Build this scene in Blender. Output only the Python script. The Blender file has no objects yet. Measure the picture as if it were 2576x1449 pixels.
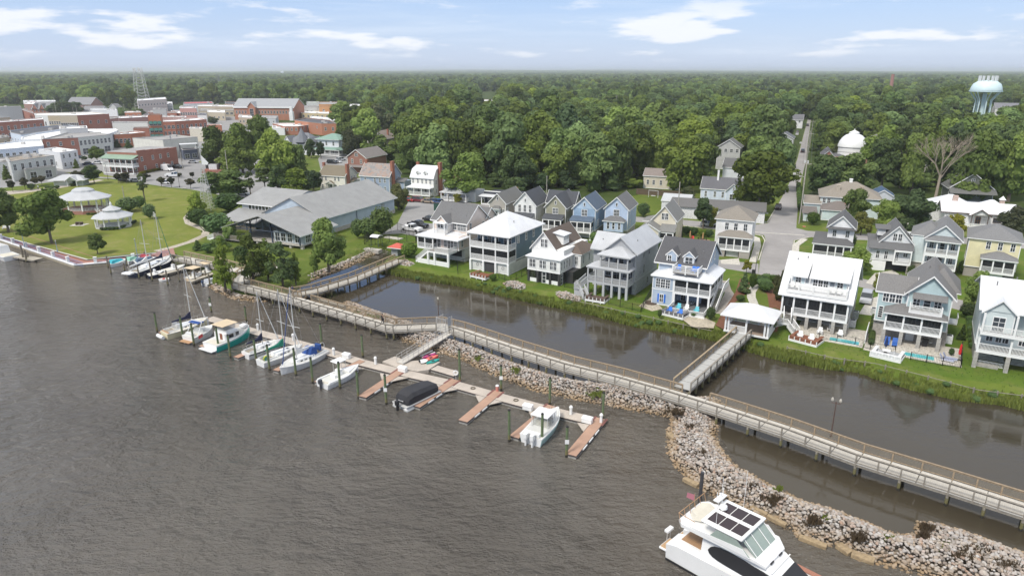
import bpy,bmesh,math,random
from mathutils import Vector,Matrix
from mathutils.geometry import tessellate_polygon
R=math.radians
random.seed(7)
S=bpy.context.scene
COL=S.collection
# camera, sky, sun, exposure
CH=40.0
FL,CX,CY=1717.3,1288.0,724.5
TH=math.atan((CY-177.5)/FL)
cam=bpy.data.cameras.new('camera');cam.sensor_width=36;cam.lens=24.0
cam.clip_start=0.5;cam.clip_end=60000
cam_o=bpy.data.objects.new('camera',cam);COL.objects.link(cam_o)
cam_o.location=(0,0,CH);cam_o.rotation_euler=(R(90)-TH,0,0)
S.camera=cam_o
S.render.engine='CYCLES'
S.cycles.max_bounces=6;S.cycles.diffuse_bounces=2;S.cycles.glossy_bounces=3
S.cycles.transparent_max_bounces=8;S.cycles.volume_bounces=1;S.cycles.caustics_reflective=False
S.cycles.use_denoising=True
S.view_settings.view_transform='Standard';S.view_settings.look='None'
S.view_settings.exposure=1.12;S.view_settings.gamma=1.0
SUN_AZ,SUN_EL=R(222),R(52)
sun=bpy.data.lights.new('sun','SUN');sun.energy=1.55;sun.angle=R(12);sun.color=(1.0,0.955,0.89)
sun_o=bpy.data.objects.new('sun',sun);COL.objects.link(sun_o)
sd=Vector((math.sin(SUN_AZ)*math.cos(SUN_EL),math.cos(SUN_AZ)*math.cos(SUN_EL),math.sin(SUN_EL)))
sun_o.rotation_euler=sd.to_track_quat('Z','Y').to_euler();sun_o.location=(0,0,80)
W=bpy.data.worlds.new('World');S.world=W;W.use_nodes=True
def world():
 nt=W.node_tree;N=nt.nodes;L=nt.links;N.clear()
 out=N.new('ShaderNodeOutputWorld');bg=N.new('ShaderNodeBackground');bg.inputs[1].default_value=0.071
 sky=N.new('ShaderNodeTexSky');sky.sky_type='NISHITA';sky.sun_disc=False
 sky.sun_elevation=SUN_EL;sky.sun_rotation=SUN_AZ;sky.air_density=1.0;sky.dust_density=1.0;sky.ozone_density=1.6
 tc=N.new('ShaderNodeTexCoord')
 sep=N.new('ShaderNodeSeparateXYZ');L.new(tc.outputs['Generated'],sep.inputs[0])
 el=N.new('ShaderNodeMath');el.operation='MAXIMUM';el.inputs[1].default_value=0.0;L.new(sep.outputs[2],el.inputs[0])
 def math_(op,a,b=None,clamp=False):
  m=N.new('ShaderNodeMath');m.operation=op;m.use_clamp=clamp
  for i,v in enumerate((a,b)):
   if v is None:continue
   if isinstance(v,(int,float)):m.inputs[i].default_value=v
   else:L.new(v,m.inputs[i])
  return m.outputs[0]
 def noise(scale,detail,rough,vec):
  n=N.new('ShaderNodeTexNoise');n.inputs['Scale'].default_value=scale;n.inputs['Detail'].default_value=detail
  n.inputs['Roughness'].default_value=rough;L.new(vec,n.inputs['Vector']);return n.outputs['Fac']
 def ramp(v,a,b):
  m=N.new('ShaderNodeMapRange');m.interpolation_type='SMOOTHSTEP';L.new(v,m.inputs[0])
  m.inputs[1].default_value=a;m.inputs[2].default_value=b;return m.outputs[0]
 mp=N.new('ShaderNodeMapping');mp.inputs['Scale'].default_value=(1.0,1.0,5.2);L.new(tc.outputs['Generated'],mp.inputs[0])
 mp.inputs['Location'].default_value=(0.31,0.0,0.17)
 c1=noise(6.4,9,0.55,mp.outputs[0])
 band=math_('MULTIPLY',ramp(sep.outputs[2],0.004,0.03),math_('SUBTRACT',1.0,ramp(sep.outputs[2],0.06,0.115)))
 puff=ramp(math_('ADD',c1,math_('MULTIPLY',band,0.07)),0.595,0.70)
 puff=math_('MULTIPLY',puff,band)
 mp2=N.new('ShaderNodeMapping');mp2.inputs['Scale'].default_value=(1.0,1.0,13.0);mp2.inputs['Rotation'].default_value=(0,R(5),0)
 L.new(tc.outputs['Generated'],mp2.inputs[0])
 c2=noise(2.1,6,0.6,mp2.outputs[0])
 veil=math_('MULTIPLY',ramp(c2,0.47,0.74),0.5)
 low=math_('SUBTRACT',1.0,ramp(sep.outputs[2],0.0,0.16))
 mx0=N.new('ShaderNodeMix');mx0.data_type='RGBA';mx0.blend_type='MULTIPLY';mx0.inputs[0].default_value=1.0
 L.new(sky.outputs[0],mx0.inputs[6]);mx0.inputs[7].default_value=(1.0,1.0,1.05,1)
 def mix(f,a,col):
  m=N.new('ShaderNodeMix');m.data_type='RGBA';L.new(f,m.inputs[0]);L.new(a,m.inputs[6]);m.inputs[7].default_value=(*col,1);return m.outputs[2]
 one=math_('MULTIPLY',1.0,0.75)
 grad=N.new('ShaderNodeValToRGB');L.new(el.outputs[0],grad.inputs[0]);e=grad.color_ramp.elements
 e[0].position=0.0;e[0].color=(.60,.71,.94,1);e[1].position=1.0;e[1].color=(.25,.42,.80,1)
 q=e.new(.10);q.color=(.40,.57,.90,1);q=e.new(.24);q.color=(.21,.42,.88,1)
 sc=N.new('ShaderNodeVectorMath');sc.operation='SCALE';L.new(grad.outputs[0],sc.inputs[0]);sc.inputs['Scale'].default_value=7.0
 mg=N.new('ShaderNodeMix');mg.data_type='RGBA';L.new(one,mg.inputs[0]);L.new(mx0.outputs[2],mg.inputs[6]);L.new(sc.outputs[0],mg.inputs[7])
 a=mix(veil,mg.outputs[2],(5.4,6.0,6.9))
 a=mix(math_('MULTIPLY',ramp(sep.outputs[2],.26,.5),.88),a,(6.4,6.35,6.3))
 a=mix(math_('MULTIPLY',puff,0.8),a,(6.7,6.8,7.1))
 L.new(a,bg.inputs[0]);L.new(bg.outputs[0],out.inputs[0])
world()
# survey helpers (ground positions)
ct,st=math.cos(TH),math.sin(TH)
def G(x,y,z=0.0):
 u=(x-CX)/FL;v=(CY-y)/FL
 t=(z-CH)/(-st+v*ct)
 return (u*t,(ct+v*st)*t)
def GV(x,y,z=0.0):return Vector((*G(x,y,z),z))
def zat(Y,y):
 k=(CY-y)/FL
 return CH+(k*Y*ct-Y*st)/(ct+k*st)
def proj(X,Y,z):
 w=z-CH;d=Y*ct-w*st
 return CX+FL*X/d,CY-FL*(Y*st+w*ct)/d
LZ=1.1
def pts(l,z=0.0):return [G(x,y,z) for x,y in l]
def inpoly(p,poly):
 x,y=p;c=False;n=len(poly)
 for i in range(n):
  x1,y1=poly[i];x2,y2=poly[i-1]
  if (y1>y) !=(y2>y) and x<(x2-x1)*(y-y1)/(y2-y1)+x1:c=not c
 return c
def dist_seg(p,a,b):
 ax,ay=a;bx,by=b;px,py=p
 dx,dy=bx-ax,by-ay;l=dx*dx+dy*dy
 t=0 if l==0 else max(0,min(1,((px-ax)*dx+(py-ay)*dy)/l))
 return math.hypot(px-ax-t*dx,py-ay-t*dy)
# materials
MATS={}
def new_mat(name):
 m=bpy.data.materials.new(name);m.use_nodes=True
 nt=m.node_tree;return m,nt.nodes,nt.links,nt.nodes['Principled BSDF']
def _noise(N,L,scale,detail=3,rough=.55,vec=None):
 n=N.new('ShaderNodeTexNoise');n.inputs['Scale'].default_value=scale;n.inputs['Detail'].default_value=detail
 n.inputs['Roughness'].default_value=rough
 if vec is not None:L.new(vec,n.inputs['Vector'])
 return n.outputs['Fac']
def _ramp(N,L,fac,stops):
 r=N.new('ShaderNodeValToRGB');L.new(fac,r.inputs[0]);e=r.color_ramp.elements
 e[0].position,e[0].color=stops[0][0],(*stops[0][1],1)
 e[1].position,e[1].color=stops[-1][0],(*stops[-1][1],1)
 for p,c in stops[1:-1]:
  q=e.new(p);q.color=(*c,1)
 return r.outputs[0]
def _map(N,L,v,a,b,lo=0.0,hi=1.0):
 m=N.new('ShaderNodeMapRange');L.new(v,m.inputs[0]);m.inputs[1].default_value=a;m.inputs[2].default_value=b
 m.inputs[3].default_value=lo;m.inputs[4].default_value=hi;return m.outputs[0]
def _m(N,L,op,a,b=0.0):
 m=N.new('ShaderNodeMath');m.operation=op
 for i,v in enumerate((a,b)):
  if isinstance(v,(int,float)):m.inputs[i].default_value=v
  else:L.new(v,m.inputs[i])
 return m.outputs[0]
def _mixc(N,L,f,a,b,mode='MIX'):
 m=N.new('ShaderNodeMix');m.data_type='RGBA';m.blend_type=mode
 for i,v in ((0,f),(6,a),(7,b)):
  if isinstance(v,(int,float)):m.inputs[i].default_value=v
  elif isinstance(v,tuple):m.inputs[i].default_value=(*v,1)
  else:L.new(v,m.inputs[i])
 return m.outputs[2]
def _bump(N,L,h,strength,dist,b):
 n=N.new('ShaderNodeBump');n.inputs['Strength'].default_value=strength;n.inputs['Distance'].default_value=dist
 L.new(h,n.inputs['Height']);L.new(n.outputs[0],b.inputs['Normal'])
def _axis(N,L,tc):
 """object coordinate that runs along a sloped or upright face, across its fall line"""
 sn=N.new('ShaderNodeSeparateXYZ');L.new(tc.outputs['Normal'],sn.inputs[0])
 so=N.new('ShaderNodeSeparateXYZ');L.new(tc.outputs['Object'],so.inputs[0])
 side=_m(N,L,'GREATER_THAN',_m(N,L,'ABSOLUTE',sn.outputs[0]),_m(N,L,'ABSOLUTE',sn.outputs[1]))
 a=_m(N,L,'MULTIPLY',side,so.outputs[1]);b=_m(N,L,'MULTIPLY',_m(N,L,'SUBTRACT',1.0,side),so.outputs[0])
 return _m(N,L,'ADD',a,b),so
def M(kind,col=(.8,.8,.8),rough=.6,var=.12):
 key=(kind,tuple(col),rough,var)
 if key in MATS:return MATS[key]
 m,N,L,b=new_mat(kind);MATS[key]=m
 b.inputs['Roughness'].default_value=rough
 tc=N.new('ShaderNodeTexCoord');ob=tc.outputs['Object']
 c=tuple(col)
 dk=tuple(x*(1-var) for x in c);lt=tuple(min(1,x*(1+var*.6)) for x in c)
 n=_noise(N,L,.45,5,.65,ob)
 colr=_mixc(N,L,_map(N,L,n,.35,.65),dk,lt)
 if kind=='siding':
  so=N.new('ShaderNodeSeparateXYZ');L.new(ob,so.inputs[0])
  f=_m(N,L,'FRACT',_m(N,L,'MULTIPLY',so.outputs[2],5.5))
  colr=_mixc(N,L,_map(N,L,f,0.0,.16,.22,0.0),colr,tuple(x*.45 for x in c))
  _bump(N,L,f,.5,.02,b)
  n2=_noise(N,L,1.1,5,.7,ob);colr=_mixc(N,L,_map(N,L,n2,.5,.8,0,.3),colr,tuple(x*.72 for x in c))
 elif kind=='batten':
  ax,so=_axis(N,L,tc)
  f=_m(N,L,'FRACT',_m(N,L,'MULTIPLY',ax,2.4))
  colr=_mixc(N,L,_map(N,L,f,.1,.16,.18,0.0),colr,tuple(x*.6 for x in c))
 elif kind=='brick':
  ax,so=_axis(N,L,tc);cb=N.new('ShaderNodeCombineXYZ');L.new(ax,cb.inputs[0]);L.new(so.outputs[2],cb.inputs[1])
  br=N.new('ShaderNodeTexBrick');L.new(cb.outputs[0],br.inputs['Vector']);br.inputs['Scale'].default_value=2.2
  br.inputs['Color1'].default_value=(*lt,1);br.inputs['Color2'].default_value=(*dk,1)
  br.inputs['Mortar'].default_value=(*[x*.7+.08 for x in c],1);br.inputs['Mortar Size'].default_value=.03
  colr=_mixc(N,L,.55,br.outputs[0],colr)
  n2=_noise(N,L,.12,4,.7,ob)
  colr=_mixc(N,L,_map(N,L,n2,.45,.75,0,.45),colr,tuple(min(1,x*.6+.12) for x in c))
 elif kind=='shingle':
  ax,so=_axis(N,L,tc)
  n3=_noise(N,L,6.0,3,.8,ob)
  colr=_mixc(N,L,_map(N,L,n3,.3,.7),tuple(x*.72 for x in c),tuple(x*1.2 for x in c))
  rows=_m(N,L,'FRACT',_m(N,L,'MULTIPLY',so.outputs[2],7.0))
  colr=_mixc(N,L,_map(N,L,rows,0,.2,.3,0),colr,tuple(x*.5 for x in c))
  n2=_noise(N,L,.3,4,.6,ob);colr=_mixc(N,L,_map(N,L,n2,.4,.7,0,.3),colr,tuple(x*.75 for x in c))
 elif kind=='seam':
  ax,so=_axis(N,L,tc)
  f=_m(N,L,'FRACT',_m(N,L,'MULTIPLY',ax,2.3))
  colr=_mixc(N,L,_map(N,L,f,.04,.12,.38,0.0),colr,tuple(x*.62 for x in c))
  n2=_noise(N,L,.8,5,.7,ob);colr=_mixc(N,L,_map(N,L,n2,.5,.75,0,.22),colr,tuple(x*.72 for x in c))
  _bump(N,L,f,.4,.03,b)
  b.inputs['Metallic'].default_value=0.0
 elif kind=='seamfine':
  ax,so=_axis(N,L,tc)
  f=_m(N,L,'FRACT',_m(N,L,'MULTIPLY',ax,1.35))
  colr=_mixc(N,L,_map(N,L,f,.0,.35,.42,0.0),colr,tuple(x*.6 for x in c))
  n2=_noise(N,L,.16,5,.7,ob);colr=_mixc(N,L,_map(N,L,n2,.42,.7,0,.35),colr,tuple(x*.72 for x in c))
 elif kind=='rusty':
  n2=_noise(N,L,.9,6,.7,ob);colr=_mixc(N,L,_map(N,L,n2,.42,.55),colr,(.36,.15,.09))
 elif kind=='slate':
  vo=N.new('ShaderNodeTexVoronoi');vo.inputs['Scale'].default_value=1.6;L.new(ob,vo.inputs['Vector'])
  colr=_ramp(N,L,vo.outputs['Color'],[(0.1,(.20,.20,.20)),(.5,(.30,.27,.25)),(.9,(.33,.22,.17))])
 elif kind=='planks':
  so=N.new('ShaderNodeSeparateXYZ');L.new(ob,so.inputs[0])
  f=_m(N,L,'FRACT',_m(N,L,'MULTIPLY',so.outputs[0],6.6))
  wn=N.new('ShaderNodeTexWhiteNoise');wn.noise_dimensions='1D'
  L.new(_m(N,L,'FLOOR',_m(N,L,'MULTIPLY',so.outputs[0],6.6)),wn.inputs['W'])
  colr=_mixc(N,L,_m(N,L,'MULTIPLY',wn.outputs[0],.22),colr,tuple(x*.62 for x in c))
  colr=_mixc(N,L,_map(N,L,f,.05,.14,.45,0),colr,tuple(x*.35 for x in c))
 elif kind=='weathered':
  n2=_noise(N,L,3.0,5,.7,ob);colr=_mixc(N,L,_map(N,L,n2,.35,.7),tuple(x*.65 for x in c),tuple(min(1,x*1.15) for x in c))
 elif kind=='piling':
  so=N.new('ShaderNodeSeparateXYZ');L.new(ob,so.inputs[0])
  nn=_noise(N,L,5.0,4,.6,ob)
  zz=_m(N,L,'ADD',so.outputs[2],_m(N,L,'MULTIPLY',nn,.5))
  colr=_mixc(N,L,_map(N,L,nn,.3,.7),tuple(x*.75 for x in c),tuple(x*1.2 for x in c))
  colr=_mixc(N,L,_map(N,L,zz,.9,1.3,1,0),colr,(.16,.145,.06))
  colr=_mixc(N,L,_map(N,L,zz,.45,.62,1,0),colr,(.03,.027,.02))
 elif kind=='asphalt':
  n3=_noise(N,L,30,2,.5,ob);colr=_mixc(N,L,_map(N,L,n3,.2,.8,0,.35),colr,tuple(x*1.35 for x in c))
  n4=_noise(N,L,.09,4,.6,ob);colr=_mixc(N,L,_map(N,L,n4,.4,.65,0,.4),colr,tuple(x*.72 for x in c))
 elif kind=='glass':
  b.inputs['Roughness'].default_value=.06;b.inputs['Specular IOR Level'].default_value=.8
  nw=N.new('ShaderNodeObjectInfo');colr=_mixc(N,L,nw.outputs['Random'],c,tuple(min(1,x*2.6+.01) for x in c))
 elif kind=='screen':
  tr=N.new('ShaderNodeBsdfTransparent');mx=N.new('ShaderNodeMixShader');mx.inputs[0].default_value=.62
  out=N['Material Output'];L.new(tr.outputs[0],mx.inputs[1]);L.new(b.outputs[0],mx.inputs[2]);L.new(mx.outputs[0],out.inputs[0])
 elif kind=='clear':
  tr=N.new('ShaderNodeBsdfTransparent');mx=N.new('ShaderNodeMixShader');mx.inputs[0].default_value=.45
  b.inputs['Roughness'].default_value=.05
  out=N['Material Output'];L.new(tr.outputs[0],mx.inputs[1]);L.new(b.outputs[0],mx.inputs[2]);L.new(mx.outputs[0],out.inputs[0])
 elif kind=='mesh_wire':
  tr=N.new('ShaderNodeBsdfTransparent');mx=N.new('ShaderNodeMixShader');mx.inputs[0].default_value=.3
  out=N['Material Output'];L.new(tr.outputs[0],mx.inputs[1]);L.new(b.outputs[0],mx.inputs[2]);L.new(mx.outputs[0],out.inputs[0])
 elif kind=='gel':
  b.inputs['Coat Weight'].default_value=.35;b.inputs['Coat Roughness'].default_value=.1
 elif kind=='pool':
  b.inputs['Roughness'].default_value=.05
  vo=N.new('ShaderNodeTexVoronoi');vo.feature='DISTANCE_TO_EDGE';vo.inputs['Scale'].default_value=2.5;L.new(ob,vo.inputs['Vector'])
  colr=_mixc(N,L,_map(N,L,vo.outputs[0],0,.08,.5,0),colr,tuple(min(1,x*1.7) for x in c))
 L.new(colr,b.inputs['Base Color'])
 return m
def leaf(name,a,bcol,trans=.34):
 key=('leaf',name)
 if key in MATS:return MATS[key]
 m,N,L,b=new_mat(name);MATS[key]=m
 b.inputs['Roughness'].default_value=.6;b.inputs['Specular IOR Level'].default_value=.2
 at=N.new('ShaderNodeAttribute');at.attribute_name='tone'
 oi=N.new('ShaderNodeObjectInfo');geo=N.new('ShaderNodeNewGeometry')
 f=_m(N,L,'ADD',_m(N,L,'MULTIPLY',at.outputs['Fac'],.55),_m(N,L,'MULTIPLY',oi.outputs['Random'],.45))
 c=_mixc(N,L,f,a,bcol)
 hs=N.new('ShaderNodeHueSaturation');L.new(c,hs.inputs['Color'])
 rr=_m(N,L,'FRACT',_m(N,L,'MULTIPLY',oi.outputs['Random'],17.3))
 L.new(_map(N,L,rr,0,1,.49,.53),hs.inputs['Hue']);L.new(_map(N,L,rr,0,1,1.0,.74),hs.inputs['Saturation'])
 L.new(_map(N,L,_m(N,L,'FRACT',_m(N,L,'MULTIPLY',oi.outputs['Random'],41.7)),0,1,.62,1.35),hs.inputs['Value'])
 L.new(hs.outputs[0],b.inputs['Base Color'])
 if trans:
  tl=N.new('ShaderNodeBsdfTranslucent');L.new(hs.outputs[0],tl.inputs[0])
  mx=N.new('ShaderNodeMixShader');mx.inputs[0].default_value=trans
  out=N['Material Output'];L.new(b.outputs[0],mx.inputs[1]);L.new(tl.outputs[0],mx.inputs[2]);L.new(mx.outputs[0],out.inputs[0])
 return m
LEAF=dict(
 oak=leaf('leaf_oak',(.085,.140,.018),(.235,.300,.050)),
 light=leaf('leaf_light',(.140,.215,.022),(.270,.345,.055)),
 dark=leaf('leaf_dark',(.052,.092,.020),(.135,.185,.044)),
 pine=leaf('leaf_pine',(.058,.092,.024),(.135,.170,.052)),
 shrub=leaf('leaf_shrub',(.065,.125,.016),(.150,.225,.035)),
 reed=leaf('leaf_reed',(.125,.195,.025),(.265,.310,.070)),
 myrtle=leaf('leaf_myrtle',(.050,.068,.024),(.110,.088,.045)),
 yellow=leaf('leaf_yellow',(.16,.17,.01),(.28,.25,.02)),
 magnolia=leaf('leaf_magnolia',(.045,.075,.016),(.165,.160,.060)),
 red=leaf('leaf_red',(.16,.07,.04),(.30,.14,.08)))
BARK=M('bark',(.14,.115,.09),.9)
# mesh helpers
class MB:
 def __init__(s):s.v=[];s.f=[];s.t=[]
 def quad(s,*p,tone=None):
  i=len(s.v);s.v+=[tuple(q) for q in p];s.f.append(tuple(range(i,i+len(p))));return s
 def box(s,x0,x1,y0,y1,z0,z1):
  i=len(s.v)
  s.v+=[(x0,y0,z0),(x1,y0,z0),(x1,y1,z0),(x0,y1,z0),(x0,y0,z1),(x1,y0,z1),(x1,y1,z1),(x0,y1,z1)]
  s.f+=[(i,i+3,i+2,i+1),(i+4,i+5,i+6,i+7),(i,i+1,i+5,i+4),(i+1,i+2,i+6,i+5),(i+2,i+3,i+7,i+6),(i+3,i,i+4,i+7)]
  return s
 def hexa(s,b,t):
  """solid between a bottom and a top quad (lists of 4 points)"""
  i=len(s.v);s.v+=[tuple(q) for q in b]+[tuple(q) for q in t]
  s.f+=[(i+3,i+2,i+1,i),(i+4,i+5,i+6,i+7)]+[(i+k,i+(k+1) % 4,i+4+(k+1) % 4,i+4+k) for k in range(4)]
  return s
 def slab(s,quad,th):
  """sheet of thickness th under a 4-point or 3-point face"""
  b=[(p[0],p[1],p[2]-th) for p in quad];n=len(quad);i=len(s.v)
  s.v+=b+[tuple(p) for p in quad]
  s.f+=[tuple(i+k for k in reversed(range(n))),tuple(i+n+k for k in range(n))]+[(i+k,i+(k+1) % n,i+n+(k+1) % n,i+n+k) for k in range(n)]
  return s
 def prism(s,poly,z0,z1):
  n=len(poly);i=len(s.v)
  s.v+=[(x,y,z0) for x,y in poly]+[(x,y,z1) for x,y in poly]
  s.f+=[tuple(i+k for k in reversed(range(n))),tuple(i+n+k for k in range(n))]+[(i+k,i+(k+1) % n,i+n+(k+1) % n,i+n+k) for k in range(n)]
  return s
 def tube(s,p,q,r,r2=None,n=6,cap=True):
  p=Vector(p);q=Vector(q);r2=r if r2 is None else r2
  d=(q-p)
  if d.length<1e-6:return s
  d.normalize();a=d.orthogonal().normalized();b=d.cross(a);i=len(s.v)
  for c,rr in ((p,r),(q,r2)):
   for k in range(n):
    t=2*math.pi*k/n;s.v.append(tuple(c+(a*math.cos(t)+b*math.sin(t))*rr))
  s.f+=[(i+k,i+(k+1) % n,i+n+(k+1) % n,i+n+k) for k in range(n)]
  if cap:s.f+=[tuple(i+k for k in reversed(range(n))),tuple(i+n+k for k in range(n))]
  return s
 def lathe(s,prof,n=16,cx=0,cy=0,caps=False):
  i=len(s.v)
  for r,z in prof:
   for k in range(n):
    t=2*math.pi*k/n;s.v.append((cx+r*math.cos(t),cy+r*math.sin(t),z))
  for j in range(len(prof)-1):
   for k in range(n):
    s.f.append((i+j*n+k,i+j*n+(k+1) % n,i+(j+1)*n+(k+1) % n,i+(j+1)*n+k))
  if caps:
   s.f.append(tuple(i+k for k in reversed(range(n))));s.f.append(tuple(i+(len(prof)-1)*n+k for k in range(n)))
  return s
 def loft(s,rings,caps=True):
  n=len(rings[0]);i=len(s.v)
  for r in rings:s.v+=[tuple(p) for p in r]
  for j in range(len(rings)-1):
   for k in range(n):
    s.f.append((i+j*n+k,i+j*n+(k+1) % n,i+(j+1)*n+(k+1) % n,i+(j+1)*n+k))
  if caps:
   s.f.append(tuple(i+k for k in reversed(range(n))));s.f.append(tuple(i+(len(rings)-1)*n+k for k in range(n)))
  return s
 def mesh(s,name,mat,smooth=False):
  me=bpy.data.meshes.new(name);me.from_pydata(s.v,[],s.f);me.materials.append(mat)
  if smooth:
   for p in me.polygons:p.use_smooth=True
  me.update();return me
 def obj(s,name,mat,parent=None,smooth=False,bevel=0):
  o=link(name,s.mesh(name,mat,smooth),parent)
  if bevel:
   b=o.modifiers.new('bevel','BEVEL');b.width=bevel;b.segments=2;b.limit_method='ANGLE'
  return o
def link(name,data,parent=None,loc=None,rz=None):
 o=bpy.data.objects.new(name,data);COL.objects.link(o)
 if parent is not None:o.parent=parent
 if loc is not None:o.location=loc
 if rz is not None:o.rotation_euler=(0,0,rz)
 return o
def tag(o,label=None,cat=None,group=None,kind=None):
 if label:o['label']=label
 if cat:o['category']=cat
 if group:o['group']=group
 if kind:o['kind']=kind
 return o
def thing(name,label,cat,loc,rz=0.0,group=None):
 return tag(link(name,None,None,loc,rz),label,cat,group)
def copy_tree(o,loc,rz,label,group=None,scale=None):
 """copy of a thing with copies of its parts and their sub-parts"""
 c=o.copy();COL.objects.link(c);c.location=loc;c.rotation_euler=(0,0,rz)
 if scale:c.scale=scale
 if label:c['label']=label
 if group:c['group']=group
 for k in o.children:
  d=k.copy();COL.objects.link(d);d.parent=c
  for g in k.children:
   e=g.copy();COL.objects.link(e);e.parent=d
 return c
def sheet(name,poly,z,mat,kind='structure',parent=None):
 tri=tessellate_polygon([[Vector((x,y,0)) for x,y in poly]])
 me=bpy.data.meshes.new(name)
 f=[]
 for t in tri:
  a,b,c=(poly[i] for i in t)
  f.append(t if (b[0]-a[0])*(c[1]-a[1])-(b[1]-a[1])*(c[0]-a[0])>0 else t[::-1])
 me.from_pydata([(x,y,z) for x,y in poly],[],f);me.materials.append(mat)
 o=link(name,me,parent)
 if kind:o['kind']=kind
 return o
def ribbon(centre,w):
 """polygon of width w round an open line of ground points"""
 L_,R_=[],[]
 for i,p in enumerate(centre):
  a=Vector(centre[max(0,i-1)]);b=Vector(centre[min(len(centre)-1,i+1)])
  d=(b-a).normalized();n=Vector((-d.y,d.x))*w/2
  L_.append((p[0]+n.x,p[1]+n.y));R_.append((p[0]-n.x,p[1]-n.y))
 return L_+R_[::-1]
WHITE=M('paint_white',(.80,.80,.78),.5,.05)
TRIM=M('trim',(.82,.82,.80),.5,.03)
GLASS=M('glass',(.018,.022,.026),.06)
def water_mat(name,base,amp,sc,rough,patch):
 m,N,L,b=new_mat(name)
 geo=N.new('ShaderNodeNewGeometry');mp=N.new('ShaderNodeMapping');L.new(geo.outputs['Position'],mp.inputs[0])
 mp.inputs['Rotation'].default_value=(0,0,R(-28));mp.inputs['Scale'].default_value=(.55,1.0,1.0)
 n1=_noise(N,L,sc,5,.62,mp.outputs[0]);n2=_noise(N,L,sc*.23,3,.5,mp.outputs[0])
 n3=_noise(N,L,.035,4,.6,geo.outputs['Position'])
 pw=_map(N,L,n3,.38,.64,patch,1.0)
 h=_m(N,L,'MULTIPLY',_m(N,L,'ADD',n1,_m(N,L,'MULTIPLY',n2,1.3)),pw)
 _bump(N,L,h,1.0,amp,b)
 b.inputs['Roughness'].default_value=rough;b.inputs['IOR'].default_value=1.33
 b.inputs['Specular IOR Level'].default_value=.75
 n4=_noise(N,L,.02,3,.5,geo.outputs['Position'])
 L.new(_mixc(N,L,_map(N,L,n4,.35,.65),tuple(x*.85 for x in base),tuple(x*1.15 for x in base)),b.inputs['Base Color'])
 return m
wm=MB();wm.quad((-30000,-3000,0),(30000,-3000,0),(30000,30000,0),(-30000,30000,0))
tag(wm.obj('river_water',water_mat('river_water',(.112,.099,.081),1.7,1.15,.05,.5)),kind='structure')
# land
PROM=[(-420,463.5),(187.5,674.7),(270,667),(398,655)]
SHORE=[(436,655),(470,662),(520,690),(546,722),(581,742),(643,753),(700,752),(738,741),(762,722),(815,692),
         (850,680),(887,663),(925,642),(948,631),(966,629),(984,640),(968,655),(952,668),(962,683),(1013,696),
         (1076,707),(1163,720),(1238,737),(1313,755),(1443,782),(1503,794),(1592,820),(1732,843),(1825,861),(1872,880),
         (1965,905),(2082,927),(2152,934),(2199,950),(2292,978),(2408,1004),(2525,1018),(2700,1058),(3000,1140)]
prom_w=pts(PROM);shore_w=pts(SHORE)
def offset(line,d):
 out=[]
 for i,p in enumerate(line):
  a=Vector(line[max(0,i-1)]);b=Vector(line[min(len(line)-1,i+1)])
  t=(b-a).normalized();out.append((p[0]-t.y*d,p[1]+t.x*d))
 return out
crest=[]
for i,(p,q,px) in enumerate(zip(shore_w,offset(shore_w,1.0),SHORE)):
 w_=2.2 if 700<px[0]<965 else (1.2 if px[0]<=700 else (1.6 if px[0]<975 and px[1]>636 else 4.2))
 if 963<=px[0]<=970 and px[1]<640:w_=.6
 n=Vector(q)-Vector(p);crest.append((p[0]+n.x*w_,p[1]+n.y*w_))
prom_in=offset(prom_w,5.0)
land_poly=prom_in+crest+[(400,20),(26000,20),(26000,26000),(-26000,26000),(-26000,800),(-900,610)]
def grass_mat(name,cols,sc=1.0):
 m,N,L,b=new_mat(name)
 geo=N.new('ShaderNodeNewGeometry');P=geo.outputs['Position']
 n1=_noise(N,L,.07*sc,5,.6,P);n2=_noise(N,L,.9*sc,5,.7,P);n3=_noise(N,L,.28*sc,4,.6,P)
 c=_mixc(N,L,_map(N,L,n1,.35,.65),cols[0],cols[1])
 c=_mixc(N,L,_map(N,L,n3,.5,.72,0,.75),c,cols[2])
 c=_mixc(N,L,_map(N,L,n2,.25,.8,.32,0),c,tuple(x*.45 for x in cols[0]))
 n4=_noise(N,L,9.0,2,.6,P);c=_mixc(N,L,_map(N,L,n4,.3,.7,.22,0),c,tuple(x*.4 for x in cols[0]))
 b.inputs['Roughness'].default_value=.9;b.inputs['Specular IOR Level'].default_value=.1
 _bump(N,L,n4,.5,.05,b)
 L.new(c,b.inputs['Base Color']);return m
GRASS=grass_mat('grass',((.105,.150,.026),(.150,.200,.034),(.235,.215,.085)))
LAWN=grass_mat('park_lawn',((.170,.205,.040),(.225,.250,.050),(.300,.270,.110)))
YARD=grass_mat('yard_grass',((.090,.150,.022),(.130,.195,.030),(.215,.200,.070)))
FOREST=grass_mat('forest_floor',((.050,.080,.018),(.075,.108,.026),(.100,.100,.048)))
sheet('pond_water',pts([(705,752),(863,766),(945,790),(1010,822),(1060,836),(1128,853),(1232,890),(1339,930),(1445,960),(1560,974),(1700,1012),(1815,1040),(1812,1100),(1870,1185),(1950,1240),(2105,1300),(2245,1352),(2400,1400),(2700,1500),(3300,1400),(3300,1180)])+[(p[0]-.0,p[1]+.0) for p in offset(shore_w,.6)[::-1] if p[1]<152 and p[0]>-45],.006,water_mat('pond_water',(.056,.047,.032),.032,.9,.03,.3))
sheet('ground',land_poly,LZ,GRASS)
bk=MB()
ap=[(*p,LZ) for p in crest];bp=[(*p,-.5) for p in shore_w]
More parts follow.
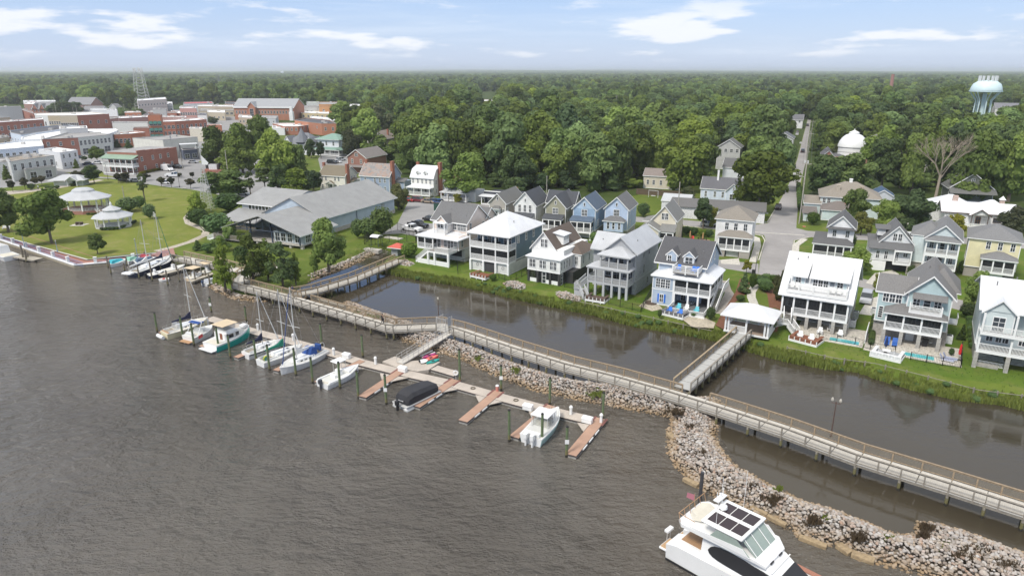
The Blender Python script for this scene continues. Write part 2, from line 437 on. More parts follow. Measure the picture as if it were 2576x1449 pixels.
for i in range(len(ap)-1):
 m0=[(a*.5+b*.5) for a,b in zip(ap[i],bp[i])];m1=[(a*.5+b*.5) for a,b in zip(ap[i+1],bp[i+1])]
 m0[2]+=.25;m1[2]+=.25
 bk.quad(bp[i],bp[i+1],m1,m0);bk.quad(m0,m1,ap[i+1],ap[i])
tag(bk.obj('river_bank',GRASS,smooth=False),kind='structure')
ASPH=M('asphalt',(.20,.195,.19),.9);ROADC=M('asphalt',(.30,.285,.275),.9);CONC=M('weathered',(.50,.47,.42),.85)
LIGHTASPH=M('asphalt',(.27,.265,.26),.9)
gz=LZ
lawn_px=[(-400,520),(-300,506),(0,593.5),(220,653.5),(392,637),(440,622),(520,600),(505,560),(470,545),(478,520),(482,482),(420,474),(275,452),(205,452),(0,492),(-400,500)]
sheet('park_lawn',pts(lawn_px,gz),gz+.004,LAWN)
def crest_part(a,b):return [c for c,p in zip(crest,SHORE) if a<=p[0]<=b and p[1]>670]
sheet('yard_grass',crest_part(962,1800)+pts([(1850,800),(1900,700),(1880,592),(1700,580),(1240,545),(1120,556),(1015,560)],gz),gz+.004,YARD)
sheet('yard_grass',crest_part(1870,3100)+pts([(2900,650),(2576,630),(2140,612),(1995,600),(2000,700)],gz),gz+.004,YARD)
sheet('parking_lot',pts([(-200,500),(0,474),(205,450),(275,449),(420,471),(475,476),(600,500),(640,494),(720,470),(700,430),(640,300),(300,258),(-300,262),(-500,420)],gz),gz+.008,LIGHTASPH)
sheet('grass_island',pts([(160,434),(258,432),(262,440),(300,447),(262,446),(200,441)],gz),gz+.012,LAWN)
sheet('grass_island',pts([(495,408),(540,398),(565,408),(530,414)],gz),gz+.012,LAWN)
sheet('footpath',pts([(-60,486),(70,478),(140,470),(250,452),(262,454),(150,474),(60,486),(0,492)],gz),gz+.016,M('weathered',(.50,.44,.36),.9))
sheet('parking_lot',pts([(960,590),(1000,562),(1028,506),(1060,500),(1120,503),(1180,510),(1245,520),(1240,532),(1110,524),(1060,560),(1118,566),(1080,600),(1010,588)],gz),gz+.008,LIGHTASPH)
sheet('parking_lot',pts([(815,382),(850,376),(900,385),(890,440),(810,440),(800,400)],gz),gz+.008,LIGHTASPH)
street=[(1972,720),(1969,640),(1969,585),(1978,520),(1992,455),(2012,390),(2024,352),(2033,318),(2040,280),(2044,250),(2047,225)]
st_w=pts(street,gz)
cul=pts([(1908,690),(1912,655),(1926,604),(1922,592),(1880,585),(1715,566),(1560,556),(1400,540),(1232,526),(1090,512),(1090,506),(1236,516),(1400,529),(1560,543),(1715,553),(1880,568),(1931,562),
           (1950,529),(1985,462),(2006,400),(2016,362),(2031,304),(2041,250),(2046,215),(2049,215),(2048,250),(2040,304),(2032,362),(2028,404),(2013,462),(2008,512),(2003,574),(2030,581),(2137,588),(2290,593),(2430,598),(2600,606),(2900,616),
           (2900,640),(2600,628),(2430,614),(2290,608),(2137,603),(2040,597),(1996,604),(1991,655),(1990,692),(1950,700)],gz)
sheet('street',cul,gz+.02,ROADC)
alley=pts([(1908,690),(1813,674),(1700,664),(1560,655),(1470,645),(1380,618),(1250,585),(1150,566),(1150,556),(1260,572),(1390,600),(1480,628),(1600,637),(1700,645),(1813,654),(1908,664)],gz)
sheet('alley',alley,gz+.016,ROADC)
sheet('alley',pts([(1990,664),(2100,686),(2200,708),(2330,735),(2440,760),(2576,792),(2800,850),(2800,880),(2560,812),(2420,782),(2300,752),(2180,726),(2080,702),(1990,690)],gz),gz+.016,ROADC)
side=[(1880,600),(1922,606),(1940,640)]
def kerb(name,line,w,mat,z=.12):
 m=MB();r=ribbon(line,w);n=len(line)
 for i in range(n-1):
  a,b=r[i],r[i+1];c,d=r[2*n-2-i],r[2*n-1-i]
  m.hexa([(*d,gz-.1),(*c,gz-.1),(*b,gz-.1),(*a,gz-.1)],[(*d,gz+z),(*c,gz+z),(*b,gz+z),(*a,gz+z)])
 return tag(m.obj(name,mat),kind='structure')
PALE=M('weathered',(.60,.57,.50),.85)
kerb('pavement',pts([(1894,660),(1906,618),(1903,600),(1880,591)],gz),1.5,PALE)
kerb('pavement',pts([(1999,660),(2002,618),(2024,602)],gz),1.5,PALE)
kerb('kerb',pts([(1909,655),(1924,606),(1917,594),(1880,587),(1715,568)],gz),.25,PALE,.14)
kerb('kerb',pts([(1992.5,664),(1998,606),(2034,598)],gz),.25,PALE,.14)
kerb('kerb',pts([(1880,575-9),(1930,560),(1950,527)],gz),.25,PALE,.14)
kerb('kerb',pts([(1906,704),(1935,701),(1975,698)],gz),.25,PALE,.14)
mk=MB();a=GV(1882,583,gz+.026);b=GV(2024,592,gz+.026);n=Vector((b.y-a.y,a.x-b.x,0)).normalized()*.3
mk.quad(a-n,a+n,b+n,b-n);tag(mk.obj('crossing_gutter',PALE),kind='structure')
def path(name,line,w,mat,z=.012):
 return sheet(name,ribbon(pts(line,gz),w),gz+z,mat)
path('footpath',[(1908,700),(1903,715),(1890,735),(1890,748),(1903,780),(1916,800),(1905,812)],1.5,PALE,.03)
path('gravel_path',[(392,632),(435,622),(480,608),(515,592),(520,580),(500,572),(475,562),(470,548),(480,536)],1.9,M('weathered',(.48,.43,.35),.95),.02)
path('garden_path',[(1822,706),(1828,728),(1835,738),(1822,765),(1812,790)],1.6,M('weathered',(.42,.38,.33),.9),.014)
MULCH=M('weathered',(.20,.085,.045),.95);GRAVEL=M('weathered',(.50,.44,.34),.95)
sheet('mulch_bed',pts([(1800,818),(1812,795),(1850,735),(1862,700),(1888,712),(1876,740),(1850,760),(1840,815),(1826,832)],gz),gz+.02,MULCH)
sheet('mulch_bed',pts([(1905,716),(1960,700),(1975,765),(1955,835),(1925,838),(1918,825),(1938,790),(1930,740)],gz),gz+.018,MULCH)
sheet('gravel_bed',pts([(1712,800),(1745,785),(1800,812),(1795,826),(1740,822)],gz),gz+.022,GRAVEL)
sheet('gravel_bed',pts([(1607,770),(1640,745),(1650,760),(1668,778),(1640,783)],gz),gz+.022,GRAVEL)
for q in ([(1812,654),(1858,650),(1862,667),(1815,664)],[(2178,712),(2200,688),(2245,680),(2262,690),(2215,722)],[(1400,624),(1410,604),(1452,600),(1462,628)],[(2160,790),(2185,752),(2215,745),(2200,795)],[(2470,760),(2500,735),(2560,745),(2540,775)]):
 sheet('driveway',pts(q,gz),gz+.03,PALE)
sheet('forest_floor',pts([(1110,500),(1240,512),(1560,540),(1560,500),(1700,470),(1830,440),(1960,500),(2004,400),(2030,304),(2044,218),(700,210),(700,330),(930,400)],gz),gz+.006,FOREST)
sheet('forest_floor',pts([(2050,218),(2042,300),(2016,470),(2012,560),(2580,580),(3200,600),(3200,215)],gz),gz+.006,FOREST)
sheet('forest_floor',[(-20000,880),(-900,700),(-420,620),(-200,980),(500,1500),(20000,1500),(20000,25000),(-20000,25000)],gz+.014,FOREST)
# promenade
BRK=M('brick',(.33,.15,.11),.85)
bp_=pts([(-420,470),(0,593.5),(220,653.5),(392,637),(436,624),(440,645),(398,650),(270,661.5),(188,665),(-420,458)][:5]+[(440,643),(398,647),(270,659),(188,666),(-420,455)],gz)
bs=MB();pi_=offset(prom_w,.6)
for i in range(3):bs.quad((*pi_[i],.66),(*pi_[i+1],.66),(*prom_in[i+1],gz+.02),(*prom_in[i],gz+.02))
tag(bs.obj('brick_promenade',BRK),kind='structure')
sheet('brick_promenade',pts([(380,640),(392,635),(436,624),(441,641),(400,648)],gz),gz+.024,BRK)
path('brick_promenade_edging',[(-300,508),(0,593.5),(220,653.5),(392,637)],.5,PALE,.034)
WALLM=M('weathered',(.42,.37,.27),.9)
wl=thing('quay_wall','tan concrete quay wall holding up the brick promenade','quay wall',(0,0,0))
m=MB();cp=MB()
pr=prom_w
for i in range(len(pr)-1):
 a=Vector(pr[i]);b=Vector(pr[i+1]);t=(b-a).normalized();n=Vector((-t.y,t.x))
 for mb,o0,o1,z0,z1 in ((m,0,.55,-1.5,.55),(cp,-.12,.7,.55,.72)):
  mb.hexa([(*(a+n*o0),z0),(*(b+n*o0),z0),(*(b+n*o1),z0),(*(a+n*o1),z0)],[(*(a+n*o0),z1),(*(b+n*o0),z1),(*(b+n*o1),z1),(*(a+n*o1),z1)])
m.obj('wall_face',WALLM,wl);cp.obj('coping',WHITE,wl)
fence=thing('promenade_fence','blue metal fence between square white piers along the quay','fence',(0,0,0))
BLUE=M('paint_blue',(.22,.25,.45),.5)
def along(line,step,start=0):
 out=[];acc=start
 for i in range(len(line)-1):
  a=Vector(line[i]);b=Vector(line[i+1]);l=(b-a).length;t=(b-a)/l
  while acc<l:out.append((a+t*acc,math.atan2(t.y,t.x)));acc+=step
  acc-=l
 return out
pier_me=MB().box(-.28,.28,-.28,.28,0,1.15).box(-.34,.34,-.34,.34,1.15,1.25).mesh('pier',WHITE)
fl=[tuple(Vector(p)) for p in offset(pr,.35)]
for p,an in along(fl,7.2,3):
 link('pier',pier_me,fence,(p.x,p.y,.7),an)
fb=MB()
for x in [i*.24 for i in range(30)]:fb.box(x-.012,x+.012,-.01,.01,.1,1.0)
fb.box(0,7.2,-.03,.03,.98,1.04);fb.box(0,7.2,-.02,.02,.08,.12)
fbm=fb.mesh('fence_panel',BLUE)
for p,an in along(fl,7.2,3):
 link('fence_panel',fbm,fence,(p.x,p.y,.7),an)
# rubble breakwater
def rock_mesh(k):
 rnd=random.Random(k);bm=bmesh.new();bmesh.ops.create_icosphere(bm,subdivisions=2,radius=1)
 ax_=[Vector((rnd.gauss(0,1),rnd.gauss(0,1),rnd.gauss(0,1))).normalized() for _ in range(9)]
 for v in bm.verts:
  for a in ax_:
   dd=v.co.dot(a)
   if dd>.72:v.co-=a*(dd-.72)
  v.co*=rnd.uniform(.97,1.04)
 s=(rnd.uniform(.8,1.15),rnd.uniform(.65,.95),rnd.uniform(.5,.8))
 for v in bm.verts:v.co=Vector((v.co.x*s[0],v.co.y*s[1],v.co.z*s[2]))
 me=bpy.data.meshes.new('rock');bm.to_mesh(me);bm.free();return me
def rock_mat():
 m,N,L,b=new_mat('rock');geo=N.new('ShaderNodeNewGeometry');at=N.new('ShaderNodeAttribute');at.attribute_name='tone'
 oi=N.new('ShaderNodeObjectInfo')
 f=_m(N,L,'FRACT',_m(N,L,'ADD',at.outputs['Fac'],_m(N,L,'MULTIPLY',oi.outputs['Random'],3.7)))
 c=_ramp(N,L,f,[(0,(.24,.19,.15)),(.2,(.36,.32,.28)),(.42,(.49,.46,.43)),(.58,(.44,.35,.26)),(.75,(.52,.50,.47)),(.88,(.40,.26,.18)),(1,(.60,.58,.55))])
 n=_noise(N,L,3.0,4,.7,geo.outputs['Position']);c=_mixc(N,L,_map(N,L,n,.35,.7,.45,0),c,(.16,.14,.12))
 sp=N.new('ShaderNodeSeparateXYZ');L.new(geo.outputs['Position'],sp.inputs[0])
 n2=_noise(N,L,.5,3,.6,geo.outputs['Position'])
 z=_m(N,L,'ADD',sp.outputs[2],_m(N,L,'MULTIPLY',n2,.9))
 c=_mixc(N,L,_map(N,L,z,.55,1.15,.8,0),c,(.30,.20,.095))
 c=_mixc(N,L,_map(N,L,z,.4,.6,.75,0),c,(.07,.05,.03))
 b.inputs['Roughness'].default_value=.85;L.new(c,b.inputs['Base Color']);return m
ROCKM=rock_mat()
ROCKS=[rock_mesh(k) for k in range(9)]
for r_ in ROCKS:
 r_.materials.append(ROCKM);a_=r_.attributes.new('tone','FLOAT','POINT')
BW_RIVER=[(863,764),(895,788),(940,812),(985,834),(1020,862),(1043,866),(1091,880),(1115,890),(1160,904),(1219,933),(1272,954),(1339,981),(1392,992),(1472,1010),(1546,1023),(1600,1034),(1650,1043),(1684,1051),
   (1690,1062),(1679,1090),(1685,1146),(1709,1183),(1751,1221),(1807,1253),(1872,1281),(1965,1319),(2012,1351),(2082,1366),(2152,1402),(2245,1426),(2339,1449),(2480,1500),(2700,1580)]
BW_POND=[(2900,1500),(2700,1425),(2576,1393),(2525,1374),(2432,1338),(2339,1313),(2311,1314),(2295,1345),(2245,1342),(2175,1314),(2105,1286),(2012,1258),(1942,1225),(1896,1197),(1844,1169),(1808,1123),(1797,1099),(1804,1062),(1812,1036),
           (1815,1012),(1795,1000),(1740,1001),(1700,1003),(1640,990),(1560,972),(1499,965),(1445,959),(1392,946),(1339,930),(1285,911),(1232,890),(1179,869),(1128,853),(1090,838),(1050,818),(1000,800),(950,785),(900,766),(875,758)]
bwp=pts(BW_RIVER)+pts(BW_POND)
def rocks(name,label,poly,spacing,top,seed,slope=.5,maxd=4,indiv=0,size=.36,cat='breakwater'):
 rnd=random.Random(seed);root=thing(name,label,cat,(0,0,0)) if indiv or label else None
 xs=[p[0] for p in poly];ys=[p[1] for p in poly]
 edges=[(poly[i-1],poly[i]) for i in range(len(poly))]
 res=[]
 y=min(ys)-.3;row=0
 while y<max(ys)+.3:
  x=min(xs)-.3+(row % 2)*spacing/2
  while x<max(xs)+.3:
   p=(x+rnd.uniform(-.4,.4)*spacing,y+rnd.uniform(-.4,.4)*spacing);x+=spacing
   near=[e for e in edges if min(e[0][0],e[1][0])-maxd<p[0]<max(e[0][0],e[1][0])+maxd and min(e[0][1],e[1][1])-maxd<p[1]<max(e[0][1],e[1][1])+maxd]
   if not near:d=maxd
   else:d=min(dist_seg(p,*e) for e in near)
   ins=inpoly(p,poly)
   if not ins and d>.35:continue
   if not ins:d=-d
   z=max(-.25,min(top,-.02+slope*d))+rnd.uniform(-.08,.12)
   res.append((p[0],p[1],z,size*rnd.uniform(.62,1.45) if rnd.random()>.05 else size*1.8))
  y+=spacing*.86;row+=1
 if indiv:res+=[(x+.14,y+.1,z-.2,s_*1.0) for x,y,z,s_ in res if z>.3][::2]
 res.sort(key=lambda r:r[0]**2+r[1]**2)
 ind=[r for r in res if proj(*r[:3])[1]<1455 and 1300<proj(*r[:3])[0]<2590][:indiv];s_=set(ind)
 for r in ind:
  o=link('rock',rnd.choice(ROCKS),root,r[:3]);o.rotation_euler=(rnd.uniform(-.5,.5),rnd.uniform(-.5,.5),rnd.uniform(0,6.28));o.scale=(r[3],)*3
 V,F,T=[],[],[]
 base=[([v.co.copy() for v in m_.vertices],[tuple(p.vertices) for p in m_.polygons]) for m_ in ROCKS]
 for r in res:
  if r in s_:continue
  vs,fs=rnd.choice(base);rot=Matrix.Rotation(rnd.uniform(0,6.28),3,'Z') @ Matrix.Rotation(rnd.uniform(-.5,.5),3,'X');i=len(V)
  t=rnd.random();off=Vector(r[:3])
  V+=[tuple(rot @ v*r[3]+off) for v in vs];T+=[t]*len(vs)
  F+=[tuple(i+q for q in f) for f in fs]
 me=bpy.data.meshes.new('rocks');me.from_pydata(V,[],F);me.materials.append(ROCKM)
 a=me.attributes.new('tone','FLOAT','POINT');a.data.foreach_set('value',T)
 o=link('rocks' if root else name,me,root);o['kind']='stuff'
 return root
rocks('breakwater','long curving breakwater of loose grey and tan stones beside the boardwalk',bwp,.275,1.15,3,indiv=300,size=.175)
cm=MB()
rv=[Vector(p) for p in pts(BW_RIVER)];pv=[Vector(p) for p in pts(BW_POND)][::-1]
def resample(l,n):
 d=[0]
 for i in range(len(l)-1):d.append(d[-1]+(l[i+1]-l[i]).length)
 out=[]
 for k in range(n):
  t=d[-1]*k/(n-1);j=max(i for i in range(len(d)) if d[i]<=t+1e-6);j=min(j,len(l)-2)
  out.append(l[j].lerp(l[j+1],(t-d[j])/max(1e-6,d[j+1]-d[j])))
 return out
EARTH=M('weathered',(.26,.22,.17),.95)
sheet('breakwater_core',offset(bwp,.5),.12,EARTH)
def riprap(lbl,line,w,top=.8,seed=1,sp=.42,z0=0.0,size=.27):
 return rocks('riprap',lbl,ribbon(pts(line),w),sp,top,seed,cat='riprap',maxd=3,size=size)
riprap('band of grey stones sloping into the canal below the grass by the metal hall',[(728,718),(815,686),(850,674),(885,659),(925,640),(940,631)],3.0,1.2,5)
riprap('stones and rubble at the tree roots under the boardwalk bend',[(536,715),(560,732),(600,748),(660,755),(720,750)],2.0,.7,6)
riprap('small pile of rubble under the junction of the two boardwalks',[(758,742),(780,746),(800,750)],2.2,.8,7)
def gravelpile(lbl,q,seed):
 rnd=random.Random(seed);P=pts(q,gz)
 return rocks('drain_stones',lbl,P,.3,.2,seed,cat='stones',maxd=2,size=.2)
for lbl,q,sd_ in (('patch of pale drain stones on the grass below the blue hip-roofed house',[(1270,710),(1300,708),(1322,718),(1318,724),(1280,720)],11),
     ('patch of pale drain stones left of the grey house stair',[(1402,735),(1428,736),(1460,750),(1455,755),(1405,744)],12),
     ('patch of pale drain stones beside the pink house and the boardwalk end',[(1000,656),(1022,655),(1042,664),(1030,669),(1005,665)],13)):
 o=gravelpile(lbl,q,sd_);o.location.z=gz
# boardwalk
DECKM=M('planks',(.60,.57,.51),.85);RAILM=M('weathered',(.33,.25,.165),.85);RAILN=M('weathered',(.40,.31,.20),.85);GREYW=M('weathered',(.30,.27,.225),.9)
PILEM=M('piling',(.22,.20,.12),.9)
DZ=1.55
def boardwalk(name,label,cat,near,w,side=1,posts_=2.3,piles=3.4,far_rail=RAILM,near_rail=GREYW,dz=DZ,skip_far=(),skip_near=(),z_near=None,deckm=None,pile_h=3.0,zend=None):
 """near: line of points (px) on the deck's nearer edge; the deck lies on its left-hand side (side=1)"""
 line=[Vector(G(*p,dz)) for p in near]
 root=thing(name,label,cat,(0,0,0))
 post_me={}
 def pm(mat):
  if mat.name not in post_me:post_me[mat.name]=MB().box(-.07,.07,-.07,.07,-.28,1.08).mesh('rail_post',mat)
  return post_me[mat.name]
 pile_me=MB().tube((0,0,-2.0),(0,0,dz-.25),.15,n=8).mesh('pile',PILEM)
 n=len(line)
 nor=[]
 for i in range(n):
  a=line[max(0,i-1)];b=line[min(n-1,i+1)]
  if 0<i<n-1:
   t1=(line[i]-a).normalized();t2=(b-line[i]).normalized();n1=Vector((-t1.y,t1.x));n2=Vector((-t2.y,t2.x));nn=(n1+n2).normalized();nn=nn/max(.4,nn.dot(n1))
  else:
   t=(b-a).normalized();nn=Vector((-t.y,t.x))
  nor.append(nn*side*w)
 for i in range(n-1):
  a,b=line[i],line[i+1];c,d=a+nor[i],b+nor[i+1]
  L_=(b-a).length;k=max(1,round(L_/2.44));t=(b-a).normalized();an=math.atan2(t.y,t.x)
  za=dz if zend is None else dz+(zend-dz)*i/(n-1);zb=dz if zend is None else dz+(zend-dz)*(i+1)/(n-1)
  for j in range(k):
   u0,u1=j/k+.006,(j+1)/k-.006
   q=[a.lerp(b,u0),a.lerp(b,u1),c.lerp(d,u1),c.lerp(d,u0)]
   o0=q[0];M2=Matrix.Rotation(-an,2)
   l=[M2 @ (p-o0) for p in q]
   if side<0:l=[l[3],l[2],l[1],l[0]]
   zz=za+(zb-za)*(u0+u1)/2
   s=MB().hexa([(p.x,p.y,-.06) for p in l],[(p.x,p.y,0) for p in l]).obj('deck_section',deckm or DECKM,root)
   s.location=(o0.x,o0.y,zz);s.rotation_euler=(0,0,an)
  for off,nm in ((.12,'beam'),(w-.12,'beam')):
   f=off/w
   p0=a.lerp(c,f);p1=b.lerp(d,f);nn=Vector((-t.y,t.x))*.06
   MB().hexa([(*(p0-nn),za-.36),(*(p1-nn),zb-.36),(*(p1+nn),zb-.36),(*(p0+nn),za-.36)],[(*(p0-nn),za-.065),(*(p1-nn),zb-.065),(*(p1+nn),zb-.065),(*(p0+nn),za-.065)]).obj(nm,GREYW,root)
  for e0,e1,mat,sk in ((a,b,near_rail,skip_near),(c,d,far_rail,skip_far)):
   ll=(e1-e0).length;kk=max(1,round(ll/posts_));tt=(e1-e0)/ll;an2=math.atan2(tt.y,tt.x)
   gaps=[g for g in sk if g[0]==i]
   segs=[(0,1)]
   for g in gaps:segs=[(0,g[1]),(g[2],1)]
   for s0,s1 in segs:
    if (s1-s0)*ll<.4:continue
    q0=e0.lerp(e1,s0);q1=e0.lerp(e1,s1);le=(q1-q0).length;z0_=za+(zb-za)*s0;z1_=za+(zb-za)*s1
    rr=MB();nn=Vector((-tt.y,tt.x))
    for (zc0,zc1,hw) in ((1.08,1.13,.11),(.93,1.03,.03),(.10,.18,.03)):
     h=nn*hw;rr.hexa([(*(q0-h),z0_+zc0),(*(q1-h),z1_+zc0),(*(q1+h),z1_+zc0),(*(q0+h),z0_+zc0)],[(*(q0-h),z0_+zc1),(*(q1-h),z1_+zc1),(*(q1+h),z1_+zc1),(*(q0+h),z0_+zc1)])
    rr.obj('rail',mat,root)
    wr=MB();wr.quad((*q0,z0_+.18),(*q1,z1_+.18),(*q1,z1_+.93),(*q0,z0_+.93));wr.obj('wire_infill',M('mesh_wire',(.30,.26,.20),.8),root)
    kk=max(1,round(le/posts_))
    for j in range(kk+1):
     p=q0.lerp(q1,j/kk);link('rail_post',pm(mat),root,(p.x,p.y,z0_+(z1_-z0_)*j/kk),an2)
  kp=max(1,round(L_/piles))
  for j in range(kp+(1 if i==n-2 else 0)):
   for f in (.07,.93):
    p=a.lerp(b,j/kp).lerp(c.lerp(d,j/kp),f);link('pile',pile_me,root,(p.x,p.y,0),random.uniform(0,6))
   p0=a.lerp(b,j/kp);p1=c.lerp(d,j/kp);t2=Vector((t.x,t.y))*.09
   MB().hexa([(*(p0-t2),dz-.62),(*(p0+t2),dz-.62),(*(p1+t2),dz-.62),(*(p1-t2),dz-.62)][::side],[(*(p0-t2),dz-.36),(*(p0+t2),dz-.36),(*(p1+t2),dz-.36),(*(p1-t2),dz-.36)][::side]).obj('cross_beam',GREYW,root)
 return root
boardwalk('boardwalk','long wooden boardwalk with wire rails crossing the water from marina to lower right','boardwalk',
          [(583,722),(718,757.5),(970,832),(989,834),(1097,829),(1141,840),(1285,889.5),(1419,932),(1546,964.5),(1662,998),(1802,1042),(1965,1096),(2152,1166),(2385,1239),(2576,1301),(2800,1372)],2.75,
          skip_far=((1,.04,.15),(9,.22,.72)),skip_near=((4,.1,.75),))
boardwalk('boardwalk','side boardwalk crossing the canal mouth to the small red-roofed shelter','boardwalk',[(738,748),(800,737),(900,706),(1018,655)],2.4,far_rail=RAILN,near_rail=RAILN)
boardwalk('boardwalk','private pier from the boardwalk to the white pavilion','pier',[(1737,983),(1818,911),(1889,846)],2.3,far_rail=RAILN,near_rail=GREYW,deckm=M('planks',(.48,.48,.46),.8),piles=2.2)
boardwalk('boardwalk','marina boardwalk between the brick promenade and the cypress trees','boardwalk',[(432,652),(545,676),(585,688)],3.0,far_rail=RAILN,near_rail=GREYW,piles=4,skip_near=((0,.45,.55),))
boardwalk('boardwalk','wide boardwalk platform below the metal hall, half hidden by cypress trees','boardwalk',[(585,720),(590,700),(608,686),(650,680),(690,668)],3.2,side=-1,far_rail=RAILN,near_rail=RAILN)
GALV=M('weathered',(.55,.53,.50),.5)
gw=thing('gangway','sloping aluminium gangway with railings from the boardwalk down to the floating dock','gangway',(0,0,0))
a=GV(1128,838,DZ+.02);b=GV(1006,912,.62);d=(b-a);n=Vector((-d.y,d.x,0)).normalized()*.62
MB().hexa([a-n-Vector((0,0,.15)),b-n-Vector((0,0,.15)),b+n-Vector((0,0,.15)),a+n-Vector((0,0,.15))][::-1],[a-n,b-n,b+n,a+n][::-1]).obj('ramp',M('planks',(.52,.49,.44),.7),gw)
for sg in (-1,1):
 m=MB()
 for hz in (1.0,.55):m.tube(a+n*sg+Vector((0,0,hz)),b+n*sg+Vector((0,0,hz)),.035)
 for k in range(11):
  p=a.lerp(b,k/10)+n*sg;m.tube(p,p+Vector((0,0,1.0)),.03)
 m.obj('railing',GALV,gw)
gt=thing('dock_gate','grey metal security gate cage at the head of the gangway','gate',(0,0,0))
g0=GV(1116,829,DZ);ang=math.atan2(d.y,d.x)
c_,s_=Vector((math.cos(ang),math.sin(ang),0)),Vector((-math.sin(ang),math.cos(ang),0))
for k,(u,v) in enumerate(((-1,.9),(.6,.9),(-1,-.9),(.6,-.9))):
 p=g0+c_*u+s_*v;MB().tube(p,p+Vector((0,0,2.1)),.05).obj('post',GALV,gt)
for v in (-.9,.9):
 p=g0-c_+s_*v;q=g0+c_*.6+s_*v
 m=MB()
 for k in range(9):r_=p.lerp(q,k/8);m.tube(r_+Vector((0,0,.1)),r_+Vector((0,0,2.0)),.02,n=4)
 m.tube(p+Vector((0,0,2)),q+Vector((0,0,2)),.03);m.obj('bar_panel',GALV,gt)
p=g0+c_*.6+s_*.85;q=g0+c_*.6-s_*.85;m=MB()
for k in range(10):r_=p.lerp(q,k/9);m.tube(r_+Vector((0,0,.1)),r_+Vector((0,0,2.0)),.02,n=4)
m.tube(p+Vector((0,0,2)),q+Vector((0,0,2)),.03).obj('gate_leaf',GALV,gt)
p=g0-c_*.2+s_*1.0
MB().hexa([p-c_*.35,p+c_*.35,p+c_*.35+s_*.05,p-c_*.35+s_*.05],[x+Vector((0,0,2.2)) for x in (p-c_*.35,p+c_*.35,p+c_*.35+s_*.05,p-c_*.35+s_*.05)]).obj('door_panel',M('metal_panel',(.32,.34,.36),.4),gt)
# floating dock
DKZ=.42
COMP=M('planks',(.50,.44,.375),.8);COMPR=M('planks',(.43,.27,.19),.8);FRAME=M('weathered',(.10,.08,.07),.8);FLOATM=M('weathered',(.42,.40,.36),.8);REDB=M('planks',(.21,.085,.07),.8)
dock=thing('floating_dock','floating marina dock with brown finger piers branching from a beige main walkway','dock',(0,0,0))
def plank_piece(name,a,b,w,mat,z=DKZ,trim=True,root=dock):
 """deck strip from a to b (ground points), its own boards across"""
 a=Vector(a);b=Vector(b);L_=(b-a).length;an=math.atan2(b.y-a.y,b.x-a.x)
 o=MB().box(0,L_,-w/2,w/2,-.09,0).obj(name,mat,root);o.location=(a.x,a.y,z);o.rotation_euler=(0,0,an)
 if trim:
  t=MB();t.box(0,L_,-w/2-.05,-w/2,-.14,.012);t.box(0,L_,w/2,w/2+.05,-.14,.012);t.box(L_,L_+.05,-w/2-.05,w/2+.05,-.14,.012)
  e=t.obj('edge_trim',FRAME,o)
  f=MB().box(.02,L_-.05,-w/2+.06,w/2-.06,-.62,-.14).obj('float_tank',FLOATM,o)
 return o
A=Vector(G(524,800,DKZ));B=Vector(G(1512,1053,DKZ));mt=(B-A).normalized();mn=Vector((-mt.y,mt.x))
mids=[Vector(G(*p,DKZ)) for p in ((524,800),(611,826),(706,851),(800,877),(908,911),(1000,934),(1146,967),(1250,996),(1385,1032),(1512,1063))]
for i in range(len(mids)-1):
 plank_piece('walkway_section',mids[i],mids[i+1],1.9,COMP,z=DKZ-(.002 if i % 2 else 0))
fing=[((522,800),(402,838)),((609,827),(506,872)),((712,850),(593,899)),((806,875),(693,932)),((912,907),(797,962)),
  ((1012,930),(911,998)),((1146,955),(1046,1022)),((1254,984),(1164,1059)),((1388,1020),(1293,1099)),((1512,1052),(1436,1144))]
for i,(p,q) in enumerate(fing):
 plank_piece('finger_pier',G(*p,DKZ),G(*q,DKZ),1.25 if i>4 else 1.05,COMPR,z=DKZ+.014)
 a=Vector(G(*p,DKZ));b=Vector(G(*q,DKZ));t=(b-a).normalized();n=Vector((-t.y,t.x))
 r0=a+t*2.0
 for sg in (-1,1):
  if (i==9 and sg>0) or i==0:continue
  e=r0+n*sg*.64;f=e+t*1.9;g=e+n*sg*1.5-t*.25*sg
  MB().prism([tuple(x) for x in ([e,f,g] if sg<0 else [e,g,f])],DKZ-.1,DKZ-.005).obj('gusset',COMP,dock)
 if i>4:
  for sg in (-1,1):
   e=a+n*sg*.7;o=MB().box(-.15,1.7,-.14,.14,0,.025).obj('red_strip',REDB,dock);o.location=(e.x,e.y,DKZ+.002);o.rotation_euler=(0,0,math.atan2(t.y,t.x))
  for s0 in (.35,.55,.75):
   e=a.lerp(b,s0)+n*.72;o=MB().box(-.6,.6,-.06,.06,-.05,.09).obj('fender',WHITE,dock);o.location=(e.x,e.y,DKZ-.1);o.rotation_euler=(0,0,math.atan2(t.y,t.x))
pf=[G(*p,DKZ) for p in ((962,909),(994,896),(1024,908),(1060,906),(1108,910),(1078,930),(1050,934),(1000,925))]
MB().prism(pf[::-1],DKZ-.5,DKZ+.006).obj('platform',COMP,dock)
plank_piece('side_dock',G(1092,924,DKZ),G(1150,941,DKZ),1.6,COMP)
def pedestal(x,y,lbl):
 p=GV(x,y,DKZ+.02);o=thing('power_pedestal',lbl,'dock pedestal',p,-.5,'white power pedestals on the floating dock')
 MB().box(-.13,.13,-.13,.13,0,.85).obj('post',WHITE,o);MB().lathe([(.2,.85),(.24,.95),(.16,1.12),(.05,1.2)],10,caps=True).obj('cap',WHITE,o)
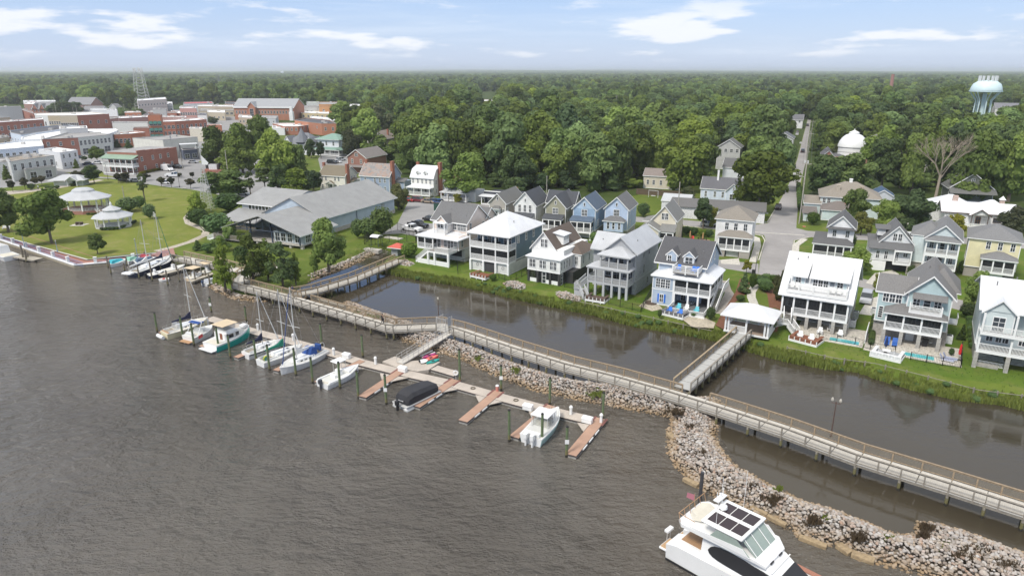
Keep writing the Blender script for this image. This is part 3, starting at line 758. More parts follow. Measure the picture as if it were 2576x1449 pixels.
for x,y,l in ((649,831,'white power pedestal beside the bow of the teal trawler'),(738,857,'white power pedestal on the dock between the striped and green-covered sailboats'),(840,893,'white power pedestal on the dock by the stern of the blue-canvas sailboat'),
    (945,916,'white power pedestal where the beige dock nears the wide platform'),(1436,1042,'white power pedestal on the dock right of the twin-engine fishing boat'),(1512,1062,'white power pedestal on the last finger pier at the dock end')):
 pedestal(x,y,l)
def dockbox(x,y,lbl,rz=-.5):
 p=GV(x,y,DKZ+.02);o=thing('dock_box',lbl,'dock box',p,rz,'white dock boxes')
 MB().box(-.62,.62,-.3,.3,0,.55).obj('chest',WHITE,o,bevel=.03);MB().hexa([(-.66,-.34,.55),(.66,-.34,.55),(.66,.34,.55),(-.66,.34,.55)],[(-.6,-.25,.7),(.6,-.25,.7),(.6,.3,.74),(-.6,.3,.74)]).obj('lid',TRIM,o)
for x,y,l in ((872,900,'white dock box behind the open centre-console boat'),(1013,934,'white dock box at the root of the finger pier above the covered pontoon'),(1328,1030,'white dock box left of the fishing boat finger pier'),(1477,1062,'white dock box in the corner before the last finger pier')):
 dockbox(x,y,l)
for x,y,l in ((1251,983,'red and white round bin at the head of a finger pier'),):
 o=thing('bin',l,'bin',GV(x,y,DKZ));MB().lathe([(.2,0),(.22,.7)],12,caps=True).obj('drum',M('paint_red_white',(.55,.22,.18),.5),o);MB().lathe([(.24,.7),(.2,.82)],12,caps=True).obj('lid',WHITE,o)
def torus(mb,c,R_,r,n=20,k=7,ax='z'):
 i0=len(mb.v)
 for i in range(n):
  t=2*math.pi*i/n
  for j in range(k):
   s=2*math.pi*j/k;rr=R_+r*math.cos(s)
   if ax=='z':mb.v.append((c[0]+rr*math.cos(t),c[1]+rr*math.sin(t),c[2]+r*math.sin(s)))
   else:mb.v.append((c[0]+rr*math.cos(t),c[1]+r*math.sin(s),c[2]+rr*math.sin(t)))
 for i in range(n):
  for j in range(k):
   mb.f.append((i0+i*k+j,i0+((i+1) % n)*k+j,i0+((i+1) % n)*k+(j+1) % k,i0+i*k+(j+1) % k))
 return mb
for x,y,l in ((1190,976,'coil of dark rope on the dock right of the covered pontoon'),(1298,1006,'coil of brown rope on the dock left of the fishing boat')):
 tag(torus(MB(),(0,0,0),.28,.06).obj('rope_coil',M('rope',(.12,.10,.07),.9)),l,'rope').location=GV(x,y,DKZ+.06)
o=thing('life_ring_post','white life ring on a stand at the dock corner behind the covered pontoon','life ring',GV(1147,955,DKZ));MB().tube((0,0,0),(0,0,1.3),.05).obj('post',GALV,o);torus(MB(),(0,-.1,1.05),.3,.08,ax='y').obj('ring',WHITE,o)
GREENP=M('piling',(.115,.155,.075),.9);BROWNP=M('piling',(.175,.15,.115),.9);CAPM=M('cap_black',(.02,.02,.02),.7)
pil=[(396,836,787,'green mooring piling at the far left end of the dock'),(461,853.5,795,'green piling against the side of the cream sailboat'),(488.5,870,813.5,'green piling at the stern of the express cruiser'),(551,882,822,'green piling in front of the teal trawler stern'),(580,900,842,'green piling at the tip of the finger right of the trawler'),
       (644.8,909.8,851,'green piling before the black-striped sailboat'),(678.5,932,867,'green piling between the striped and green-covered sailboats'),(744.8,944.8,876,'green piling before the blue-canvas sailboat'),(787,963.6,899.8,'green piling at the finger tip left of the centre-console boat'),(856,977,910,'green piling before the centre-console boat'),
       (902,1002,932,'green piling at the tip of the first empty finger pier'),(972,1017,942,'green piling with a white band left of the covered pontoon'),(532,786,747,'green piling with white marker behind the express cruiser'),(619.8,808.5,771,'green piling behind the bow of the teal trawler'),(809.8,869.8,813.5,'green piling on the shore side of the dock above the blue-canvas boat'),
       (913,898.5,842,'green piling on the shore side near the gangway foot'),(1157,962,878,'green piling beside the life ring on the shore side'),(1260.6,982,918,'green piling behind the red and white bin'),(1382.7,1017,949,'green piling behind the twin-engine fishing boat slip'),(1516,1053,986,'green piling at the far right corner of the dock'),
       (1281,1110,1030,'yellowish green piling at the finger tip left of the fishing boat'),(1363.5,1118,1039.5,'dark green piling standing before the fishing boat'),(1425,1149,1071.5,'green piling with a white sign at the tip of the last finger pier')]
for x,y0,y1,l in pil:
 X,Y=G(x,y0);h=zat(Y,y1);o=thing('mooring_piling',l,'piling',(X,Y,0),0,'green mooring pilings round the floating dock')
 MB().tube((0,0,-2.5),(0,0,h-.12),.165,.15,n=10).obj('timber',GREENP,o,smooth=False);MB().lathe([(.17,h-.12),(.16,h-.02),(.03,h+.1)],10,caps=True).obj('cap',CAPM,o)
 if 'sign' in l or 'white' in l:MB().box(-.22,.22,-.2,-.17,h*.45,h*.45+.5).obj('sign',WHITE,o)
old=[(310,700,440),(255,580,335),(580,640,480),(630,530,360),(870,790,545),(1130,840,460),(1440,930,620),(1670,850,600),(1905,800,650),(1990,880,650),(2275,950,700),(2110,740,590),(2195,800,620),(2305,650,530),(1830,600,410),(985,400,255),(1545,640,480),(1620,690,500),(2055,570,450),(780,480,420),(1300,620,520)]
OLDL='leftmost of the group|behind the leftmost one|left of the cream ketch stern|beside the turquoise-covered boat|in front of the cream ketch|tall, before the navy runabout|by the white dinghy|right of the white dinghy|left one under the tan canopy|second one under the tan canopy|beside the grey pontoon boat|between the tan canopies|right one at the tan landing|rightmost behind the cypress|tall one on the boardwalk catwalk|thin one against the promenade wall|beside the ketch bow|second one beside the ketch bow|short, under the boardwalk rail|short, between covered boats|beside the runabout stern'.split('|')
for i,(x,a0,b0) in enumerate(old):
 x_=240.4+x*.12667;y0=601.1+a0*.12667;y1=601.1+b0*.12667
 X,Y=G(x_,y0);h=zat(Y,y1);o=thing('mooring_piling','brown timber piling of the left marina, '+OLDL[i],'piling',(X,Y,0),0,'brown pilings in the left marina')
 MB().tube((0,0,-2.5),(0,0,h),.17,.14,n=8).obj('timber',BROWNP,o)
for x,y0,y1,l in ((60,656,617,'brown piling beside the white boat at the left edge'),(68,660,629,'short brown piling right of the white boat at the left edge'),(72,655,637,'stubby brown piling close to the quay at the left')):
 X,Y=G(x,y0);h=zat(Y,y1);o=thing('mooring_piling',l,'piling',(X,Y,0));MB().tube((0,0,-2.5),(0,0,h),.22,.2,n=8).obj('timber',BROWNP,o)
X,Y=G(1760,1262.6);h=zat(Y,1187);tag(MB().tube((0,0,-2),(0,0,h),.17,n=10).obj('steel_piling',M('steel_dark',(.06,.06,.065),.5)),'tall dark steel piling beside the stern of the white yacht','piling').location=(X,Y,0)
CATW=M('planks',(.46,.42,.34),.85)
def catwalk(lbl,a,b,w=1.0,z=.75):
 A_=Vector(G(*a,z));B_=Vector(G(*b,z));L_=(B_-A_).length;o=thing('catwalk',lbl,'dock',(A_.x,A_.y,z),math.atan2(B_.y-A_.y,B_.x-A_.x))
 MB().box(0,L_,-w/2,w/2,-.1,0).obj('deck',CATW,o);MB().box(0,L_,-w/2-.05,-w/2,-.3,.0).box(0,L_,w/2,w/2+.05,-.3,0).obj('beam',GREYW,o)
 for k in range(int(L_/2.6)+1):
  for sg in (-1,1):link('pile',bpy.data.meshes.get('catpile') or MB().tube((0,0,-2.5),(0,0,-.05),.12).mesh('catpile',BROWNP),o,(k*2.6,sg*w/2,0))
catwalk('narrow timber catwalk between the dark-hulled ketch and the small outboard boats',(505,664),(402,691))
catwalk('narrow timber catwalk under the tan pontoon canopy beside the cypress',(550,682),(478,708))
catwalk('low timber landing stage below the quay at the left edge',(20,640),(96,652),2.0)
for a,b,l in (((786,748),(868,771),'long weathered timber bulkhead between the boardwalk and the pond'),):
 A_=GV(*a,.3);B_=GV(*b,.3);tag(MB().tube(A_,B_,.3,n=6).obj('timber_bulkhead',GREYW),l,'bulkhead')
CHUNK=M('weathered',(.36,.27,.16),.9)
for a,b,w,l in (((1720,1204),(1756,1222),.5,'tan concrete slab lying at the waterline beside the steel piling'),((1888,1275),(1930,1296),.35,'tan concrete beam at the breakwater foot behind the yacht'),((1930,1298),(1978,1322),.4,'second tan concrete beam at the breakwater foot beside the yacht bow'),
                   ((2010,1350),(2080,1376),.5,'separate tan concrete block in the water off the breakwater'),((2108,1370),(2140,1392),.7,'broken concrete slab at the breakwater foot right of the block'),((2142,1392),(2200,1412),.7,'long broken concrete slab near the lower right of the breakwater'),((1682,1090),(1698,1106),.6,'tan slab at the bend of the breakwater'),((1688,1040),(1706,1052),.5,'tan slab under the boardwalk at the breakwater bend')):
 A_=GV(*a,.15);B_=GV(*b,.15);d_=(B_-A_);n_=Vector((-d_.y,d_.x,0)).normalized()*w
 MBb=MB().hexa([A_-n_*.6+Vector((0,0,-.4)),B_-n_*.5+Vector((0,0,-.4)),B_+n_*.6+Vector((0,0,-.4)),A_+n_*.5+Vector((0,0,-.4))],[A_-n_*.5+Vector((0,0,.22)),B_-n_*.6+Vector((0,0,.18)),B_+n_*.5+Vector((0,0,.25)),A_+n_*.6+Vector((0,0,.2))])
 tag(MBb.obj('concrete_slab',CHUNK,bevel=.05),l,'concrete slab')
SHIN=M('shingle',(.155,.155,.155),.9);SHIND=M('shingle',(.075,.08,.09),.9);SHINB=M('shingle',(.135,.105,.085),.9);SHINT=M('shingle',(.25,.225,.19),.9)
METW=M('seam',(.72,.73,.74),.35,.08);METG=M('seam',(.48,.49,.50),.4,.08);MET=M('seamfine',(.31,.31,.30),.5,.12)
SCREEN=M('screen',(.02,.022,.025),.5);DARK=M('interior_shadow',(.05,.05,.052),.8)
DECKF=M('planks',(.30,.28,.26),.8);CONCB=M('weathered',(.42,.40,.36),.9);STONE=M('brick',(.36,.33,.29),.9)
_wc={}
def win_mesh(w,h,nx,ny,frame,door=False):
 key=(round(w,2),round(h,2),nx,ny,frame.name,door)
 if key in _wc:return _wc[key]
 m=MB();t=.09
 m.box(-w/2-t,w/2+t,-.07,0,h,h+t).box(-w/2-t,w/2+t,-.09,0,-t,0).box(-w/2-t,-w/2,-.07,0,0,h).box(w/2,w/2+t,-.07,0,0,h)
 for i in range(1,nx):x=-w/2+w*i/nx;m.box(x-.03,x+.03,-.045,0,0,h)
 for i in range(1,ny):z=h*i/ny;m.box(-w/2,w/2,-.04,0,z-.03,z+.03)
 if door:m.box(-w/2,w/2,-.045,0,0,.5)
 p=MB().box(-w/2,w/2,-.02,-.005,0,h)
 _wc[key]=(m.mesh('window',frame),p.mesh('pane',GLASS));return _wc[key]
ROT={'f':0,'r':math.pi/2,'l':-math.pi/2,'b':math.pi}
HOUSES=[]
class House:
 def __init__(s,label,O,ang,wall,roof,cat='house',name='house',z=LZ,group=None,trim=TRIM):
  s.t=thing(name,label,cat,(O[0],O[1],z),R(ang),group);HOUSES.append(s);s.wall=wall;s.roof=roof;s.trim=trim
 def part(s,name,mb,mat=None,**k):return mb.obj(name,mat or s.wall,s.t,**k)
 def body(s,x0,x1,y0,y1,z0,z1,mat=None,name='wall',corners=True):
  s.part(name,MB().box(x0,x1,y0,y1,z0,z1),mat)
  if corners:
   m=MB();e=.012
   for x in (x0,x1):
    for y in (y0,y1):
     m.box(x-(.12 if x==x1 else e),x+(.12 if x==x0 else e),y-(.12 if y==y1 else e),y+(.12 if y==y0 else e),z0,z1-.004)
   m.box(x0-.03,x1+.03,y0-.03,y0+.01,z0-.02,z0+.16).box(x1-.01,x1+.03,y0+.012,y1,z0-.02,z0+.16).box(x0-.03,x0+.01,y0+.012,y1,z0-.02,z0+.16)
   s.part('corner_trim',m,s.trim)
 def gable(s,x0,x1,y0,y1,z,rise,axis='y',ov=.35,mat=None,wall=None,ends='both',th=.16,trim=True,endov=None):
  """ridge runs along axis"""
  mat=mat or s.roof;eo=ov if endov is None else endov
  def P(a,b,zz):return (a,b,zz) if axis=='y' else (b,a,zz)
  a0,a1=(x0,x1) if axis=='y' else (y0,y1);b0,b1=(y0,y1) if axis=='y' else (x0,x1)
  am=(a0+a1)/2;sl=rise/(am-a0);ze=z-ov*sl
  q1=[P(a0-ov,b0-eo,ze),P(am,b0-eo,z+rise),P(am,b1+eo,z+rise),P(a0-ov,b1+eo,ze)]
  q2=[P(am,b0-eo,z+rise),P(a1+ov,b0-eo,ze),P(a1+ov,b1+eo,ze),P(am,b1+eo,z+rise)]
  if axis=='x':q1=q1[::-1];q2=q2[::-1]
  up=.14
  for q in (q1,q2):
   q=[(x,y,zz+up) for x,y,zz in q]
   if axis=='y':q=q[::-1] if False else q
   s.part('roof_slope',MB().slab(q,th),mat)
  w=MB();tri=[P(a0,b0,z),P(a1,b0,z),P(am,b0,z+rise-.02)];tri2=[P(a0,b1,z),P(a1,b1,z),P(am,b1,z+rise-.02)]
  i=len(w.v);w.v+=tri+tri2;w.f+=[(0,1,2),(5,4,3),(0,3,4,1),(1,4,5,2),(2,5,3,0)]
  s.part('gable_wall',w,wall)
  if trim:
   m=MB()
   for b in ((b0-eo-.03,) if ends=='front' else (b0-eo-.03,b1+eo-.03)):
    for c in (a0-ov,a1+ov):
     p=[P(c,b,ze-.12+up-.1),P(c,b+.06,ze-.12+up-.1),P(am,b+.06,z+rise+up-.22),P(am,b,z+rise+up-.22)]
     t_=[(x,y,zz+.24) for x,y,zz in p];m.hexa(p,t_)
   s.part('barge_board',m,s.trim)
  for c in (a0-ov,a1+ov):
   p0=P(c-.03,b0-eo,0);p1=P(c+.03,b1+eo,0)
   s.part('gutter',MB().box(min(p0[0],p1[0]),max(p0[0],p1[0]),min(p0[1],p1[1]),max(p0[1],p1[1]),ze-.1,ze+up-.01),s.trim)
 def hip(s,x0,x1,y0,y1,z,rise,ov=.4,mat=None,ridge=None,name='roof'):
  x0-=ov;x1+=ov;y0-=ov;y1+=ov;w=x1-x0;d=y1-y0
  if ridge is None:
   if w<d:r=(((x0+x1)/2,y0+w/2),((x0+x1)/2,y1-w/2))
   else:r=((x0+d/2,(y0+y1)/2),(x1-d/2,(y0+y1)/2))
  else:r=ridge
  m=MB();zt=z+rise;zb=z+.02
  m.v+=[(x0,y0,zb),(x1,y0,zb),(x1,y1,zb),(x0,y1,zb),(*r[0],zt),(*r[1],zt)]
  if w<d:m.f+=[(0,1,4),(1,2,5,4),(2,3,5),(3,0,4,5)]
  else:m.f+=[(0,1,5,4),(1,2,5),(2,3,4,5),(3,0,4)]
  s.part(name,m,mat or s.roof)
  s.part('eave',MB().box(x0+.02,x1-.02,y0+.02,y1-.02,z-.16,z+.015),s.trim)
 def pent(s,x0,x1,y0,y1,z0,z1,mat=None,ov=.3,th=.12,name='porch_roof',axis='y',trim=True):
  """single slope, low at y0 (axis y) or at x1 (axis x)"""
  if axis=='y':q=[(x0-ov,y0-ov,z0),(x1+ov,y0-ov,z0),(x1+ov,y1,z1),(x0-ov,y1,z1)]
  else:q=[(x0,y0-ov,z1),(x1+ov,y0-ov,z0),(x1+ov,y1+ov,z0),(x0,y1+ov,z1)]
  s.part(name,MB().slab(q,th),mat or s.roof)
 def skirt(s,x0,x1,y0,y1,z0,z1,mat=None,ov=.3,cut=None,name='porch_roof'):
  """hipped lean-to: front slope with both corners turned back, high edge at y1"""
  c=(y1-y0+ov) if cut is None else cut
  A_=(x0-ov,y0-ov,z0);B_=(x1+ov,y0-ov,z0);C_=(x1+ov,y1,z0);D_=(x0-ov,y1,z0)
  E_=(x1+ov-c,y1,z1);F_=(x0-ov+c,y1,z1)
  m=MB();m.v+=[A_,B_,C_,D_,E_,F_];m.f+=[(0,1,4,5),(1,2,4),(0,5,3),(5,4,2,3)]
  s.part(name,m,mat or s.roof);s.part('eave',MB().box(A_[0]+.02,B_[0]-.02,A_[1]+.02,y1,z0-.2,z0-.012),s.trim)
 def win(s,face,plane,a,z,w=.85,h=1.5,nx=2,ny=2,name='window',frame=None,door=False,label=None):
  me,pm=win_mesh(w,h,nx,ny,frame or s.trim,door)
  loc=(a,plane,z) if face in 'fb' else (plane,a,z)
  o=link(name,me,s.t,loc,ROT[face]);link('pane',pm,o)
  return o
 def wins(s,face,plane,at,z,**k):
  for a in at:s.win(face,plane,a,z,**k)
 def post(s,x,y,z0,z1,w=.26,mat=None):
  key=('post',round(w,2),round(z1-z0,2),(mat or s.trim).name)
  if key not in _wc:_wc[key]=MB().box(-w/2,w/2,-w/2,w/2,0,z1-z0).mesh('post',mat or s.trim)
  return link('post',_wc[key],s.t,(x,y,z0))
 def rail(s,p,q,z,z2=None,style='v',h=1.0,mat=None,fill=None):
  z2=z if z2 is None else z2
  L_=math.hypot(q[0]-p[0],q[1]-p[1]);an=math.atan2(q[1]-p[1],q[0]-p[0]);dz=z2-z;m=MB()
  def bar(u0,u1,a,b,t):
   za,zb=dz*u0/L_,dz*u1/L_
   m.hexa([(u0,-t,za+a),(u1,-t,zb+a),(u1,t,zb+a),(u0,t,za+a)],[(u0,-t,za+b),(u1,-t,zb+b),(u1,t,zb+b),(u0,t,za+b)])
  bar(0,L_,h-.07,h,.06);bar(0,L_,.06,.13,.04)
  if style=='v':
   n=max(2,int(L_/.15))
   for i in range(n+1):
    u=L_*i/n;bar(max(0,u-.028),min(L_,u+.028),.13,h-.07,.02)
  elif style=='h':
   for k in range(5):a=.22+k*.15;bar(0,L_,a,a+.075,.02)
  o=s.part('railing',m,mat or s.trim);o.location=(p[0],p[1],z);o.rotation_euler=(0,0,an)
  return o
 def screen(s,p,q,z0,z1):
  L_=math.hypot(q[0]-p[0],q[1]-p[1]);an=math.atan2(q[1]-p[1],q[0]-p[0])
  o=s.part('screen',MB().box(0,L_,-.012,.012,0,z1-z0),SCREEN);o.location=(p[0],p[1],z0);o.rotation_euler=(0,0,an)
 def porch(s,xs,y0,y1,zf,zc,rail='v',screens=False,left=True,right=True,floor=True,pw=.24,beam=True,front=True,railmat=None,fascia=.32):
  x0,x1=xs[0],xs[-1]
  if floor:s.part('porch_floor',MB().box(x0-.12,x1+.12,y0-.12,y1,zf-fascia,zf),s.trim);s.part('porch_boards',MB().box(x0,x1,y0+.1,y1,zf,zf+.02),DECKF)
  if beam:s.part('porch_beam',MB().box(x0-.1,x1+.1,y0-.1,y0+.12,zc-.3,zc).box(x0-.1,x0+.1,y0+.12,y1,zc-.3,zc).box(x1-.1,x1+.1,y0+.12,y1,zc-.3,zc),s.trim)
  for x in xs:s.post(x,y0,zf,zc-.3 if beam else zc,pw)
  def bay(p,q):
   if rail:s.rail(p,q,zf,style=rail,mat=railmat)
   if screens:s.screen(p,q,zf+.1,zc-.3)
  if front:
   for a,b in zip(xs[:-1],xs[1:]):bay((a+pw/2,y0),(b-pw/2,y0))
  if left:bay((x0,y0+pw/2),(x0,y1))
  if right:bay((x1,y0+pw/2),(x1,y1))
 def stairs(s,x,y,z0,z1,w,dx,dy,rails=True,style='v',mat=None):
  """from low (x,y,z0) rising along (dx,dy) to z1"""
  n=max(2,int((z1-z0)/.19));L_=math.hypot(dx,dy);an=math.atan2(dy,dx);m=MB()
  st=MB()
  for i in range(n):
   u0=L_*i/n;st.box(u0,u0+L_/n+.04,-w/2,w/2,(z1-z0)*(i+1)/n-.06,(z1-z0)*(i+1)/n)
  o=s.part('steps',st,mat or DECKF);o.location=(x,y,z0);o.rotation_euler=(0,0,an)
  for sg in (-1,1):
   m.hexa([(0,sg*w/2-.04,-.15),(L_,sg*w/2-.04,z1-z0-.3),(L_,sg*w/2+.04,z1-z0-.3),(0,sg*w/2+.04,-.15)],[(0,sg*w/2-.04,.2),(L_,sg*w/2-.04,z1-z0+.04),(L_,sg*w/2+.04,z1-z0+.04),(0,sg*w/2+.04,.2)])
  o=s.part('stringer',m,s.trim);o.location=(x,y,z0);o.rotation_euler=(0,0,an)
  if rails:
   nx,ny=-dy/L_*w/2,dx/L_*w/2
   for sg in (-1,1):s.rail((x+nx*sg,y+ny*sg),(x+dx+nx*sg,y+dy+ny*sg),z0+.15,z1,style=style)
 def chimney(s,x,y,z0,z1,w=.8,d=.6,mat=None):s.part('chimney',MB().box(x-w/2,x+w/2,y-d/2,y+d/2,z0,z1).box(x-w/2-.06,x+w/2+.06,y-d/2-.06,y+d/2+.06,z1-.25,z1-.05),mat or M('brick',(.34,.13,.08),.9))
 def vent(s,x,y,z):s.part('roof_vent',MB().tube((0,0,-.3),(0,0,.35),.08),M('pipe',(.2,.2,.2),.6)).location=(x,y,z)
def SID(c):return M('siding',c,.7,.13)
def local(h,x,y,z=0.0):
 a=h.t.rotation_euler.z;o=h.t.location
 return Vector((o.x+x*math.cos(a)-y*math.sin(a),o.y+x*math.sin(a)+y*math.cos(a),o.z+z))
h=House('pale pink house with grey roof and white deck stair, leftmost of the waterfront row',(-20.3,142.6),-31,SID((.74,.62,.54)),SHIN)
PINKW=SID((.78,.75,.71))
h.body(4.2,10.0,1.2,15,2.9,5.75);h.body(.2,4.2,3.2,14,2.9,5.75,PINKW);h.body(1,10.0,4.3,15,5.75,8.3)
h.body(.5,10,3.4,14.6,0,2.86,M('batten',(.72,.70,.66),.7),corners=False)
h.gable(1,10.0,4.3,12.2,8.3,3.1,'x',ov=.4,wall=SID((.74,.64,.57)))
h.gable(3.2,10.0,11.6,15.5,8.25,1.7,'x',ov=.3)
h.body(3.4,6.2,2.5,4.5,5.75,8.2,PINKW);h.gable(3.4,6.2,2.5,6.6,8.2,1.35,'y',ov=.3)
h.rail((3.4,1.5),(6.2,1.5),5.9);h.post(3.4,1.5,5.9,8.1,.18);h.post(6.2,1.5,5.9,8.1,.18);h.rail((6.2,1.5),(6.2,2.5),5.9);h.part('balcony_floor',MB().box(3.3,6.3,1.4,2.5,5.6,5.9),TRIM)
h.part('balcony_beam',MB().box(3.25,6.35,1.4,2.5,8.05,8.3),TRIM)
h.wins('f',2.5,(4.05,4.8,5.55),7.0,w=.5,h=1.0,nx=1);h.win('f',4.3,6.9,6.5,h=1.4);h.wins('f',4.3,(7.9,8.65,9.4),6.4,w=.6,h=1.6)
h.skirt(0,10.6,0,4.2,5.45,6.15,METW,ov=.3,cut=3.0)
h.porch([.1,2.0,4.1],.1,3.2,2.9,5.3,'v',True);h.win('f',3.2,1.4,3.2,w=.9,h=1.7)
h.win('f',1.2,4.9,2.95,w=.75,h=2.1,name='door');h.wins('f',1.2,(6.6,8.3,9.2),3.3,w=.62,h=1.6);h.win('f',1.2,7.5,2.95,w=.7,h=2.1,name='door')
h.win('r',10.0,2.4,3.5,w=.55,h=1.5);h.wins('r',10.0,(5.6,),6.6,w=.6,h=1.4);h.win('r',10,10.5,7.0,w=.7,h=.5);h.win('r',10,13.2,7.3,w=.7,h=.5)
h.part('deck_floor',MB().box(4.2,9.6,-2.0,1.1,2.6,2.9),TRIM);h.part('deck_boards',MB().box(4.3,9.5,-1.9,1.1,2.9,2.92),DECKF)
for x in (4.3,6.0,9.5):h.post(x,-1.9,0,2.6,.42)
h.rail((6.0,-1.95),(9.55,-1.95),2.9,style='v');h.rail((9.55,-1.95),(9.55,1.1),2.9)
h.stairs(.9,-1.3,0,2.9,1.2,3.4,0,style='v')
h.part('skirt_wall',MB().box(1.4,6,-1.95,-1.85,0,1.0).box(6.2,9.4,-1.95,-1.85,0,1.0),TRIM)
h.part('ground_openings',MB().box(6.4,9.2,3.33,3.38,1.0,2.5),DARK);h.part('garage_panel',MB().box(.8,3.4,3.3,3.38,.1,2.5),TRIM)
h.vent(4.5,6.6,10.0);h.vent(9.0,5.6,9.3)
h=House('slate blue house with white hip roof and double porches of horizontal rails',(-8.6,134.7),-30,SID((.155,.225,.275)),METW)
h.body(0,9.1,3.0,14.3,2.5,7.75);h.body(.05,9.05,.4,14.2,0,2.2,M('batten',(.66,.66,.63),.7))
h.hip(0,9.1,.2,14.3,7.85,3.5,ov=.55,ridge=((4.5,7.0),(4.5,7.4)))
h.porch([.1,3.2,6.1,9.0],.1,3.0,2.5,5.1,'h',True);h.porch([.1,3.2,6.1,9.0],.1,3.0,5.15,7.8,'h',False)
for z in (2.6,5.25):h.wins('f',3.0,(1.2,4.6),z+.5,w=.8,h=1.4);h.win('f',3.0,7.2,z,w=1.6,h=2.1,nx=3,name='door');h.win('f',3.0,3.0,z,w=.8,h=2.1,name='door')
h.wins('r',9.1,(4.0,7.2,10.4),5.9,w=.62,h=1.4);h.win('r',9.1,10.0,3.5,w=.6,h=1.4);h.win('r',9.1,3.9,5.9,w=.6,h=1.4)
for x in (.1,3.2,6.1,9.0):h.post(x,.1,0,2.2,.4)
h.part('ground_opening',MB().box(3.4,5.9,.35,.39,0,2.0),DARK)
for cx,cz in ((1.6,1.3),(2.6,1.4),(7.6,1.2)):
 m=MB()
 for k in range(8):m.box(cx+math.cos(k*.785)*.28-.06,cx+math.cos(k*.785)*.28+.06,.33,.37,cz+math.sin(k*.785)*.28-.06,cz+math.sin(k*.785)*.28+.06)
 h.part('metal_wall_star',m,M('iron',(.25,.24,.24),.5))
h.part('sofa',MB().box(.6,2.6,2.0,2.8,5.2,5.6).box(.6,2.6,2.6,2.8,5.6,6.0).box(4.0,5.8,1.7,2.5,5.2,5.6).box(4.0,5.8,2.3,2.5,5.6,6.0),M('wicker',(.04,.04,.045),.8));h.vent(7.2,5.5,9.6)
h=House('white house with steep brown roof and small white-roofed dormer above dark ground floor',(3.0,126.8),-31,SID((.80,.80,.77)),SHINB)
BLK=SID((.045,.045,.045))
h.body(0,7.0,0,5.6,2.36,5.1);h.body(.3,8.6,5.6,12.6,2.36,5.1);h.body(.1,6.6,2.3,13,5.1,6.3)
h.gable(-.4,4.9,2.4,13,6.3,3.1,'y',ov=.35);h.body(-.4,4.9,2.4,13,5.1,6.3)
h.skirt(0,7.0,0,2.4,5.15,6.1,METW,ov=.35,cut=2.2);h.pent(4.9,7.0,2.1,5.7,5.1,5.9,METW,axis='x',ov=.3)
h.hip(4.4,8.6,5.7,12.7,5.15,1.5,ov=.3,mat=SHINB)
d=MB();
h.body(3.0,5.0,5.2,7.6,6.7,8.55);h.pent(2.2,5.0,5.2,7.6,8.55,9.0,METW,axis='x',ov=.35);h.wins('r',5.0,(5.6,6.15,6.7,7.25),7.55,w=.3,h=.7,nx=1)
h.wins('f',0,(.75,1.45,2.95,3.7,5.2,5.95),3.0,w=.58,h=1.5);h.wins('r',7.0,(.6,1.7,2.8,3.9),3.0,w=.5,h=1.5);h.wins('f',2.4,(1.9,2.7),6.5,w=.6,h=1.5)
h.win('f',5.6,7.7,3.1,w=.55,h=1.5);h.wins('r',8.6,(6.8,9.5),3.1,w=.5,h=1.5)
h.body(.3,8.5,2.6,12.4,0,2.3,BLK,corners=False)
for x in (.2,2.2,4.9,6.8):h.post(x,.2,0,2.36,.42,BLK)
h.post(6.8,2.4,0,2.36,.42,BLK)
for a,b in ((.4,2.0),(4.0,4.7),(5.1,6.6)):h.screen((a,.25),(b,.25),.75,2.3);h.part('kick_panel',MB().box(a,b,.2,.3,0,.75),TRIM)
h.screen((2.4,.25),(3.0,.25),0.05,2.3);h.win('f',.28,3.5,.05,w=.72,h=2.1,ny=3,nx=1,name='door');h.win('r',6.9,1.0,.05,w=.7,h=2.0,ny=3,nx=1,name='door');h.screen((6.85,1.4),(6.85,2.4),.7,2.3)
o=tag(MB().lathe([(0,0),(.25,.04),(.42,.14)],14).obj('satellite_dish',M('dish',(.5,.5,.5),.4)),'grey satellite dish on the grass beside the dark-based white house','satellite dish');o.location=local(h,9.6,2.0,.7);o.rotation_euler=(R(60),0,0)
GREYS=SID((.40,.41,.42));GT=M('paint_grey',(.46,.47,.47),.6,.05)
h=House('light grey metal-roofed house with three tiers of porches and a zigzag stair',(15.1,118.2),-31,GREYS,METG,trim=GT)
h.body(.6,6.4,2.7,14.6,2.6,8.0);h.body(.6,6.4,3.5,14.6,0,2.55,M('weathered',(.42,.43,.43),.8),corners=False);h.gable(.6,6.5,2.6,14.8,8.05,2.5,'y',ov=.4,wall=M('batten',(.42,.43,.44),.7))
h.body(-3.0,3.0,5.6,12.4,0,7.4);h.gable(-3.0,2.8,5.2,10.6,7.45,2.4,'x',ov=.4)
h.skirt(.6,6.3,-.1,2.6,7.75,8.9,METG,ov=.35,cut=2.85)
h.porch([.9,2.5,4.2,6.0],0,2.7,5.5,7.7,'h',False);h.skirt(-1.6,6.4,-.2,2.6,5.25,5.75,METG,ov=.2,cut=1.2)
h.porch([-1.4,.1,1.7,3.3,4.8,6.2],-.2,2.7,2.6,5.2,'h',False)
h.wins('f',2.7,(1.7,5.2),6.1,w=.7,h=1.3);h.win('f',2.7,3.4,5.55,w=1.5,h=2.0,nx=2,name='door');h.wins('f',2.7,(1.3,4.6),3.2,w=.8,h=1.3);h.win('f',2.7,3.0,2.65,w=1.4,h=2.0,name='door');h.win('f',2.7,5.6,2.65,w=.7,h=2.0,name='door')
for x in (-1.4,.1,1.7,3.3,4.8,6.1):h.post(x,-.1,0,2.35,.42)
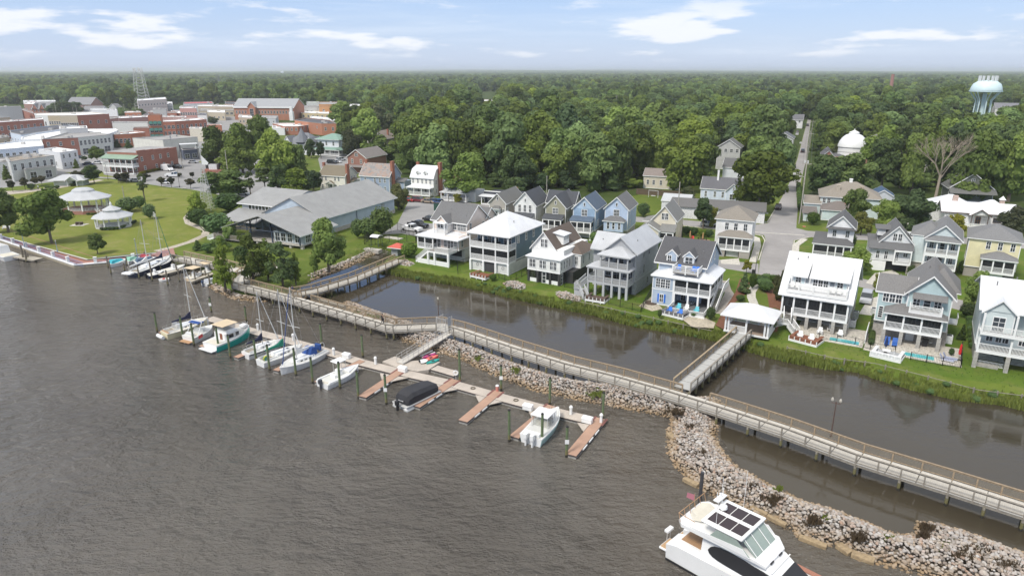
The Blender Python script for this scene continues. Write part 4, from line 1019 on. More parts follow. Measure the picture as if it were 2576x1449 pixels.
h.wins('r',6.4,(6.8,9.6),6.3,w=.55,h=1.4);h.win('r',6.4,5.4,3.5,w=.45,h=.6);h.win('r',6.4,3.6,3.3,w=.4,h=.5);h.win('r',6.4,7.2,3.3,w=.55,h=1.6);h.win('r',6.4,9.5,.7,w=.7,h=1.3);h.win('f',5.6,-1.4,6.0,w=.9,h=.8)
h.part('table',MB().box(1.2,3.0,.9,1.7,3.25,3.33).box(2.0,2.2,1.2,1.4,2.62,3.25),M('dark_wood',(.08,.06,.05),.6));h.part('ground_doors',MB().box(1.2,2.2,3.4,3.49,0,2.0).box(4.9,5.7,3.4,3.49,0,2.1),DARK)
h.stairs(-2.6,-1.4,1.3,2.6,.95,.9,1.7,style='h');h.part('stair_landing',MB().box(-3.1,-1.5,-2.4,-1.3,1.18,1.3),GT);h.stairs(-.2,-3.4,0,1.25,.95,-1.5,1.3,style='h');h.rail((-3.1,-2.4),(-1.9,-2.6),1.3,style='h');h.rail((-3.1,-2.4),(-3.1,-1.3),1.3,style='h')
h.part('stair_base',MB().box(-3.1,-1.6,-2.3,-1.4,0,1.15),M('batten',(.46,.47,.47),.7));h.vent(5.2,6.5,9.2);h.vent(-1.6,6.5,8.6)
BLU=SID((.42,.50,.60))
h=House('pale blue house with dark roof, two dormers and royal blue shutters',(24.4,113.2),-29,BLU,SHIND)
h.roof=M('shingle',(.095,.095,.10),.9)
h.body(0,3.7,0,4,2.75,5.3);h.body(0,3.7,0,9.6,0,2.7);h.body(0,8.2,3.0,12.8,2.75,7.0);h.body(3.7,8.2,3.2,12.4,0,2.6,BLU)
h.gable(-.4,8.2,2.9,13.2,7.0,3.3,'x',ov=.35)
h.skirt(0,10.0,0,4.0,5.3,6.25,METW,ov=.35,cut=3.4);h.pent(8.2,10.0,3.6,8.8,5.3,6.1,METW,axis='x',ov=.35)
h.porch([3.8,6.0,8.0,9.9],.1,3.0,2.75,5.2,'v',True,left=False);h.porch([9.9],3.0,8.6,2.75,5.2,'v',True,left=False,right=True,front=False,beam=False)
h.part('side_porch_floor',MB().box(8.2,10.0,3.0,9.3,2.45,2.75),TRIM)
for y in (3.0,5.0,7.0,8.8):h.post(9.9,y,2.75,5.2,.24)
h.wins('f',0,(1.0,1.85,2.7),3.2,w=.7,h=1.5,nx=2,ny=3);h.win('f',0,1.75,.55,w=.62,h=1.4)
for x in (1.2,2.3):h.part('shutter',MB().box(x-.16,x+.16,-.07,0,.5,2.0),M('paint_royal',(.03,.16,.60),.5),).location=(0,0,0)
for cx,fr in ((2.2,False),(5.2,True)):
 h.body(cx-.9,cx+.9,3.3-.2,7.0,7.0,8.4);h.gable(cx-.9,cx+.9,3.1,7.4,8.4,.85,'y',ov=.2,endov=.12)
 if fr:h.win('f',3.1,cx,6.35,w=1.2,h=1.9,nx=2,ny=3,name='door')
 else:h.wins('f',3.1,(cx-.4,cx+.4),6.9,w=.6,h=1.3)
h.part('balcony_floor',MB().box(3.3,7.6,.2,3.2,6.0,6.2),DECKF)
for p,q in (((3.3,.2),(5.4,.2)),((5.6,.2),(7.6,.2)),((3.3,.2),(3.3,3.0)),((7.6,.2),(7.6,3.0))):h.rail(p,q,6.2)
for x in (3.3,5.5,7.6):h.post(x,.2,5.9,7.35,.2)
h.part('front_patio',MB().box(3.8,10.0,-3.3,3.2,.18,.30),M('planks',(.16,.165,.17),.8));h.part('patio_edge',MB().box(3.6,10.1,-3.5,-3.3,-.1,.3),TRIM)
for p,q in (((4.6,-3.4),(7.2,-3.4)),((7.3,-3.4),(9.9,-3.4)),((9.95,-3.3),(9.95,0)),((3.9,-3.3),(3.9,0))):h.rail(p,q,.3,h=.75)
for x in (3.9,6.3,8.0,9.8):h.post(x,.1,.3,2.45,.3)
h.win('f',3.2,4.7,.35,w=.7,h=2.0,name='door');h.part('garage_opening',MB().box(7.9,9.7,3.1,3.19,.3,2.4),DARK);h.part('fireplace_arch',MB().lathe([(1.0,0),(1.0,.2)],16,caps=True),M('wood_dark',(.09,.06,.04),.8));bpy.data.objects[h.t.children[-1].name].rotation_euler=(R(90),0,0);bpy.data.objects[h.t.children[-1].name].location=(6.5,3.1,.6)
h.stairs(10.55,.2,0,2.75,.95,0,5.6);h.part('stair_landing',MB().box(10.0,11.1,5.8,9.2,2.45,2.75),TRIM);h.rail((11.05,5.8),(11.05,9.2),2.75)
h.win('r',8.2,6.6,7.0,w=.5,h=1.5);h.win('r',8.2,9.0,7.0,w=.5,h=1.5);h.vent(2.3,5.4,8.8);h.vent(7.0,5.4,8.8)
HE=h
PALEB=SID((.58,.69,.70))
h=House('white house with three shed dormers and a long roof balcony, right of the pavilion',(42.6,102.6),-31,PALEB,METW)
METW2=M('seam',(.68,.69,.69),.35,.08);h.roof=METW2
h.body(.1,9.9,3.2,13.5,2.4,5.4);h.body(.1,9.9,4.2,13.3,0,2.1,M('weathered',(.46,.44,.39),.85))
rz=11.0
h.part('roof_slope',MB().slab([(-.4,-.5,5.35),(10.3,-.5,5.35),(10.3,5.6,rz),(-.4,5.6,rz)],.16),METW2)
h.part('roof_slope',MB().slab([(-.4,5.6,rz),(10.3,5.6,rz),(10.3,14.0,5.6),(-.4,14.0,5.6)],.16),METW2)
w=MB()
for x in (.1,9.9):
 i=len(w.v);e=.0;w.v+=[(x,0.1,5.4),(x,13.5,5.4),(x,5.6,rz-.3)];w.f+=[(i,i+1,i+2)]
h.part('gable_wall',w)
h.part('barge_board',MB().hexa([(10.3,-.5,5.1),(10.36,-.5,5.1),(10.36,5.6,rz-.25),(10.3,5.6,rz-.25)],[(10.3,-.5,5.36),(10.36,-.5,5.36),(10.36,5.6,rz+.01),(10.3,5.6,rz+.01)]).hexa([(10.3,5.6,rz-.25),(10.36,5.6,rz-.25),(10.36,14,5.35),(10.3,14,5.35)],[(10.3,5.6,rz+.01),(10.36,5.6,rz+.01),(10.36,14,5.62),(10.3,14,5.62)]),TRIM)
for x0,x1,n,dr in ((1.3,3.1,1,True),(4.0,6.6,3,False),(7.3,9.1,1,True)):
 h.body(x0,x1,1.3,4.4,6.2,8.3,PALEB);h.part('dormer_roof',MB().slab([(x0-.35,.7,8.25),(x1+.35,.7,8.25),(x1+.35,4.9,10.15),(x0-.35,4.9,10.15)],.14),METW2)
 if dr:h.win('f',1.3,(x0+x1)/2-.15,6.25,w=.75,h=1.8,nx=2,ny=4,name='door')
 else:h.wins('f',1.3,(4.55,5.3,6.05),6.7,w=.58,h=1.3)
h.part('balcony_floor',MB().box(.8,9.3,-.2,1.4,6.0,6.15),M('planks',(.33,.2,.15),.8));h.part('balcony_fascia',MB().box(.7,9.4,-.3,-.2,5.75,6.2),TRIM)
for a,b in ((.8,2.5),(2.5,4.6),(4.6,6.7),(6.7,9.3)):h.rail((a,-.2),(b,-.2),6.15)
for x in (.8,2.5,4.6,6.7,9.3):h.post(x,-.2,6.1,7.25,.2)
h.rail((.8,-.2),(.8,1.6),6.15,6.9);h.rail((9.3,-.2),(9.3,1.6),6.15,6.9)
h.porch([.3,2.0,4.0,5.9,7.9,9.7],0,3.2,2.4,5.3,None,True,left=True,right=True,pw=.26)
BAL=M('paint_grey',(.46,.47,.47),.6,.05)
for a,b in ((2.0,4.0),(4.0,5.9),(5.9,7.9),(7.9,9.7)):h.rail((a+.13,0),(b-.13,0),2.4)
h.wins('f',3.2,(2.9,5.0,7.0,8.8),3.0,w=.8,h=1.5);h.win('f',3.2,1.2,2.45,w=.8,h=2.0,name='door');h.win('f',3.2,6.0,2.45,w=.7,h=2.0,name='door')
for x in (.3,2.4,4.2,6.1,8.0,9.7):h.post(x,.1,0,2.1,.5,CONCB)
h.stairs(1.6,-1.5,1.1,2.4,1.1,-.4,1.5);h.part('stair_landing',MB().box(.4,2.0,-2.4,-1.5,1.0,1.12),TRIM);h.stairs(3.4,-3.2,0,1.1,1.0,-1.3,1.1);h.rail((.4,-2.4),(.4,-1.4),1.1);h.rail((.4,-2.4),(1.8,-2.5),1.1)
h.wins('r',9.9,(4.6,7,9.6),3.2,w=.55,h=1.3);h.wins('r',9.9,(5.0,7.4),6.6,w=.55,h=1.3);h.vent(1.2,4.5,9.9);h.vent(2.6,4.9,10.3);h.vent(8.7,4.0,9.4)
HF=h
TEAL=SID((.47,.60,.61))
h=House('pale teal house with grey gable roof, small balcony and white porch beside a pool',(52.5,97.0),-31,TEAL,M('shingle',(.19,.185,.18),.9))
h.body(1.9,5.8,2.6,11.0,2.5,7.3);h.body(1.9,11.6,3.0,13.6,0,2.45,M('weathered',(.43,.40,.36),.9),corners=False);h.body(5.8,11.4,2.0,13.8,2.5,7.9)
h.gable(5.8,11.4,2.0,14.0,7.9,2.7,'y',ov=.5);h.gable(1.9,6.4,2.8,8.2,7.35,1.8,'x',ov=.4);h.hip(7.6,12.0,6.0,13.4,7.6,3.0,ov=.5)
h.pent(6.6,10.6,1.0,2.0,7.3,7.9,ov=.2);h.part('bracket',MB().box(7.0,7.1,1.2,2.0,6.9,7.3).box(10.1,10.2,1.2,2.0,6.9,7.3),TRIM)
h.part('balcony_floor',MB().box(6.3,10.3,.3,2.0,5.15,5.4),TRIM)
h.rail((6.3,.3),(10.3,.3),5.4);h.rail((6.3,.3),(6.3,2),5.4);h.rail((10.3,.3),(10.3,2),5.4)
for x in (6.3,10.3):h.post(x,.3,5.2,6.55,.2)
h.wins('f',2.0,(7.0,9.7),5.7,w=.8,h=1.4);h.win('f',2.0,8.35,5.45,w=.8,h=2.0,nx=1,name='door')
h.wins('f',2.6,(3.0,3.85,4.7),5.7,w=.7,h=1.3,ny=2);h.win('f',2.6,2.6,3.1,w=.5,h=1.7,nx=1,ny=5)
h.skirt(3.4,10.9,-.2,2.6,4.95,5.75,ov=.35,cut=2.0)
h.porch([3.5,5.8,8.1,10.6],0,2.6,2.5,4.9,'v',True);h.wins('f',2.5,(4.5,),3.3,w=.8,h=1.3);h.win('f',1.98,6.9,2.55,w=.8,h=2.0,name='door');h.wins('f',1.98,(8.6,9.4,10.2),3.2,w=.6,h=1.3)
for x in (3.5,5.8,8.1,10.6):h.post(x,0,0,2.2,.5,CONCB)
h.wins('r',11.4,(4.0,7.5,10.5),3.3,w=.5,h=1.4);h.wins('r',11.4,(5,),5.9,w=.5,h=1.4);h.part('side_balcony',MB().box(11.4,12.8,7.0,9.5,2.3,2.5),TRIM);h.rail((12.8,7),(12.8,9.5),2.5)
h.part('ground_door',MB().box(6.4,7.5,2.92,2.99,0,2.0),TRIM);h.part('grill_alcove',MB().box(8.4,10.2,2.9,2.99,.3,2.0),M('weathered',(.36,.34,.3),.9))
h.part('side_fence',MB().box(1.3,1.4,-2.0,3.0,0,1.9),TRIM);h.vent(4.4,6.2,8.9);h.vent(8.0,8.5,10.2)
HG=h
MINT=SID((.63,.70,.69))
h=House('pale mint house with white metal roof and three-tier porches at the right edge',(63.6,86.4),-31,MINT,METW)
h.body(-.2,9.5,2.4,12.5,2.6,8.3);h.body(0,9.4,3.5,12,0,2.5,M('weathered',(.46,.44,.39),.85),corners=False)
h.gable(-.3,9.6,.8,15.0,8.3,2.6,'x',ov=.4);h.body(.1,3.4,.3,2.6,5.2,8.3);h.gable(.0,3.4,.2,5.0,8.2,1.6,'y',ov=.35,endov=.3)
h.porch([.0,3.6,7.2],-.1,2.4,2.6,5.1,'v',False);h.porch([.0,3.6,7.2],-.5,.3,5.3,8.0,'v',False,beam=False);h.win('f',.3,1.75,5.5,w=1.3,h=1.9,nx=2,ny=3,name='door')
h.wins('f',2.4,(1.3,2.4,3.1,5.0),3.3,w=.7,h=1.3)
for x in (.0,3.6,7.2):h.post(x,-.05,0,2.3,.5,CONCB)
h.part('flower_box',MB().box(.3,2.8,.4,.9,0,.45),CONCB);h.part('ground_window',MB().box(2.0,2.9,3.42,3.49,.9,1.8),DARK);h.rail((.2,1.2),(3.4,1.2),0,h=.7);h.vent(1.2,6,10.6);h.vent(3.5,8,11)
def row_house(label,O,ang,w,d,wall,roof,zf=1.9,ze=7.2,rise=2.7,pd=2.2,kind='screen',base=None,z=LZ,proof=None,gwall=None):
 h=House(label,O,ang,wall,roof,z=z,group='narrow gabled houses behind the waterfront row')
 h.body(0,w,pd,d,zf,ze);h.body(.1,w-.1,pd+.4,d-.1,0,zf-.03,base or M('weathered',(.50,.47,.42),.85),corners=False)
 h.gable(0,w,pd,d,ze,rise,'y',ov=.35,wall=gwall);h.win('f',pd,w/2,ze+.6,w=.32,h=.75,nx=1,ny=1,frame=TRIM)
 zp=zf+2.5
 if kind=='screen':
  h.pent(0,w-.4,0,pd,zp+.1,zp+.9,proof or roof,ov=.2)
  n=3;h.porch([.1+(w-.6)*i/n for i in range(n+1)],0,pd,zf,zp,'v',True);h.wins('f',pd,(w*.25,w*.7),zf+.5,w=.7,h=1.5)
  for x in (.1,w-.5):h.post(x,0,0,zf-.32,.4)
 h.part('garage_door',MB().box(.6,w-.9,pd+.3,pd+.39,.0,zf-.25),M('paint_door',(.6,.6,.58),.6))
 return h
b1=row_house('small beige house with grey roof and a white bay balcony, leftmost of the narrow row',(-6.2,170.2),-22,4.5,13,SID((.44,.41,.36)),M('shingle',(.17,.17,.16),.9),kind='bay',pd=1.2,rise=2.2)
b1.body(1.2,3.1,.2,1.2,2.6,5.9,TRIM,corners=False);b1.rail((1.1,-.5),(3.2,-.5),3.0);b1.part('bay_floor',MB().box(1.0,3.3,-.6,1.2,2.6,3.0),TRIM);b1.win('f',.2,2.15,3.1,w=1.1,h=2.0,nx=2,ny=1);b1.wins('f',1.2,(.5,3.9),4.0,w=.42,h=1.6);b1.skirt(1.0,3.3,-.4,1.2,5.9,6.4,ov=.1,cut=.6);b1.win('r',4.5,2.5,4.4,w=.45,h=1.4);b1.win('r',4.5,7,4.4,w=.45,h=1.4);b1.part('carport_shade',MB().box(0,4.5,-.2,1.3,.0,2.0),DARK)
b2=row_house('white gabled house with near-black roof and three tall front windows',(.1,167.6),-23,5.6,11,SID((.78,.78,.76)),SHIND,kind='none',pd=1.6,rise=3.0)
b2.wins('f',1.6,(1.3,2.7,4.1),5.3,w=.6,h=1.7);b2.pent(0,5.2,0,1.6,4.3,5.1,SHIND,ov=.1);b2.part('porch_wall',MB().box(.1,5.1,.2,1.6,1.9,4.2),TRIM);b2.win('f',.2,3.9,2.0,w=.7,h=1.9,name='door',frame=TRIM);b2.win('r',5.6,5,2.6,w=.4,h=1.6);b2.hip(1.2,4.2,-2.4,0,4.2,.5,ov=.1,mat=METW)
b3=row_house('olive green gabled house with charcoal roof and screened front porch',(7.4,163.8),-22.5,5.2,12,M('batten',(.345,.335,.245),.7),SHIND,zf=2.0)
b3.wins('f',2.2,(2.2,2.9),5.5,w=.58,h=1.3);b3.wins('r',5.2,(4.0,5.6),2.6,w=.5,h=1.4);b3.wins('r',5.2,(3.5,4.1,4.7),6.2,w=.4,h=.6,ny=1,nx=1);b3.gable(-1.6,5.8,7.4,12.5,7.2,2.6,'x',ov=.3)
b4=row_house('sky blue gabled house with navy roof and screened porch over a garage',(14.0,161.5),-22,5.6,11.4,SID((.30,.42,.56)),M('shingle',(.095,.13,.18),.9),zf=1.95,gwall=SID((.42,.54,.68)))
b4.wins('f',2.2,(2.5,3.2),5.4,w=.58,h=1.5);b4.wins('r',5.6,(4.0,5.4),2.7,w=.5,h=1.5);b4.wins('r',5.6,(3.4,4.0,4.6),6.2,w=.4,h=.5,ny=1,nx=1)
b5=row_house('periwinkle blue gabled house with medium grey roof and closed front porch',(21.8,161.6),-22,5.7,11.4,SID((.47,.57,.72)),M('shingle',(.16,.16,.16),.9),zf=1.95,kind='none',pd=2)
b5.wins('f',2.0,(2.5,3.2),5.4,w=.58,h=1.5);b5.skirt(.1,5.2,0,2.0,4.5,5.4,ov=.2,cut=1.5);b5.part('porch_wall',MB().box(.3,5.0,.1,2.0,1.95,4.4),SID((.47,.57,.72)));b5.wins('f',.1,(1.4,2.7,4.1),2.6,w=.5,h=1.5,nx=1);b5.win('r',5.7,4.5,2.8,w=.5,h=1.4);b5.wins('r',5.7,(4,8),5.8,w=.4,h=1.2)
CRM=SID((.72,.66,.52))
b6=House('cream house with grey cross gables and a screened side porch beside tall thin evergreens',(29.0,153.0),-24,CRM,M('shingle',(.21,.21,.20),.9),group='narrow gabled houses behind the waterfront row')
b6.body(2.2,7.6,4.0,13,0,6.2);b6.gable(2.2,7.6,4.0,13,6.2,3.1,'y',ov=.35);b6.body(0,4.6,0,6,0,4.3);b6.gable(0,4.6,0,6,4.3,1.3,'y',ov=.3);b6.wins('f',4.0,(4.6,5.4),6.2,w=.62,h=1.4);b6.porch([4.7,6.2,7.7],.8,4.0,1.6,4.0,'v',True);b6.pent(4.6,7.8,.8,4.0,4.1,5.2,ov=.2);b6.part('porch_base',MB().box(4.7,7.6,1.0,4.0,0,1.3),CONCB);b6.win('f',0,2.2,3.0,w=.6,h=.5,ny=1);b6.hip(-.6,3.4,7,11,5.0,1.0,ov=.3)
w1=House('white house with tan hip roof and columned porch over a garage, left of the street',(44.2,145.9),-24,SID((.78,.77,.75)),SHINT)
w1.body(0,7.6,2.2,11,1.8,7.9);w1.hip(0,7.6,2.2,11,7.9,2.4,ov=.45);w1.wins('f',2.2,(2.3,4.2,6.2),5.6,w=.7,h=1.5);w1.skirt(1.0,7.8,-.3,2.2,4.6,5.6,ov=.3,cut=2.0);w1.porch([1.1,2.8,4.4,6.0,7.6],-.2,2.2,1.8,4.5,'v',True)
w1.body(.2,7.4,2.4,10.8,0,1.76,STONE,corners=False);w1.part('garage_door',MB().box(2.8,5.4,.6,.7,0,1.4),M('paint_door',(.6,.6,.58),.6));w1.part('stone_base',MB().box(5.6,7.7,-.2,2.3,0,1.5).box(1.0,2.6,-.2,2.3,0,1.5),STONE);w1.wins('r',7.6,(4,7),5.6,w=.6,h=1.4)
w2=House('tall white house with charcoal gable roof and wraparound screened porch beside the stop sign',(64.0,141.0),-27,SID((.79,.79,.78)),M('shingle',(.12,.12,.12),.9))
w2.body(2.4,7.4,2.6,10.5,1.6,7.4);w2.gable(2.4,7.4,2.6,10.5,7.4,2.3,'y',ov=.4);w2.wins('f',2.6,(3.7,6.2),5.3,w=.65,h=1.4);w2.skirt(0,7.4,0,2.6,4.1,5.0,ov=.3,cut=1.4);w2.pent(.0,2.6,2.4,8.5,4.1,4.9,ov=.3);w2.porch([.1,2.9,4.4,5.9,7.3],0,2.6,1.4,4.0,'v',True);w2.body(0,2.4,2.6,8.5,0,4.0);w2.body(0,7.3,2.7,10,0,1.55,STONE,corners=False);w2.part('porch_base',MB().box(0,7.3,.1,2.6,0,1.1),TRIM);w2.pent(2.3,7.5,2.0,2.7,7.1,7.4,ov=.3,name='gable_pent');w2.wins('r',7.4,(5,8),5.3,w=.6,h=1.3)
w3=House('white cottage with grey cross-gable roof, shed dormer and small front porch over a driveway',(72.9,134.8),-24,SID((.70,.71,.71)),M('shingle',(.14,.14,.14),.9))
w3.body(0,7.2,0,9.5,2.2,4.9);w3.body(1.8,7.4,1.2,9.5,4.9,6.0);w3.gable(1.8,7.4,1.2,9.8,6.0,3.1,'y',ov=.4);w3.pent(0,7.4,-.5,1.3,4.75,5.9,ov=.3);w3.pent(-.2,1.9,-.2,8,4.9,5.9,ov=.2);w3.body(1.2,2.6,4,6.4,6.5,7.9);w3.pent(.9,3.4,3.8,6.6,7.9,8.3,ov=.2);w3.wins('f',1.2,(4.2,5.1),6.2,w=.62,h=1.4);w3.wins('f',0,(1.5,3.0),2.6,w=.55,h=1.5);w3.porch([4.4,7.3],-1.0,0,2.1,4.7,'v',False);w3.win('f',0,4.9,2.2,w=.6,h=1.9,name='door');w3.win('f',0,6.4,3.3,w=.7,h=.7)
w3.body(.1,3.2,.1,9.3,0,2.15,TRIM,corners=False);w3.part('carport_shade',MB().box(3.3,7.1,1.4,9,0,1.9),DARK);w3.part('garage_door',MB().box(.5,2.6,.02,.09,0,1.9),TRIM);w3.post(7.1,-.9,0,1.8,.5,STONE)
w4=House('pale green house with double-decker white porches and grey roof, second from the right',(80.2,129.6),-32,SID((.62,.70,.70)),M('shingle',(.20,.20,.20),.9))
w4.body(-2.0,6.2,3.8,12.5,2.0,7.6);w4.body(-1.9,6.0,4.0,12.3,0,1.96,STONE,corners=False);w4.body(.4,6.2,2.4,5,2.0,7.8);w4.gable(.4,6.2,1.6,12.6,7.8,2.5,'y',ov=.45);w4.hip(-2.0,3.4,4.0,12,7.6,2.2,ov=.4);w4.skirt(.5,6.0,-.2,2.0,7.6,8.4,ov=.3,cut=1.8)
w4.porch([.6,2.4,4.2,6.0],0,2.4,2.2,4.7,'v',False);w4.porch([.6,2.4,4.2,6.0],0,2.4,4.95,7.5,'v',False);w4.wins('f',2.4,(1.5,5.1),2.7,w=.62,h=1.5);w4.wins('f',2.4,(1.5,5.1),5.5,w=.62,h=1.5);w4.win('f',2.4,3.3,2.25,w=.7,h=1.9,nx=1,name='door');w4.win('f',2.4,3.3,5.0,w=.7,h=1.9,nx=1,name='door');w4.wins('l',-2.0,(6,7.2),5.8,w=.6,h=1.3)
w5=House('pale yellow house with grey hip roof and screened porch, third from the right edge',(90.0,126.6),-33,SID((.76,.70,.44)),M('shingle',(.20,.20,.20),.9))
w5.body(-2.4,6.0,3.0,12.5,2.0,7.8);w5.body(-2.3,5.9,3.2,12.3,0,1.96,STONE,corners=False);w5.hip(-2.4,6.0,3.0,12.5,7.8,2.3,ov=.45);w5.skirt(.2,5.6,0,3.0,4.7,5.6,ov=.3,cut=2.4);w5.porch([.3,2.1,3.8,5.5],.1,3.0,2.1,4.6,'v',True);w5.wins('f',3.0,(.9,2.8,4.8),5.9,w=.65,h=1.4);w5.wins('l',-2.4,(5.0,5.8,6.6),5.9,w=.5,h=1.3);w5.win('l',-2.4,6,3,w=.6,h=1.3);w5.part('garage_door',MB().box(.6,4.0,.8,.9,0,1.8),TRIM)
w6=House('pale grey house with grey roof cut off by the right edge behind the yellow house',(99.5,120.5),-33,SID((.62,.64,.62)),M('shingle',(.20,.20,.19),.9))
w6.body(-1,7,2,12,1.6,7.2);w6.body(-.9,6.9,2.2,11.8,0,1.56,STONE,corners=False);w6.gable(-1,7,2,12,7.2,2.4,'y',ov=.4);w6.gable(-1.6,3,5,9,7.0,1.6,'x',ov=.3);w6.wins('l',-1,(3,4.6,6.4),3,w=.5,h=1.4);w6.wins('l',-1,(4,6),5.6,w=.5,h=1.3)
import numpy as np
def leaf_mesh(name,mat,seed,shape,n=3200,leaf_s=.07,nl=16,core=True,up=.35):
 """crown of leaf-sized faces on many lobes; unit: radius 1, height 0..1"""
 rng=np.random.default_rng(seed);P,A,T=[],[],[]
 lob=[]
 if shape=='round':
  for k in range(nl):
   t=rng.uniform(0,2*np.pi);z=rng.uniform(.08,.86);env=math.sqrt(max(.05,1-((z-.42)/.6)**2));r=env*rng.uniform(.35,.78) if k>2 else .1
   lob.append((r*math.cos(t),r*math.sin(t),z,rng.uniform(.24,.40),rng.uniform(.12,.20)))
  lob.append((0,0,.84,.32,.16));lob.append((.1,0,.5,.62,.34))
 elif shape=='cone':
  for k in range(nl):
   z=(k+.5)/nl;t=k*2.4+rng.uniform(-.4,.4);r=(1-z)*.62
   lob.append((r*math.cos(t),r*math.sin(t),z*.94,.20+.30*(1-z),.06+.07*(1-z)))
  for k in range(5):lob.append((0,0,.1+k*.18,.55*(1-k/5.5),.12))
 elif shape=='loose':
  for k in range(nl):
   t=rng.uniform(0,2*np.pi);z=rng.uniform(.05,.95);env=math.sqrt(max(.04,1-((z-.5)/.58)**2))*(1.1-.5*z);r=env*rng.uniform(.25,.85)
   lob.append((r*math.cos(t),r*math.sin(t),z,rng.uniform(.16,.30),rng.uniform(.05,.10)))
 elif shape=='ball':
  lob=[(0,0,.5,.95,.5)]+[(.35*math.cos(k),.35*math.sin(k),.55,.6,.36) for k in range(0,6)]
 lob=np.array(lob);w=lob[:,3]**2;idx=rng.choice(len(lob),n,p=w/w.sum())
 d=rng.normal(size=(n,3));d/=np.linalg.norm(d,axis=1)[:,None];d[:,2]=np.where(d[:,2]<-.45,-d[:,2],d[:,2])
 L_=lob[idx];rad=rng.uniform(.82,1.08,n)[:,None]
 c=L_[:,:3]+d*np.stack([L_[:,3],L_[:,3],L_[:,4]],1)*rad
 nrm=d*np.array([1,1,1.3])+rng.normal(size=(n,3))*.42;nrm/=np.linalg.norm(nrm,axis=1)[:,None]
 a=np.cross(nrm,rng.normal(size=(n,3)));a/=np.linalg.norm(a,axis=1)[:,None];b=np.cross(nrm,a)
 s=leaf_s*rng.uniform(.55,1.3,n)[:,None]
 zs=np.array([1,1,up+.15])
 v=np.stack([c+(a*s)*zs,c+(b*s*.8)*zs,c-(a*s)*zs,c-(b*s*.8)*zs],1).reshape(-1,3)
 f=np.arange(4*n).reshape(-1,4)
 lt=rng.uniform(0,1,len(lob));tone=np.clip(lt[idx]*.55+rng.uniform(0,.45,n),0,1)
 V=v.tolist();Fc=f.tolist();tone=tone.tolist()
 if core:
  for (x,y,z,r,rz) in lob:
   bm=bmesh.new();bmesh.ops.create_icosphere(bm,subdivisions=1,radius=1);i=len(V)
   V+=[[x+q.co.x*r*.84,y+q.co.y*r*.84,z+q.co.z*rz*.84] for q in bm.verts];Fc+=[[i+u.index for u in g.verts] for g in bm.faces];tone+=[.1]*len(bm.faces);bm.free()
 me=bpy.data.meshes.new(name);me.from_pydata(V,[],Fc);me.materials.append(mat)
 at=me.attributes.new('tone','FLOAT','FACE');at.data.foreach_set('value',tone);me.update();return me
CR={}
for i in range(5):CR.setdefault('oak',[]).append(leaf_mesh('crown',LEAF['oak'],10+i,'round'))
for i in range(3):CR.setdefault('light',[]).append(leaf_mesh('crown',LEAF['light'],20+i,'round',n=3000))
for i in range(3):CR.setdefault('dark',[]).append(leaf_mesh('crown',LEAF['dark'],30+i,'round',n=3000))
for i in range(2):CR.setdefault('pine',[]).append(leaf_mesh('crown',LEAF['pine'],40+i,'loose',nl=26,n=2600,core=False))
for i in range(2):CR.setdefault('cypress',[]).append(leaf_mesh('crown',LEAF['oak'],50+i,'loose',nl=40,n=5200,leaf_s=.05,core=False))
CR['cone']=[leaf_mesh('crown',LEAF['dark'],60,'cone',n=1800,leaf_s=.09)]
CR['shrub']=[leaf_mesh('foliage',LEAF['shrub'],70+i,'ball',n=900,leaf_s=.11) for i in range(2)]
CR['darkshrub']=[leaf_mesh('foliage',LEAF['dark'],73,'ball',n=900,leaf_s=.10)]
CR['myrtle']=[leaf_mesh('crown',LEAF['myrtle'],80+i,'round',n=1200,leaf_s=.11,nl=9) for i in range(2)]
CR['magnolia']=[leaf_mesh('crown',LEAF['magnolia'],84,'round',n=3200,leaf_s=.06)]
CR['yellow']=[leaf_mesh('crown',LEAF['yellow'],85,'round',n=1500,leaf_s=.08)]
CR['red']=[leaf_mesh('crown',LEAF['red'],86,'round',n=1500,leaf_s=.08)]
def trunk_mesh(seed,forks=4,low=.34):
 rnd=random.Random(seed);m=MB();m.tube((0,0,-.02),(.01,0,low),.035,.024,n=7)
 for k in range(forks):
  t=k*6.283/forks+rnd.uniform(-.4,.4);e=(math.cos(t)*rnd.uniform(.09,.16),math.sin(t)*rnd.uniform(.09,.16),low+rnd.uniform(.2,.32))
  m.tube((0.01,0,low-.03),e,.018,.006,n=5)
 return m.mesh('trunk',BARK)
TR=[trunk_mesh(i) for i in range(4)]
TC={}
def tree(x,yb,yt,w,kind='oak',label=None,group=None,name=None,crown0=.24,xy=None,hgt=None,rad=None,seed=None,leanx=0):
 rnd=random.Random(seed if seed is not None else int(x*7+yb*13))
 if xy is None:
  X,Y=G(x,yb,LZ);h=zat(Y,yt)-LZ;d=Y*ct+(CH-LZ)*st;r=w/2*d/FL
 else:(X,Y),h,r=xy,hgt,rad
 nm=name or {'pine':'pine_tree','cypress':'cypress_tree','cone':'evergreen_tree','myrtle':'crepe_myrtle','magnolia':'magnolia_tree'}.get(kind,'tree')
 t=thing(nm,label,'shrub' if kind in ('shrub','darkshrub') else 'tree',(X,Y,LZ),rnd.uniform(0,6.28),group)
 c0={'cone':.04,'pine':.35,'myrtle':.4,'cypress':.12,'shrub':-.02,'darkshrub':-.02}.get(kind,crown0)
 if kind not in ('shrub','darkshrub'):
  tr=link('trunk',rnd.choice(TR),t);tr.scale=(h*.8,h*.8,h)
 if kind in ('oak','dark','light','magnolia'):c0=max(.03,c0-.1)
 c=link('crown' if 'shrub' not in kind else 'foliage',rnd.choice(CR[kind]),t,(0,0,h*c0));c.scale=(r*rnd.uniform(.95,1.1),r*rnd.uniform(.92,1.05),h*(1.03-c0))
 return t
